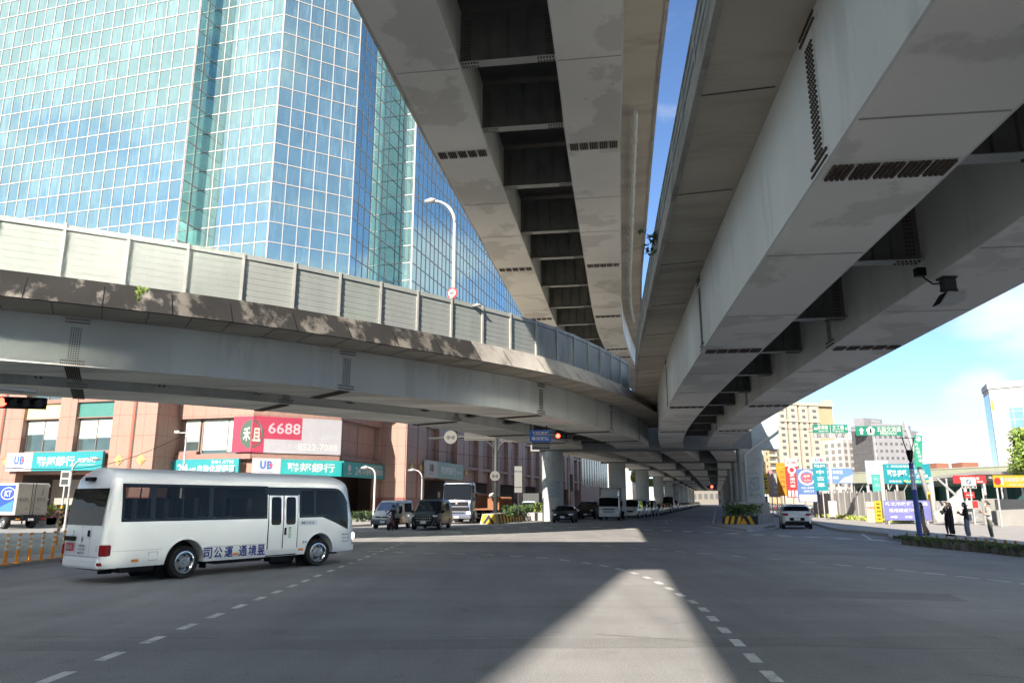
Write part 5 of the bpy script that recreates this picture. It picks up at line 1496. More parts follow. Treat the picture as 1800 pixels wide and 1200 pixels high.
striped_wall('median_barrier', 'yellow and black striped median barrier in front of the dump truck', (-1.9, 61.0, 0), (5.2, 96, 0), .82, 1.5, None, 1.3)
m = MB(); m.prism([(1.0, 72.5), (5.0, 71.5), (6.2, 75), (9, 90), (6.5, 91), (2.0, 76)], -.05, .75); tag(m.build('planter', CONC), 'low concrete planter bed round the base of the nearest round column', 'planter')

# island nose: chevron wall and planter
t = thing('island_planter', 'planter box with yellow chevrons and a clipped hedge before the right pier', 'planter')
pa_, pb_ = G(1270, 921, .13), G(1333, 921.5, .13)
d = (pb_ - pa_).normalized(); bk = Vector((-d.y, d.x, 0))
m = MB(); m.ext([pa_, pb_, pb_ + bk * 6 + d * 1.5, pa_ + bk * 6 + d * .8], (0, 0, .62)); m.build('box', pm('planter_concrete', (.2, .19, .17), .9, var=.3, scale=3), t)
m1, m2 = MB(), MB(); L = (pb_ - pa_).length
def q_(x, z): return pa_ + d * x - bk * .012 + Vector((0, 0, z))
for x, sl_ in ((.06, .3), (.22, .3), (.40, .3)): m1.poly([q_(L * x, .03), q_(L * (x + .09), .03), q_(L * (x + .15), .59), q_(L * (x + .06), .59)])
m1.poly([q_(L * .50, .03), q_(L * .70, .03), q_(L * .60, .5)]); m1.poly([q_(L * .80, .03), q_(L * .90, .03), q_(L * .80, .59), q_(L * .70, .59)])
m1.build('chevron', YELLOW, t)
m = MB(); m.ext([pa_ - bk * .01 + Vector((0, 0, .01)), pb_ - bk * .01 + Vector((0, 0, .01)), pb_ - bk * .01 + Vector((0, 0, .61)), pa_ - bk * .01 + Vector((0, 0, .61))], bk * .004); m.build('black_face', STRIPEK, t)

# floodlight under the right viaduct
c = PY(1664, 490, 1); fl = None
for Y_ in [y * .1 for y in range(100, 400)]:
    q = PY(1664, 488, Y_)
    if q.z >= 6.58: fl = q; break
t = thing('floodlight', 'grey floodlight with dark bracket hanging under the outermost girder', 'floodlight', fl)
m = MB(); m.box(-.16, .16, -.14, .14, -.04, .02); m.box(-.12, .14, -.1, .1, -.30, -.04); m.box(-.17, .2, -.03, .03, -.33, -.25); m.build('bracket', DGREY, t, bevel=.01)
m = MB(); m.ext([(-.30, -.16, -.62), (-.10, -.16, -.34), (.30, -.16, -.36), (.28, -.16, -.52), (.12, -.16, -.60)], (0, .34, 0)); m.build('lamp_body', plain('lamp_grey', (.42, .42, .41), .5), t, bevel=.02)
m = MB(); m.quad((-.305, -.15, -.625), (-.305, .17, -.625), (-.105, .17, -.345), (-.105, -.15, -.345)); m.build('glass', BLACK, t)
m = MB(); m.tube([(-.1, 0, -.12), (-.3, .02, -.14), (-.45, .05, 0), (-.5, .1, .12)], .018, 6); m.box(-.62, -.42, .0, .16, .06, .24); m.build('cable', BLACK, t)

# ------------------------------------------------------------------ forecourt on the right: fence, signs, car yard
FENM = pm('weathered_board', (.34, .325, .31), .85, var=.22, scale=1.2, stretch=(3, 3, .25), col2=(.24, .225, .21), thr=(.5, .66))
fa, fb = Vector((33.6, 83, .15)), Vector((30.4, 57.6, .15))
t = thing('hoarding', 'weathered grey board fence along the pavement left of the purple banner', 'fence')
d = (fb - fa).normalized(); L = (fb - fa).length; npan = 14; s_ = Vector((d.y, -d.x, 0))
if s_.x > 0: s_ = -s_
for k in range(npan):
    p = fa + d * (L * k / npan); q = fa + d * (L * (k + 1) / npan - .04)
    m = MB(); m.ext([p, q, q + Vector((0, 0, 2.45)), p + Vector((0, 0, 2.45 + .04 * (k % 3)))], -s_ * .04); m.build('board', FENM, t)
    m = MB(); m.box(-.04, .04, -.04, .04, 0, 2.6, M=Matrix.Translation(p + s_ * .03)); m.build('post', GALV, t)
def upright(label, u0, v0, u1, v1, Y, mat, draw=None, name='banner', cat='banner', th=.05, posts=False, rz=0., group=None, postmat=GALV):
    p, q = PY(u0, v1, Y), PY(u1, v0, Y); c = (p + q) / 2
    t = thing(name, label, cat, c, rz, group=group)
    w, h = (q.x - p.x), (q.z - p.z)
    m = MB(); m.box(-w / 2, w / 2, -th / 2, th / 2, -h / 2, h / 2)
    if not draw and not posts:
        bpy.data.objects.remove(t); return tag(m.build(name, mat, loc=c, rz=rz), label, cat, group)
    m.build('board', mat, t)
    if posts:
        m = MB()
        for x in ((-w * .42, w * .42) if w > 1.6 else (w * .1,)):
            m = MB(); m.tube([(x, th / 2 + .06, h / 2), (x, th / 2 + .06, -c.z + .1)], .06, 8); m.build('post', postmat, t)
    if draw: draw(t, w, h, th / 2 + .006)
    return t
def put(t, items, mat):
    m = MB()
    for s, x, z, h, w, o in items: m.text(s, (x, -o, z), (1, 0, 0), (0, 0, 1), h, w, bold=.02)
    m.build('lettering', mat, t)
def vert(t, s, x, z0, step, h, w, o, mat):
    m = MB()
    for k, ch_ in enumerate(s): m.text(ch_, (x, -o, z0 - k * step), (1, 0, 0), (0, 0, 1), h, w, bold=.02)
    m.build('lettering', mat, t)
BYEL = plain('banner_yellow', (.40, .29, .012), .6); BORG = plain('banner_orange', (.42, .18, .006), .6); BRED = plain('banner_red', (.33, .018, .022), .6); BGRY = plain('banner_dark_grey', (.22, .215, .21), .6); BPNK = plain('banner_rose', (.33, .15, .155), .6); BBLU = plain('board_blue', (.06, .125, .28), .6); CYAN = plain('billboard_cyan', (.006, .17, .21), .5); PURP = pm('banner_purple', (.11, .115, .28), .7, var=.12, scale=1.5)
GRNT = plain('olive_text', (.25, .30, .05), .6)
Yv = 82.0
upright('slim yellow banner with black characters, leftmost of the roadside banners', 1340, 831, 1351, 868, Yv + 12, BYEL, lambda t, w, h, o: vert(t, '優質中古車', 0, h * .38, h * .15, h * .11, w * .55, o, BLACK), posts=True, group='roadside vertical banners')
upright('narrow rose banner tucked behind the grey one', 1353, 826, 1357, 873, Yv + 9, BPNK, posts=True, group='roadside vertical banners')
upright('dark grey banner with pale characters left of the orange one', 1357.5, 832, 1369, 873, Yv + 5, BGRY, lambda t, w, h, o: vert(t, '和月高級', 0, h * .32, h * .2, h * .13, w * .55, o, plain('sand_text', (.45, .44, .34), .6)), posts=True, group='roadside vertical banners')
upright('tall orange banner with brown characters beside the red one', 1368, 813, 1382.5, 871, Yv + 1, BORG, lambda t, w, h, o: (vert(t, '大仕汽車', 0, h * .22, h * .15, h * .10, w * .5, o, plain('brown_text', (.16, .07, .01), .6)), put(t, [('SUM', 0, h * .36, h * .045, w * .6, o)], GRNT)), posts=True, group='roadside vertical banners')
def drsum(t, w, h, o):
    m = MB(); m.box(-w / 2, w / 2, -o - .002, -o + .02, h * .29, h / 2); m.build('top_panel', WHITE, t)
    put(t, [('SUM', 0, h * .39, h * .06, w * .7, o + .012)], REDL)
    m = MB()
    for k in range(20):
        a0_, a1_ = 2 * math.pi * k / 20, 2 * math.pi * (k + 1) / 20
        m.quad(*[(r * w * math.cos(a_), -o - .004, h * .2 + r * w * math.sin(a_)) for r, a_ in ((.18, a0_), (.32, a0_), (.32, a1_), (.18, a1_))])
    m.build('emblem', WHITE, t); vert(t, '鑫運汽車', 0, h * .06, h * .09, h * .07, w * .42, o, SILV)
    m = MB()
    for k in range(3): m.box(-w * .4 + k * w * .27, -w * .22 + k * w * .27, -o - .004, -o + .02, -h * .48, -h * .32)
    m.build('skyline_mark', SILV, t)
upright('tall red banner with a white top panel and round emblem', 1384, 805, 1401, 874, Yv, BRED, drsum, posts=True, group='roadside vertical banners')
def drblue(t, w, h, o):
    m = MB()
    for k in range(28):
        a0_, a1_ = 2 * math.pi * k / 28, 2 * math.pi * (k + 1) / 28
        m.quad(*[(-w * .02 + r * w * 1.15 * math.cos(a_), -o - .003, h * .24 + r * w * math.sin(a_)) for r, a_ in ((.28, a0_), (.36, a0_), (.36, a1_), (.28, a1_))])
    m.build('ring', WHITE, t)
    m = MB(); m.box(-w * .24, w * .2, -o - .004, -o + .01, h * .1, h * .36); m.build('red_block', REDL, t)
    put(t, [('佳勝', -.02 * w, h * .28, h * .09, w * .34, o + .01), ('SUM', -.02 * w, h * .16, h * .05, w * .3, o + .01), ('02-2993', w * .03, -h * .07, h * .055, w * .7, o), ('00527', w * .03, -h * .17, h * .06, w * .5, o)], SILV)
    m = MB(); m.box(-w * .45, w * .42, -o - .003, -o + .01, -h * .48, -h * .27); m.build('lower_panel', plain('pale_pink_panel', (.36, .30, .30), .6), t)
upright('blue board with a white ring and red block beside the teal flag', 1404, 824, 1436, 882, Yv - 4, BBLU, drblue, name='signboard', cat='sign', posts=True)
upright('long blue and white car advert board behind the teal flag', 1447, 823, 1498, 849, Yv + 14, plain('advert_blue', (.08,.16,.33), .6), lambda t, w, h, o: (put(t, [('中古車買賣', -w * .1, h * .25, h * .25, w * .55, o), ('2993-0888', -w * .18, -h * .12, h * .2, w * .4, o)], SILV), put(t, [('優', -w * .3, h * .25, h * .2, w * .09, o + .01)], BYEL), (lambda m: (m.poly([(w * .02, -o, -h * .45), (w * .48, -o, -h * .45), (w * .48, -o, h * .1), (w * .38, -o, -h * .02), (w * .2, -o, -h * .12)]), m.build('car_picture', SILV, t)))(MB())), name='billboard', cat='billboard', posts=True)
def drub(t, w, h, o):
    m = MB(); m.box(-w / 2, w / 2, -o - .002, -o + .02, h * .32, h / 2); m.build('top_panel', WHITE, t)
    m = MB(); m.text('U', (-w * .16, -o - .012, h * .41), (1, 0, 0), (0, 0, 1), h * .09, w * .28, 0, .04); m.text('B', (w * .16, -o - .012, h * .41), (1, 0, 0), (0, 0, 1), h * .09, w * .24, 1, .04); m.build('logo', [BLUEL, REDL], t)
    put(t, [('聯邦', 0, h * .23, h * .1, w * .8, o)], SILV); vert(t, '中古車', 0, h * .05, h * .19, h * .13, w * .55, o, SILV)
upright('teal vertical flag with a white logo top in front of the car yard', 1432, 803, 1451, 862, Yv - 8, CYAN, drub, posts=True, group='roadside vertical banners')
# car yard roof
Yy = 96
t = thing('car_yard', 'long pale green canopy roof on slim columns behind the fence', 'car yard')
ca, cb = XY(1446, Yy + 8), XY(1790, Yy - 18)
d = (cb - ca).normalized(); n_ = Vector((-d.y, d.x, 0)); zc = PY(1540, 848, Yy).z
m = MB(); m.ext([ca + Vector((0, 0, zc)), cb + Vector((0, 0, zc)), cb + Vector((0, 0, zc + 1.35)), ca + Vector((0, 0, zc + 1.35))], n_ * .3); m.build('fascia', plain('canopy_green', (.27, .29, .22), .6), t)
m = MB(); m.ext([ca + Vector((0, 0, zc + 1.2)), cb + Vector((0, 0, zc + 1.2)), cb + n_ * 14 + Vector((0, 0, zc + 1.2)), ca + n_ * 14 + Vector((0, 0, zc + 1.2))], (0, 0, .2)); m.build('roof', plain('canopy_roof', (.40, .42, .36), .7), t)
L = (cb - ca).length
for k in range(12):
    p = ca + d * (L * (k + .3) / 12) + n_ * .5
    m = MB(); m.tube([p, p + Vector((0, 0, zc + .3))], .13, 8); m.build('column', plain('column_white', (.33, .335, .33), .5), t)
    if k < 6:
        m = MB(); m.tube([p + Vector((0, 0, zc * .45)), p + d * 2.0 + Vector((0, 0, zc + .2))], .06, 6); m.build('brace', GALV, t)
m = MB(); m.ext([ca + n_ * 6, cb + n_ * 6, cb + n_ * 6 + Vector((0, 0, zc + .8)), ca + n_ * 6 + Vector((0, 0, zc + .8))], n_ * .2); m.build('back_wall', plain('yard_wall', (.18, .24, .23), .6), t)
m = MB()
for k in range(9): p = ca + d * (L * (k + .2) / 9) + n_ * 5.95; m.ext([p + Vector((0, 0, 1.6)), p + d * 4.2 + Vector((0, 0, 1.6)), p + d * 4.2 + Vector((0, 0, 3.6)), p + Vector((0, 0, 3.6))], -n_ * .04)
m.build('office_window', plain('yard_glass', (.03, .10, .10), .15), t)
# second, lighter canopy with sloping roof
t = thing('repair_shed', 'white sloping metal shed roof over the red sign', 'shed')
sa, sb = XY(1640, 78), XY(1800, 66)
z0, z1 = PY(1640, 838, 78).z, PY(1730, 828, 72).z
d = (sb - sa).normalized(); n_ = Vector((-d.y, d.x, 0)); L = (sb - sa).length
m = MB(); m.ext([sa + Vector((0, 0, z0)), sa + d * L * .55 + Vector((0, 0, z1)), sb + Vector((0, 0, z0 + .1)), sb + Vector((0, 0, z0 - .15)), sa + d * L * .55 + Vector((0, 0, z1 - .3)), sa + Vector((0, 0, z0 - .25))], n_ * 12); m.build('roof', plain('shed_white', (.30,.30,.29), .6), t)
for k in range(6):
    p = sa + d * (L * k / 5); m = MB(); m.tube([p, p + Vector((0, 0, z0 - .2))], .08, 8); m.build('column', GALV, t)
m = MB()
for k in range(8):
    p = sa + d * (L * (k + .5) / 8) + Vector((0, 0, z0 - .3)); m.beam(p, p + n_ * 11, .12, .2)
m.build('purlin', GALV, t)
upright('red signboard with pale lettering under the white shed roof', 1676, 835, 1732, 849, 70, BRED, lambda t, w, h, o: put(t, [('汽車美容保修', w * .0, h * .1, h * .38, w * .6, o), ('BODY SHOP', w * .2, -h * .3, h * .2, w * .4, o)], plain('pink_text', (.7, .5, .5), .6)), name='signboard', cat='sign')
def drbmw(t, w, h, o):
    m = MB(); m.disc((0, -o - .004, h * .12), (0, 1, 0), w * .17, 24, .012, 0); m.build('emblem_ring', DGREY, t)
    m = MB()
    for k in range(24):
        a0_, a1_ = 2 * math.pi * k / 24, 2 * math.pi * (k + 1) / 24
        m.add([(0, -o - .014, h * .12), (w * .12 * math.cos(a0_), -o - .014, h * .12 + w * .12 * math.sin(a0_)), (w * .12 * math.cos(a1_), -o - .014, h * .12 + w * .12 * math.sin(a1_))], [(0, 1, 2)], (k // 6) % 2)
    m.build('emblem', [WHITE, plain('emblem_blue', (.05, .22, .55), .5)], t)
    m = MB(); m.box(-w * .46, w * .46, -o - .004, -o + .01, -h * .46, -h * .26); m.build('lower_strip', DGREY, t)
    put(t, [('專業保養', 0, -h * .36, h * .1, w * .7, o + .012)], SILV)
upright('white sign with a round blue and white emblem on a tall frame', 1691, 839, 1714, 858, 57, WHITE, drbmw, name='signboard', cat='sign', posts=True)
upright('small red poster board below the white emblem sign', 1696, 864, 1712, 875, 57.1, BRED, lambda t, w, h, o: put(t, [('SERVICE', 0, 0, h * .2, w * .7, o)], SILV), name='signboard', cat='sign')
upright('lower red and beige poster board near the standing people', 1699, 879, 1719, 893, 56, plain('poster_beige', (.42, .34, .30), .6), lambda t, w, h, o: (lambda m: (m.box(w * .0, w * .45, -o - .004, -o + .01, -h * .45, h * .45), m.build('red_half', BRED, t)))(MB()), name='signboard', cat='sign', posts=True)
def dryel(t, w, h, o):
    m = MB(); m.disc((-w * .41, -o, 0), (0, 1, 0), h * .3, 20, .012); m.build('emblem', RED, t)
    put(t, [('洗車美容打蠟鍍膜', w * .08, h * .12, h * .42, w * .66, o), ('02-2991', w * .1, -h * .3, h * .16, w * .5, o)], plain('slate_text', (.25, .28, .32), .6))
    m = MB(); m.box(-w * .33, -w * .28, -o - .004, -o + .01, -h * .3, h * .3); m.build('white_mark', SILV, t)
upright('long yellow and orange shop sign at the right edge', 1746, 835, 1822, 856, 50, plain('shop_yellow', (.40,.23,.01), .5), dryel, name='signboard', cat='sign', posts=True, rz=R(3))
# big teal billboard and neighbours
def drbig(t, w, h, o):
    put(t, [('優質的直營賣場', -w * .12, h * .38, h * .11, w * .6, o), ('聯邦', -w * .22, h * .03, h * .34, w * .42, o), ('租賃', w * .22, h * .13, h * .2, w * .34, o), ('中古車', w * .24, -h * .12, h * .19, w * .4, o), ('服務專線', -w * .27, -h * .37, h * .1, w * .26, o)], SILV)
    put(t, [('02-8521-6688', w * .18, -h * .37, h * .11, w * .54, o)], plain('lemon_text', (.6, .66, .1), .6))
upright('big teal billboard with large white characters behind the painted pole', 1555, 815, 1634, 850, 68, CYAN, drbig, name='billboard', cat='billboard', posts=True, postmat=plain('board_post', (.32, .315, .30), .6))
def drlist(t, w, h, o):
    m = MB(); m.box(-w * .2, w * .3, -o - .003, -o + .01, h * .3, h * .42)
    for k in range(3): m.box(-w * .42, w * .42, -o - .003, -o + .01, h * (.12 - k * .2), h * (.2 - k * .2))
    m.build('lettering', SILV, t)
upright('grey green notice board with white lines left of the big teal billboard', 1524, 809, 1560, 850, 88, plain('board_sage', (.26, .33, .31), .6), drlist, name='billboard', cat='billboard', posts=True)
upright('narrow green board edge on beside the big teal billboard', 1535, 833, 1548, 868, 69, plain('board_green', (.05, .26, .23), .6), lambda t, w, h, o: vert(t, '新北', 0, h * .25, h * .3, h * .16, w * .6, o, plain('mint_text', (.2, .45, .4), .6)), name='billboard', cat='billboard', posts=True)
def drpur(t, w, h, o):
    put(t, [('新北市政府工務局', -w * .02, h * .33, h * .2, w * .92, o), ('租用請逕撥打', -w * .1, -.0, h * .2, w * .62, o)], plain('lilac_text', (.36, .365, .42), .6))
    m = MB()
    for x in (-w * .32, -w * .0): m.box(x - w * .07, x + w * .03, -o - .003, -o + .01, -h * .37, -h * .29); m.add([(x + w * .03, -o - .004, -h * .24), (x + w * .09, -o - .004, -h * .33), (x + w * .03, -o - .004, -h * .42)], [(0, 1, 2)])
    m.build('arrow', SILV, t)
upright('purple banner with white characters and arrows tied to the fence', 1557, 879, 1634, 914, 56.2, PURP, drpur, posts=True)
upright('round topped yellow and white advert board leaning on the fence', 1525, 881, 1537, 918, 59.5, plain('advert_cream', (.34,.30,.26), .6), lambda t, w, h, o: put(t, [('吃到飽', 0, h * .2, h * .1, w * .8, o)], BRED), name='signboard', cat='sign')
upright('narrow yellow advert strip beside the purple banner', 1540, 880, 1548, 917, 58.8, BYEL, lambda t, w, h, o: vert(t, '停車月租中', 0, h * .36, h * .18, h * .1, w * .6, o, BLACK), name='signboard', cat='sign')
# draped tarpaulin, gate
m = MB(); p0, p1 = XY(1636, 55), XY(1692, 54); nx, nz = 16, 8
random.seed(3)
grid = []
for j in range(nz + 1):
    for i in range(nx + 1):
        f = i / nx; q = p0.lerp(p1, f); prof = 2.6 * (1 - .5 * (1 - f) * (j / nz)); z = .25 + (j / nz) * prof * (.55 + .45 * f)
        m.v.append(Vector((q.x, q.y - 1.1 * (1 - j / nz) * (.4 + .6 * math.sin(f * 6) ** 2) + random.uniform(-.12, .12), z)))
for j in range(nz):
    for i in range(nx): a_ = j * (nx + 1) + i; m.f.append([a_, a_ + 1, a_ + nx + 2, a_ + nx + 1]); m.m.append(0)
o = tag(m.build('tarpaulin', plain('tarp_white', (.28, .28, .275), .7, var=.2), smooth=True), 'rumpled white tarpaulin thrown over the fence behind the people', 'tarpaulin'); sm = o.modifiers.new('thick', 'SOLIDIFY'); sm.thickness = .03
upright('grey metal sliding gate panel at the yard entrance on the right', 1755, 877, 1799, 925, 52.5, pm('gate_steel', (.22,.215,.20), .5, var=.12, scale=.8), name='gate', cat='gate', th=.08, posts=True)
upright('narrow grey hoarding panel left of the sliding gate', 1731, 876, 1754, 922, 54, pm('gate_steel', (.22,.215,.20), .5, var=.12, scale=.8), name='hoarding', cat='fence', th=.06)
upright('tall black and grey mesh fence behind the people', 1640, 880, 1730, 917, 60, pm('mesh_grey', (.19, .19, .185), .8, var=.4, scale=1.5), name='fence', cat='fence', th=.05)
# white concrete posts near the fence, leaning pole
for lab, u, v0, v1, Y in (('leaning white concrete post right of the purple banner', 1640, 838, 918, 57.5), ('thick grey concrete post by the white fence gap', 1462, 812, 910, 76), ('white post carrying the billboard edge', 1553, 824, 918, 61)):
    p, q = PY(u + 4, v1, Y), PY(u - 4, v0, Y)
    m = MB(); m.tube([Vector((p.x, p.y, 0)), q], [.2, .15], 10); tag(m.build('concrete_post', plain('post_white', (.30, .295, .28), .7), smooth=True), lab, 'post')
m = MB(); m.tube([PY(1648, 841, 58), PY(1700, 888, 55)], .09, 8); tag(m.build('steel_prop', GALV), 'slanting grey steel prop above the rumpled tarpaulin', 'prop')
m = MB(); m.tube([PY(1465, 884, 72), Vector((PY(1466, 915, 72).x, 72, 0))], .22, 4); 
upright('white panel leaning against the board fence', 1458, 880, 1470, 908, 74, WHITE, name='panel', cat='panel')
# black and yellow sleeve on the gantry post
p = XY(1625, 59.7)
m = MB(); m.cyl((gb.x - .35, Yg, 2.55), (gb.x - .2, Yg, 1.35), .26, .26, 12)
o = m.build('post_sleeve', YELLOW); o.parent = [x for x in COL.objects if x.name == 'sign_gantry'][0]; o.location = -gb

def drdia(t, w, h, o):
    put(t, [('慢', 0, 0, h * .5, w * .4, o)], BLACK)
upright('small yellow square warning sign on the sunlit double armed lamp post', 1123, 855, 1134, 868, 121.6, BYEL, drdia, name='warning_sign', cat='road sign')

# thin cables strung between the mast, the lamps and the shaded wing
for k, (p_, q_, lab) in enumerate(((PY(870, 768, 64), PY(748, 742, 74), 'thin cable from the dark mast towards the shaded wing'), (PY(758, 790, 70), PY(985, 806, 82), 'thin cable sagging across the shaded wing behind the mast'), (PY(1432, 752, 61), PY(1345, 742, 66), 'thin cable from the street name sign to the right pier'))):
    pts = []
    for i in range(13):
        f = i / 12; c = p_.lerp(q_, f); c.z -= .35 * math.sin(math.pi * f); pts.append(c)
    m = MB(); m.tube(pts, .018, 4); tag(m.build('overhead_cable', BLACK), lab, 'cable')
# ------------------------------------------------------------------ vehicles (built along +x, left = +y)
def paint(name, col, rough=.25, coat=.6): return pm('paint_' + name, col, rough, var=.03, scale=3, coat=coat)
CARGL = pm('car_glass', (.008, .009, .010), .015, var=0, spec=.22)
CARGLB = pm('car_glass_blue', (.10, .16, .30), .1, var=0.2, scale=2, spec=.6)
CHROME = plain('chrome', (.55, .56, .58), .18, metal=1.0)
RIM = plain('wheel_rim', (.38, .39, .40), .3, metal=.8)
HLAMP = plain('headlight', (.75, .77, .80), .1, spec=.8)
HLON = plain('headlight_on', (.8, .8, .8), .2, emis=((1, .96, .88), 1.6))
TLAMP = plain('tail_light', (.32, .01, .012), .2)
AMBER = plain('amber_light', (.75, .25, .03), .3)
PLATEW = plain('plate_white', (.62, .63, .64), .5)
DARKTR = plain('dark_trim', (.018, .018, .020), .6, spec=.2)
def lerpv(tab, x):
    if x <= tab[0][0]: return tab[0][1]
    for (a, p), (b, q) in zip(tab, tab[1:]):
        if x <= b: return p + (q - p) * (x - a) / (b - a)
    return tab[-1][1]
def wheel(t, x, y, r, w, side, steer=0.0, mat=RIM, steel=False):
    M = Matrix.Translation((x, y, r)) @ Matrix.Rotation(steer, 4, 'Z')
    def tr(p): return M @ Vector(p)
    m = MB()
    prof = [(-w / 2, r * .62), (-w / 2, r * .93), (-w * .36, r), (w * .36, r), (w / 2, r * .93), (w / 2, r * .62)]
    n = 28; b = 0
    for i in range(n):
        a = 2 * math.pi * i / n
        for yy, rr in prof: m.v.append(tr((rr * math.cos(a), yy, rr * math.sin(a))))
    k = len(prof)
    for i in range(n):
        j = (i + 1) % n
        for q in range(k - 1): m.f.append([i * k + q, i * k + q + 1, j * k + q + 1, j * k + q]); m.m.append(0)
    wh = m.build('wheel', RUBBER, t, smooth=True, auto=45)
    m = MB(); o = side * w / 2
    def ringy(r0, y0, r1, y1, n_=28):
        for i in range(n_):
            a0_, a1_ = 2 * math.pi * i / n_, 2 * math.pi * (i + 1) / n_
            m.quad(tr((r0 * math.cos(a0_), y0, r0 * math.sin(a0_))), tr((r0 * math.cos(a1_), y0, r0 * math.sin(a1_))), tr((r1 * math.cos(a1_), y1, r1 * math.sin(a1_))), tr((r1 * math.cos(a0_), y1, r1 * math.sin(a0_))))
    ringy(r * .68, o * 1.02, r * .62, o * 1.04); ringy(r * .62, o * 1.04, r * .56, o * .7)
    if steel:
        ringy(r * .56, o * .62, r * .30, o * .95); ringy(r * .30, o * .95, r * .16, o * .95); ringy(r * .16, o * .95, r * .13, o * 1.15); ringy(r * .13, o * 1.15, 0.001, o * 1.15)
    else:
        ringy(r * .56, o * .45, .001, o * .45)
        for s in range(5):
            a = 2 * math.pi * s / 5
            c, sn = math.cos(a), math.sin(a); pc, ps = -sn, c
            w0, w1 = r * .11, r * .085
            P = [(r * .08 * c + pc * w0, r * .08 * sn + ps * w0), (r * .60 * c + pc * w1, r * .60 * sn + ps * w1), (r * .60 * c - pc * w1, r * .60 * sn - ps * w1), (r * .08 * c - pc * w0, r * .08 * sn - ps * w0)]
            m.ext([tr((p[0], o * .98, p[1])) for p in P], tr((0, o * .6, 0)) - tr((0, o * .98, 0)))
        ringy(r * .14, o * 1.0, .001, o * 1.02)
    m.build('rim', mat, wh)
    if steel:
        m = MB()
        for s in range(5):
            a = 2 * math.pi * s / 5 + .3
            m.ball(tr((r * .44 * math.cos(a), o * .80, r * .44 * math.sin(a))), r * .09, r * .03, r * .075, 8, 4)
        m.build('rim_hole', BLACK, wh)
    return wh

def loft(stations, mat_name=None):
    # stations: list of (x, ring) with ring = [(y, z)...] from the bottom centre to the top centre on the +y side
    m = MB(); n = len(stations[0][1]); full = 2 * n - 2
    for x, ring in stations:
        pts = [(p[0] if len(p) == 2 else p[0], p[1]) for p in ring]
        xs = [x if not callable(x) else x(p[1]) for p in pts]
        for xx, (y, z) in zip(xs, pts): m.v.append(Vector((xx, y, z)))
        for k in range(n - 2, 0, -1): m.v.append(Vector((xs[k], -pts[k][0], pts[k][1])))
    S_ = len(stations)
    for i in range(S_ - 1):
        for k in range(full):
            j = (k + 1) % full
            m.f.append([i * full + k, i * full + j, (i + 1) * full + j, (i + 1) * full + k]); m.m.append(0)
    m.f.append(list(range(full - 1, -1, -1))); m.m.append(0)
    e = (S_ - 1) * full; m.f.append([e + k for k in range(full)]); m.m.append(0)
    m.full = full; m.n = n
    return m
def patch(mb, i0, i1, k0, k1, f0, f1, off=.006, sides=(1, -1), x0f=0.0, x1f=0.0):
    # strip of the lofted skin between stations i0..i1 and ring points k0..k1 (fractions f0,f1 inside), pushed outward
    out = MB(); full = mb.full
    for s in sides:
        def at(i, k): return mb.v[i * full + (k if s > 0 else (full - k) % full)]
        grid = []
        for i in range(i0, i1 + 1):
            a, b = at(i, k0), at(i, k1)
            mid = [at(i, k) for k in range(k0, k1 + 1)]
            col = [mid[0].lerp(mid[1], f0)] + mid[1:-1] + [mid[-2].lerp(mid[-1], f1)]
            grid.append(col)
        if x0f: grid[0] = [p.lerp(q, x0f) for p, q in zip(grid[0], grid[1])]
        if x1f: grid[-1] = [p.lerp(q, x1f) for p, q in zip(grid[-1], grid[-2])]
        nrmls = []
        for gi in range(len(grid)):
            row = []
            for gj in range(len(grid[0])):
                a = grid[min(gi + 1, len(grid) - 1)][gj] - grid[max(gi - 1, 0)][gj]
                b = grid[gi][min(gj + 1, len(grid[0]) - 1)] - grid[gi][max(gj - 1, 0)]
                nn = a.cross(b); nn = nn.normalized() if nn.length > 1e-9 else Vector((0, 0, 1))
                c = grid[gi][gj]
                if nn.dot(Vector((c.x * .15, c.y, max(0, c.z - .7)))) < 0: nn = -nn
                row.append(nn)
            nrmls.append(row)
        for gi in range(len(grid) - 1):
            for gj in range(len(grid[0]) - 1):
                q = [grid[a][b] + nrmls[a][b] * off for a, b in ((gi, gj), (gi, gj + 1), (gi + 1, gj + 1), (gi + 1, gj))]
                out.add(q, [(0, 1, 2, 3)])
    return out

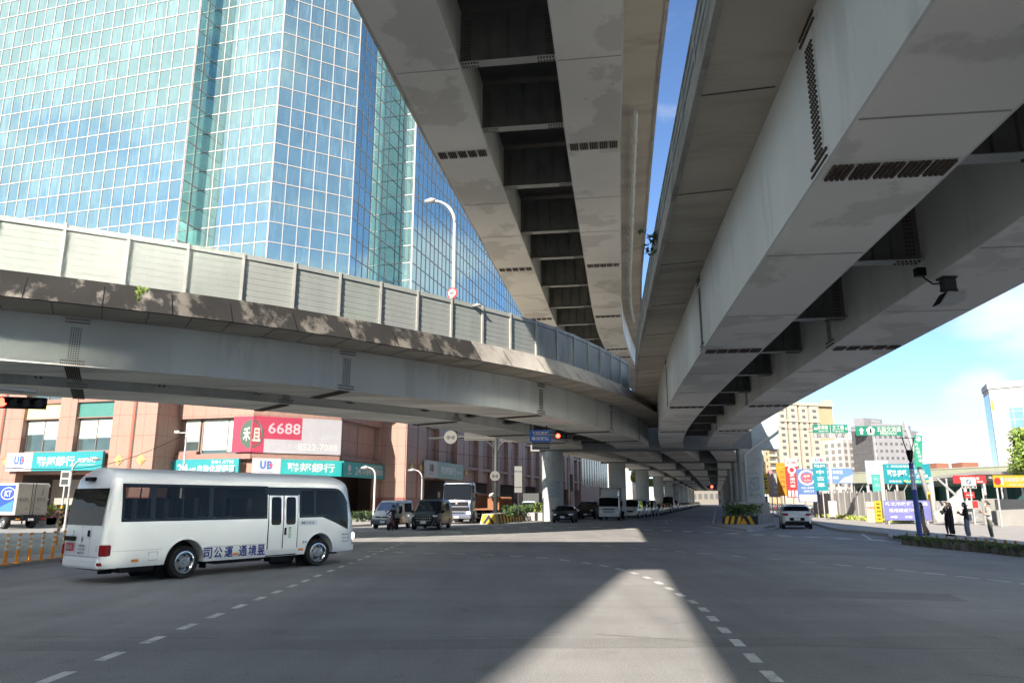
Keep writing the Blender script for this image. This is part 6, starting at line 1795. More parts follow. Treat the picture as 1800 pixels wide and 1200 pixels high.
def car(name, label, cat, pos, h, L=4.5, W=1.8, roof=1.45, hood=.95, belt=.95, prof='sedan', col=None, rear_view=False, group=None, plate='', detail=True, lamps=HLAMP, taxi=False):
    t = thing(name, label, cat, (pos[0], pos[1], 0), hrz(h), group)
    w = W / 2; x0, x1 = -L / 2, L / 2
    if prof == 'sedan': top = [(-1.0, .78), (-.97, belt), (-.72, belt + .06), (-.42, roof - .05), (-.15, roof), (.12, roof - .03), (.42, hood + .03), (.85, hood - .12), (.97, hood - .25), (1, .5)]
    elif prof == 'suv': top = [(-1.0, .85), (-.985, belt + .02), (-.90, belt + .12), (-.70, roof - .10), (-.35, roof), (.08, roof - .03), (.40, hood + .05), (.82, hood - .06), (.96, hood - .24), (1, .55)]
    elif prof == 'van': top = [(-1.0, .85), (-.995, belt), (-.97, belt + .3), (-.93, roof - .10), (-.7, roof), (.25, roof - .02), (.36, roof - .1), (.72, hood + .1), (.90, hood - .10), (.985, hood - .30), (1, .55)]
    else: top = [(-1.0, .8), (-.985, belt), (-.9, belt + .1), (-.78, roof - .12), (-.45, roof), (.08, roof - .03), (.45, hood + .03), (.88, hood - .1), (.97, hood - .25), (1, .5)]
    wid = [(-1.0, .80), (-.94, .95), (-.7, 1.0), (.6, 1.0), (.85, .95), (.97, .86), (1.0, .74)]
    xs = sorted(set([p[0] for p in top] + [-.55, -.3, -.02, .28, .6, .72]))
    sts = []
    for f in xs:
        zt = lerpv(top, f); ww = w * lerpv(wid, f); zb = .22 if -.9 < f < .9 else .30
        bl = min(belt, zt - .02); cab = max(0.0, min(1.0, (zt - bl) / max(.1, roof - belt)))
        wr = ww * (.97 - .20 * cab)
        ring = [(0, zb), (ww * .80, zb), (ww * .97, zb + .10), (ww, (zb + bl) * .52), (ww * .975, bl), (wr + (ww * .975 - wr) * .12, bl + (zt - bl) * .86), (wr * .86, zt - .012 * cab), (0, zt + .015 * cab)]
        sts.append((f * L / 2, ring))
    mb = loft(sts); idx = {f: i for i, f in enumerate(xs)}
    body = mb.build('body', col, t, smooth=True, auto=38)
    def nearest_i(f): return min(range(len(xs)), key=lambda i: abs(xs[i] - f))
    if prof == 'sedan': ws = (.12, .42); bk = (-.72, -.42); sd = [(-.72, -.30), (-.30, .12)]
    elif prof == 'suv': ws = (.08, .40); bk = (-.90, -.70); sd = [(-.70, -.30), (-.30, .08)]
    elif prof == 'van': ws = (.36, .72); bk = (-.97, -.93); sd = [(-.93, -.55), (-.55, -.02), (-.02, .36)]
    else: ws = (.08, .45); bk = (-.9, -.78); sd = [(-.78, -.30), (-.30, .08)]
    for a_, b_ in sd:
        patch(mb, nearest_i(a_), nearest_i(b_), 4, 5, .10, .92, .006, x0f=.0, x1f=.0).build('side_window', CARGL, t)
    i0, i1 = nearest_i(ws[0]), nearest_i(ws[1])
    patch(mb, i0, i1, 5, 7, .12, 1.0, .008, x0f=.06, x1f=.08).build('windshield', CARGL if name != 'pale_van' else CARGLB, t)
    i0, i1 = nearest_i(bk[0]), nearest_i(bk[1])
    patch(mb, i0, i1, 5, 7, .15, 1.0, .008, x0f=.1, x1f=.1).build('rear_window', CARGL, t)
    r = .33 if prof in ('sedan', 'hatch') else .36
    for x in (-.60, .62):
        for s in (1, -1):
            ww = w * 1.0
            m = MB(); m.cyl((x * L / 2, s * (ww - .12), r + .02), (x * L / 2, s * (ww + .004), r + .02), r + .07, None, 24); m.build('wheel_arch', DARKTR, t)
            wheel(t, x * L / 2, s * (ww - .10), r, .225, s)
    if not detail: 
        m = MB()
        for s in (1, -1): m.obox((x1 - .12, s * w * .62, hood - .28), .25, .34, .13, s * -.35)
        m.build('headlight', lamps, t)
        return t
    # front: lamps, grille, bumper intake, plate
    zf = hood - .30
    for s in (1, -1):
        m = MB(); m.obox((x1 - .16, s * w * .68, zf + .03), .28, .36, .13, s * -.45, 0, 0, .25); m.build('headlight', lamps, t, bevel=.03)
        m = MB(); m.obox((x0 + .10, s * w * .66, belt - .08), .22, .40, .13, s * .32); m.build('tail_light', TLAMP if rear_view is not True else TLAMP, t, bevel=.03)
        m = MB(); m.obox((x1 * (.30 if prof != 'van' else .60), s * (w + .10), belt + .08), .10, .2, .15, 0); m.obox((x1 * (.30 if prof != 'van' else .60), s * (w + .0), belt + .04), .05, .16, .05, 0); m.build('mirror', col if prof != 'van' else DARKTR, t, bevel=.03)
    m = MB(); m.obox((x1 - .035, 0, zf - .08), .06, w * .75, .17); m.build('grille', DARKTR, t, bevel=.02)
    m = MB(); m.obox((x1 - .06, 0, .40), .10, w * 1.45, .22); m.build('bumper', DARKTR, t, bevel=.03)
    m = MB(); m.obox((x1 + .0, 0, .50), .02, .36, .16); m.obox((x0 - .0, 0, .62), .02, .36, .16); m.build('plate', PLATEW, t)
    m = MB(); m.obox((x0 + .05, 0, .40), .12, w * 1.6, .30); m.build('rear_bumper', DARKTR if prof == 'suv' else col, t, bevel=.04)
    if taxi:
        m = MB(); m.obox((0, 0, roof + .09), .2, .5, .14); m.build('roof_sign', BYEL, t, bevel=.03)
    return t

# ---------------------------------------------------------------- white minibus
def minibus():
    WB, RX = 4.28, -2.35                                             # wheelbase, rear axle x
    p_r, p_f = G(320, 1016), G(566, 993)
    dv = (p_f - p_r); hd = math.degrees(math.atan2(dv.x, dv.y)); d = head(hd); left = Vector((-d.y, d.x, 0))
    HW = 1.04
    org = p_r - d * RX + left * (HW - .06)
    t = thing('minibus', 'white minibus with dark windows and blue characters along its side', 'bus', org, hrz(hd))
    WHT_ = pm('bus_white', (.80, .815, .83), .28, var=.02, coat=.5)
    XR, XF = -4.34, 3.42
    H = 2.62
    def xr(z): return XR + (.03 * max(0, .6 - z) if z < .6 else .0 if z < 1.0 else (z - 1.0) ** 1.6 * .085) + (.10 if z > 2.4 else 0) * (z - 2.4) * 4
    def xf(z): return XF - (.05 * max(0, .75 - z)) - (0 if z < 1.0 else (z - 1.0) * .20 + max(0, z - 2.2) ** 2 * 1.6)
    zs = [.36, .40, .52, .80, 1.02, 1.25, 1.36, 1.55, 1.80, 2.05, 2.22, 2.36, 2.47, 2.55, 2.60, 2.62]
    def yside(z):
        if z < 1.30: return HW - (.02 if z > .5 else .06 - (z - .36) * .28)
        if z < 2.25: return HW - .02 - (z - 1.30) * .085
        y0 = HW - .02 - .95 * .085; a = min(1, (z - 2.25) / (H - 2.25))
        return max(.0, y0 * (1 - a ** 2.6 * .62)) if z < H - .001 else .36
    ss = [0, .004, .014, .03, .055, .1, .2, .35, .5, .65, .8, .9, .94, .965, .982, .993, 1.0]
    def pinch(s):
        e = min(s, 1 - s); rr = .065 if s < .5 else .075
        if e >= rr: return 1.0
        u = 1 - e / rr
        return 1 - (1 - math.sqrt(max(0, 1 - u * u))) * (.24 if s < .5 else .22)
    sts = []
    m = MB(); n = len(zs) + 1; full = 2 * n
    cols = []
    for s in ss:
        ring = []
        ring.append((0, zs[0]))
        for z in zs: ring.append((yside(z) * pinch(s), z))
        ring.append((0, H + .012))
        f = len(ring)
        base_i = len(m.v)
        for (y, z) in ring: m.v.append(Vector((xr(z) + (xf(z) - xr(z)) * s, y, z)))
        for k in range(f - 2, 0, -1):
            y, z = ring[k]; m.v.append(Vector((xr(z) + (xf(z) - xr(z)) * s, -y, z)))
        full = 2 * f - 2
    for i in range(len(ss) - 1):
        for k in range(full):
            j = (k + 1) % full; m.f.append([i * full + k, i * full + j, (i + 1) * full + j, (i + 1) * full + k]); m.m.append(0)
    f = len(zs) + 2
    for i, sgn in ((0, 1), (len(ss) - 1, -1)):
        for k in range(0, f - 1):
            a_, b_ = i * full + k, i * full + k + 1; c_2, d_2 = i * full + (full - k - 1) % full, i * full + (full - k) % full
            face = [a_, b_, c_2, d_2]
            if k == 0: face = [a_, b_, c_2]
            if k == f - 2: face = [a_, b_, d_2]
            m.f.append(face if sgn < 0 else face[::-1]); m.m.append(0)
    body = m.build('body', WHT_, t, smooth=True, auto=32)
    # cut the wheel arches
    cuts = []
    for x in (RX, RX + WB):
        c = MB(); c.cyl((x, -1.4, .40), (x, -.62, .40), .525, None, 32); c.cyl((x, .62, .40), (x, 1.4, .40), .525, None, 32)
        c.box(x - .525, x + .525, -1.4, -.62, -.2, .40); c.box(x - .525, x + .525, .62, 1.4, -.2, .40)
        for part in (0,):
            o = c.build('cut', BLACK, t)
            cuts.append(o)
    c = MB(); c.box(-3.97, -.015, -1.5, 1.5, 1.43, 2.20); c.box(1.19, 2.62, -1.5, 1.5, 1.43, 2.16); cuts.append(c.build('cut', BLACK, t))
    for o in cuts:
        b = body.modifiers.new('cut', 'BOOLEAN'); b.operation = 'DIFFERENCE'; b.object = o; b.solver = 'EXACT'; b.use_self = True
    dg = bpy.context.evaluated_depsgraph_get(); dg.update()
    me = bpy.data.meshes.new_from_object(body.evaluated_get(dg))
    body.modifiers.clear(); body.data = me
    for o in cuts: bpy.data.objects.remove(o)
    for mt in (WHT_, DARKTR):
        pass
    while len(body.data.materials) < 2: body.data.materials.append(None)
    body.data.materials[0] = WHT_; body.data.materials[1] = plain('bus_interior', (.16, .16, .165), .8)
    for p in body.data.polygons: p.material_index = 1 if (1.425 < p.center.z < 2.205 and abs(p.center.y) < .90 and (-3.99 < p.center.x < .0 or 1.18 < p.center.x < 2.63)) else 0
    def sp(x, z, side=-1, off=.0):                                   # point on the flank
        L_ = xf(z) - xr(z); s = (x - xr(z)) / L_
        return Vector((x, side * (yside(z) * pinch(max(0, min(1, s))) + off), z))
    def panel(mb, x0, x1, zl, zh, side=-1, off=.006, nx=None, nz=4, mi=0):
        nx = nx or max(2, int((x1 - x0) / .12))
        cols = []
        for i in range(nx + 1):
            x = x0 + (x1 - x0) * i / nx; a_, b_ = (zl(x) if callable(zl) else zl), (zh(x) if callable(zh) else zh)
            cols.append([sp(x, a_ + (b_ - a_) * k / nz, side, off) for k in range(nz + 1)])
        for i in range(nx):
            for k in range(nz): mb.add([cols[i][k], cols[i + 1][k], cols[i + 1][k + 1], cols[i][k + 1]], [(0, 1, 2, 3)], mi)
    def rr_(x0, x1, z0, z1, r):
        def zl(x):
            e = min(x - x0, x1 - x); 
            return z0 + (r - math.sqrt(max(0, r * r - (r - e) ** 2)) if e < r else 0)
        def zh(x):
            e = min(x - x0, x1 - x)
            return z1 - (r - math.sqrt(max(0, r * r - (r - e) ** 2)) if e < r else 0)
        return zl, zh
    BAND = plain('bus_black_band', (.012, .012, .013), .25)
    BGL = pm('bus_glass', (.008, .009, .009), .03, var=.0, spec=.35)
    BGL.node_tree.nodes['Principled BSDF'].inputs['Alpha'].default_value = .55
    DX0, DX1 = .08, 1.07                                             # door span
    for side in (-1, 1):
        m = MB(); x9 = DX0 - .05 if side < 0 else 1.15
        panel(m, -4.02, x9, 1.375, 1.432, side, .004, nz=1); panel(m, -4.02, x9, 2.198, 2.25, side, .004, nz=1)
        for a0_, a1_ in ((-4.02, -3.955), (-3.345, -3.215), (-2.525, -2.485), (-1.785, -1.655), (-.025, x9)): panel(m, a0_, a1_, 1.43, 2.20, side, .004, nx=2)
        def zlo(x): return 1.38 if x < 2.0 else 1.38 - min(1.0, (x - 2.0) / 1.0) ** 1.1 * .36
        def zhi(x): return 2.23 if x < 2.45 else 2.23 - ((x - 2.45) / .60) ** 2.4 * .42
        panel(m, DX1 + .06, 1.205, zlo, zhi, side, .004, nx=3, nz=6); panel(m, 1.675, 1.765, zlo, zhi, side, .004, nx=3, nz=6); panel(m, 2.60, 3.05, zlo, zhi, side, .004, nx=14, nz=6); panel(m, 1.20, 2.61, lambda x: zlo(x), lambda x: max(zlo(x), 1.435), side, .004, nx=16, nz=3); panel(m, 1.20, 2.61, 2.155, zhi, side, .004, nx=16, nz=1)
        if side < 0: panel(m, DX0 - .06, DX1 + .08, 2.02, 2.23, side, .0045)
        m.build('window_band', BAND, t, smooth=True)
        segs = [(-3.96, -3.34), (-3.22, -2.52), (-2.49, -1.78), (-1.66, -.02)] if side < 0 else [(-3.96, -3.34), (-3.22, -2.52), (-2.49, -1.78), (-1.66, -.02)]
        for a0_, a1_ in segs:
            m = MB(); zl, zh = rr_(a0_, a1_, 1.43, 2.20, .05); panel(m, a0_, a1_, zl, zh, side, .009, nx=20); m.build('window', BGL, t, smooth=True)
        m = MB(); panel(m, 1.20, 1.68, 1.43, 2.16, side, .009); m.build('window', BGL, t, smooth=True)
        m = MB(); panel(m, 1.76, 3.0, lambda x: zlo(x) + .05, lambda x: zhi(x) - .05, side, .009, nx=24, nz=6); m.build('window', BGL, t, smooth=True)
        # body crease, lower strip
        m = MB(); panel(m, -4.15, RX - .60, .72, .735, side, .003, nz=1); panel(m, RX + .58, DX0 - .05, .70, .725, side, .004, nz=1); m.build('crease', plain('crease_shade', (.55, .57, .58), .4), t)
        # fender flares
        for x in (RX, RX + WB):
            m = MB(); n_ = 26
            for k in range(n_):
                for q, (r0, o0, r1, o1) in enumerate(((.525, .0, .527, .010), (.527, .010, .555, .010), (.555, .010, .59, .002))):
                    pass
                    A = [math.radians(-8 + 196 * kk / n_) for kk in (k, k + 1)]
                    P = []
                    for a, r_, o_ in ((A[0], r0, o0), (A[1], r0, o0), (A[1], r1, o1), (A[0], r1, o1)):
                        xx, zz = x + r_ * math.cos(a), .40 + r_ * math.sin(a)
                        zz = max(.37, zz); P.append(sp(xx, zz, side, o_))
                    m.add(P, [(0, 1, 2, 3)])
            m.build('wheel_arch_flare', WHT_, t, smooth=True)
            m = MB()
            m.cyl((x, side * .60, .40), (x, side * .66, .40), .55, None, 26); m.build('wheel_well', BLACK, t)
    # door
    m = MB(); panel(m, DX0 - .025, DX1 + .03, .37, 2.04, -1, .003, nz=8); m.build('door_gap', BAND, t)
    for q, (a0_, a1_) in enumerate(((DX0, (DX0 + DX1) / 2 - .015), ((DX0 + DX1) / 2 + .015, DX1))):
        m = MB(); panel(m, a0_, a1_, .40, 2.0, -1, .012, nx=4, nz=12); dr_ = m.build('door', WHT_, t, smooth=True)
        m = MB(); zl, zh = rr_(a0_ + .07, a1_ - .07, 1.20, 1.96, .07); panel(m, a0_ + .07, a1_ - .07, zl, zh, -1, .017, nx=14, nz=6); m.build('door_window', CARGL, dr_)
        if q == 1:
            m = MB(); p_ = sp(a0_ + .05, 1.02, -1, .03); m.box(-.025, .025, -.015, .015, -.10, .10, 0, Matrix.Translation(p_)); m.build('handle', BLACK, dr_)
    # lettering on the flank
    INK = plain('bus_blue_ink', (.015, .03, .22), .5)
    m = MB(); chars = '司公運通境昱'
    for ch_, x in zip(chars, (-1.74, -1.44, -1.13, -.70, -.40, -.12)):
        p_ = sp(x, .565, -1, .012); m.text(ch_, p_, (1, 0, .0), (0, 0, 1), .27, .255, bold=.02)
    m.build('lettering', INK, t)
    SLATE = plain('slate_ink', (.07, .09, .16), .5)
    m = MB(); panel(m, 1.14, 1.80, 1.16, 1.31, -1, .008, nz=2); m.build('name_panel', plain('name_panel', (.62, .66, .74), .4), t)
    m = MB(); m.text('MOXA', sp(1.46, 1.235, -1, .016), (1, 0, 0), (0, .05, 1), .085, .48, bold=.01); m.build('lettering', SLATE, t)
    m = MB(); m.text('ECO', sp(.80, .98, -1, .024), (0, 0, -1), (1, 0, 0), .09, .30, bold=.03); m.build('lettering', plain('green_ink', (.02, .28, .12), .5), t)
    m = MB(); m.text('MOXA', sp(2.95, .86, -1, .014), (1, 0, 0), (0, 0, 1), .05, .3); m.text('8522-7088', sp(2.95, .76, -1, .014), (1, 0, 0), (0, 0, 1), .04, .3); m.text('EAL-0121', sp(2.95, .66, -1, .014), (1, 0, 0), (0, 0, 1), .05, .28); m.build('lettering', SLATE, t)
    m = MB(); m.text('昱境', sp(1.36, .70, -1, .012), (1, 0, 0), (0, 0, 1), .07, .16); m.build('lettering', SLATE, t)
    for x in (-3.62, -.92, 1.24):
        m = MB(); p_ = sp(x, .50, -1, .012); m.obox(p_, .16, .03, .06); m.build('side_marker', AMBER, t, bevel=.012)
    m = MB(); 
    for a_, b_, c_2, d_2 in ((-3.30, -3.285, .48, .68), (-3.08, -3.065, .48, .68), (-3.285, -3.08, .668, .68), (-3.285, -3.08, .48, .492)): panel(m, a_, b_, c_2, d_2, -1, .003, nx=1, nz=1)
    m.build('fuel_flap', plain('seam_grey', (.35, .36, .37), .5), t)
    # rear face
    def rp(y, z, off=.0):
        return Vector((xr(z) - off - .0, y, z))
    def rpanel(mb, y0, y1, z0, z1, off=.012, nz=6, r=0):
        for k in range(nz):
            za, zb_ = z0 + (z1 - z0) * k / nz, z0 + (z1 - z0) * (k + 1) / nz
            mb.add([rp(y0, za, off), rp(y1, za, off), rp(y1, zb_, off), rp(y0, zb_, off)], [(0, 1, 2, 3)])
    m = MB(); rpanel(m, -.78, .80, 1.30, 2.14, .014, 10); m.build('rear_window', CARGL, t, bevel=.0)
    m = MB()
    for y in (-.36, .02): rpanel(m, y, y + .012, .62, 1.28, .012, 3)
    rpanel(m, -.74, .78, .60, .615, .012, 1)
    m.build('tailgate_seam', plain('seam_grey', (.35, .36, .37), .5), t)
    m = MB(); m.obox(rp(.12, 2.36, .05), .12, .34, .09); m.build('rear_camera', BLACK, t, bevel=.02)
    for s in (-1, 1):
        m = MB(); m.obox(Vector((XR + .16, s * .84, .75)), .34, .22, .25, s * -.45); m.build('tail_light', TLAMP, t, bevel=.03)
        m = MB(); m.obox(Vector((XR + .035, s * .70, .79)), .08, .16, .15, s * -.15); m.build('reverse_light', HLAMP, t, bevel=.02)
        m = MB(); m.obox(Vector((XR + .05, s * .80, .45)), .14, .12, .07); m.build('reflector', TLAMP, t, bevel=.01)
    m = MB(); m.box(XR - .03, XR + .5, -.80, .80, .33, .58); m.build('rear_bumper', WHT_, t, bevel=.06)
    m = MB(); m.obox(rp(.52, .99, .03), .05, .46, .10); m.build('plate_lamp_bar', BLACK, t, bevel=.01)
    m = MB(); m.obox(rp(.50, .80, .02), .02, .34, .18); m.build('plate', plain('plate_red', (.42, .02, .06), .5), t)
    m = MB(); m.text('E630', rp(.50, .80, .036), (0, -1, 0), (0, 0, 1), .10, .26, bold=.02); m.build('lettering', SILV, t)
    m = MB(); m.text('ECO', rp(.40, 1.10, .02), (0, 0, 1), (0, 1, 0), .06, .18, bold=.02); m.build('lettering', plain('green_ink', (.02, .28, .12), .5), t)
    m = MB(); m.text('6', rp(-.02, .99, .02), (0, -1, 0), (0, 0, 1), .13, .08, bold=.02); m.text('昱境通運', rp(-.02, .84, .02), (0, -1, 0), (0, 0, 1), .06, .3); m.text('8522-7088', rp(-.02, .76, .02), (0, -1, 0), (0, 0, 1), .045, .3); m.text('MOXA', rp(-.02, .68, .02), (0, -1, 0), (0, 0, 1), .05, .3); m.build('lettering', SLATE, t)
    m = MB(); m.obox(rp(-.28, 1.12, .02), .03, .05, .14); m.build('tailgate_handle', BLACK, t)
    # front
    m = MB()
    for k in range(8):
        za, zb_ = 1.12 + .13 * k, 1.12 + .13 * (k + 1)
        m.add([Vector((xf(za) + .01, -.80, za)), Vector((xf(za) + .01, .80, za)), Vector((xf(zb_) + .01, .80, zb_)), Vector((xf(zb_) + .01, -.80, zb_))], [(0, 1, 2, 3)])
    m.build('windshield', CARGL, t)
    for s in (-1, 1):
        m = MB(); m.obox(Vector((XF - .06, s * .80, .80)), .22, .24, .20, s * .5); m.build('headlight', HLON, t, bevel=.04)
    m = MB(); m.box(XF - .4, XF + .04, -.88, .88, .36, .56); m.build('front_bumper', WHT_, t, bevel=.05)
    # underbody
    m = MB(); m.box(-4.1, 3.0, -.62, .62, .28, .42); m.box(-3.9, -3.1, -.95, -.6, .24, .40); m.box(-1.4, .0, -.9, -.6, .27, .40); m.box(.25, .85, -.98, -.7, .22, .36); m.cyl((-4.1, -.4, .25), (-3.8, -.4, .25), .05); m.build('underbody', BLACK, t)
    m = MB(); m.box(RX + .60, RX + .63, -.98, -.72, .20, .44); m.box(RX - .66, RX - .63, -.98, -.72, .20, .44); m.build('mud_flap', BLACK, t)
    for x, st in ((RX, 0.), (RX + WB, R(-14))):
        for s in (1, -1): wheel(t, x, s * .90, .385, .24, s, st, CHROME, True)
    m = MB()
    for k in range(5): m.box(-3.7 + k * .80, -3.58 + k * .80, -.82, -.12, 1.40, 1.92); m.box(-3.7 + k * .80, -3.58 + k * .80, .12, .82, 1.40, 1.92)
    m.build('seat', plain('seat_grey', (.08, .08, .09), .8), t)
    return t
minibus()

# ---------------------------------------------------------------- trucks
def cab_truck(name, label, pos, h, col, W=2.2, H=2.9, cabL=1.9, scale=1.0, lamps=HLAMP, style='light', group=None):
    t = thing(name, label, 'truck', (pos[0], pos[1], 0), hrz(h), group)
    w = W / 2; zf = .42 if style == 'light' else .5
    def ring(ww, zb, bl, zt): return [(0, zb), (ww * .92, zb), (ww, zb + .12), (ww, bl * .75), (ww * .995, bl), (ww * .955, zt - .14), (ww * .84, zt - .02), (0, zt)]
    bl = H * .55
    sts = [(-cabL, ring(w * .97, zf, bl, H - .06)), (-cabL + .08, ring(w, zf, bl, H - .02)), (-.75, ring(w, zf, bl, H)), (-.42, ring(w, zf, bl, H - .03)), (-.30, ring(w * .99, zf, bl, H - .14)), (-.08, ring(w * .96, zf, bl, H * .62)), (-.01, ring(w * .93, zf + .03, bl - .05, H * .56)), (.04, ring(w * .90, zf + .06, bl - .25, H * .50))]
    mb = loft(sts); mb.build('cab', col, t, smooth=True, auto=35)
    patch(mb, 4, 5, 5, 7, .02, 1.0, .01, x0f=.04, x1f=-.0).build('windshield', CARGL, t)
    m = MB()
    # dark screen surround in front
    zA_, zB_ = H * .56, H - .20
    def fx(z): return -.03 - (z - zA_) / (zB_ - zA_) * .27
    m.add([Vector((fx(zA_) + .03, -w * .90, zA_)), Vector((fx(zA_) + .03, w * .90, zA_)), Vector((fx(zB_) + .03, w * .88, zB_)), Vector((fx(zB_) + .03, -w * .88, zB_))], [(0, 1, 2, 3)])
    m.build('windscreen', CARGL, t)
    for s in (1, -1):
        m = MB(); m.add([Vector((-.42, s * (w + .006), bl)), Vector((-1.25, s * (w + .006), bl)), Vector((-1.25, s * (w * .965 + .006), H - .3)), Vector((-.62, s * (w * .965 + .006), H - .3))], [(0, 1, 2, 3)]); m.build('side_window', CARGL, t)
        m = MB(); m.obox((.05, s * w * .80, zf + .38), .10, .34, .20, s * .0); m.build('headlight', lamps, t, bevel=.03)
        m = MB(); m.tube([(-.1, s * w, H * .8), (.12, s * (w + .22), H * .78), (.12, s * (w + .22), H * .55), (-.1, s * w, H * .53)], .018, 6); m.obox((.12, s * (w + .24), H * .68), .08, .20, .46); m.build('mirror', BLACK, t)
        wheel(t, -.95, s * (w - .16), .40 if style == 'light' else .50, .26, s, mat=RIM, steel=True)
        m = MB(); m.cyl((-.95, s * (w - .2), .42), (-.95, s * (w + .004), .42), .52 if style == 'light' else .62, None, 24); m.build('wheel_arch', DARKTR, t)
    m = MB(); m.box(-.3, .10, -w * .97, w * .97, zf - .08, zf + .20); m.build('bumper', col if style == 'light' else plain('bumper_slate', (.06, .075, .10), .5), t, bevel=.04)
    m = MB(); m.obox((.055, 0, zf + .40), .05, w * 1.0, .07); m.obox((.06, 0, zf + .64), .05, w * 1.15, .09); m.build('grille', BLACK, t, bevel=.015)
    m = MB(); m.obox((.12, 0, zf + .06), .02, .40, .15); m.build('plate', PLATEW, t)
    m = MB(); m.box(-cabL - 3.4, -.4, -.45, .45, .45, .75); m.build('chassis', DARKTR, t)
    return t, w
# white box truck in the underpass queue
t, w = cab_truck('box_truck', 'white box truck with a rounded wind deflector heading the underpass queue', (9.45, 73.0), 194, paint('truck_white', (.55, .57, .58)), 2.05, 2.35, 1.75, lamps=HLAMP)
m = MB(); m.box(-6.4, -1.8, -1.12, 1.12, .9, 3.15); m.build('cargo_box', plain('cargo_grey', (.20, .21, .215), .5, var=.08), t, bevel=.03)
m = MB()
for k in range(10): m.box(-6.3 + k * .45, -6.27 + k * .45, -1.13, -1.118, .95, 3.1)
m.build('side_rib', DARKTR, t)
sts = [(-1.7, [(0, 2.3), (.92, 2.3), (.95, 2.6), (.90, 3.0), (.7, 3.12), (0, 3.15)]), (-1.2, [(0, 2.3), (.90, 2.3), (.92, 2.5), (.86, 2.9), (.66, 3.02), (0, 3.06)]), (-.75, [(0, 2.28), (.84, 2.28), (.85, 2.36), (.80, 2.5), (.6, 2.58), (0, 2.62)])]
loft(sts).build('wind_deflector', paint('truck_white', (.55, .57, .58)), t, smooth=True, auto=50)
for s in (1, -1): wheel(t, -5.0, s * .88, .40, .3, s, steel=True)
# blue grey dump truck
BLUEG = paint('slate_blue', (.085, .11, .18))
g_ = XY(803, 62.0)
t, w = cab_truck('dump_truck', 'slate blue heavy truck with an orange brown tipper body behind the people carrier', (g_.x, g_.y), 188, BLUEG, 2.5, 3.45, 2.1, lamps=HLON, style='heavy')
m = MB(); m.obox((.08, 0, 1.62), .05, 1.9, .30); m.obox((.08, 0, 1.18), .05, 2.1, .26); m.build('grille_slot', BLACK, t, bevel=.02)
m = MB(); m.obox((.10, 0, 1.40), .06, 2.0, .05); m.obox((.11, 0, .98), .06, 1.7, .06); m.obox((.115, 0, 1.66), .04, .16, .16, 0, 0, 0); m.build('grille_trim', plain('dull_chrome', (.3, .32, .36), .35, metal=.7), t)
m = MB(); m.box(-.55, -.25, -1.15, 1.15, 3.40, 3.52); m.build('sun_visor', BLACK, t, bevel=.02)
RUSTO = pm('rust_orange', (.20, .075, .03), .7, var=.25, scale=2)
m = MB(); m.box(-7.6, -2.4, -1.22, 1.22, 1.25, 2.35)
for k in range(9):
    for s in (1, -1): m.box(-7.5 + k * .62, -7.42 + k * .62, s * 1.25 - .05, s * 1.25 + .05, 1.2, 2.4)
m.box(-7.65, -2.35, -1.28, 1.28, 2.35, 2.47); m.build('tipper_body', RUSTO, t)
m = MB(); m.add([(-7.4, -1.1, 2.4), (-2.6, -1.1, 2.4), (-2.6, 1.1, 2.4), (-7.4, 1.1, 2.4), (-6.2, 0, 2.85), (-3.6, 0, 2.8)], [(0, 1, 5, 4), (1, 2, 5), (2, 3, 4, 5), (3, 0, 4)]); m.build('load_cover', DARKTR, t)
for x in (-5.0, -6.3):
    for s in (1, -1): wheel(t, x, s * 1.0, .5, .45, s, steel=True)
m = MB(); m.box(-2.9, -1.9, 1.0, 1.2, .45, .85); m.box(-4.2, -2.9, 1.12, 1.2, .4, .46); m.box(-4.2, -2.9, 1.12, 1.2, .7, .76); m.build('side_guard', GALV, t)
# second tipper behind it
c2 = Vector((g_.x, g_.y, 0)) - head(188) * 13.5
t2 = thing('dump_truck', 'orange brown tipper body of a second truck, half hidden behind the first', 'truck', (c2.x + .7, c2.y, 0), hrz(190))
m = MB(); m.box(-4, 3, -1.22, 1.22, 1.0, 2.2)
for k in range(12):
    for s in (1, -1): m.box(-3.9 + k * .62, -3.82 + k * .62, s * 1.25 - .05, s * 1.25 + .05, 1.0, 2.25)
m.build('tipper_body', RUSTO, t2)
m = MB(); m.ball((2.6, .7, 2.35), .45, .5, .3, 10, 6); m.build('load_sack', plain('sack_white', (.45, .42, .36), .8, var=.3), t2)
for x in (-2.5, -1.2, 2.4):
    for s in (1, -1): wheel(t2, x, s * 1.0, .5, .4, s, steel=True)
# small pale blue truck with dark canvas further back
t, w = cab_truck('canvas_truck', 'small pale blue truck with a dark canvas cover beyond the scooter rider', XY(928, 88), 196, paint('pale_blue', (.38, .46, .52)), 1.7, 1.85, 1.4)
m = MB(); m.box(-4.6, -1.4, -1.0, 1.0, .8, 2.75); m.build('canvas', plain('dark_canvas', (.045, .05, .05), .8), t, bevel=.05)
for s in (1, -1): wheel(t, -3.6, s * .72, .33, .25, s)
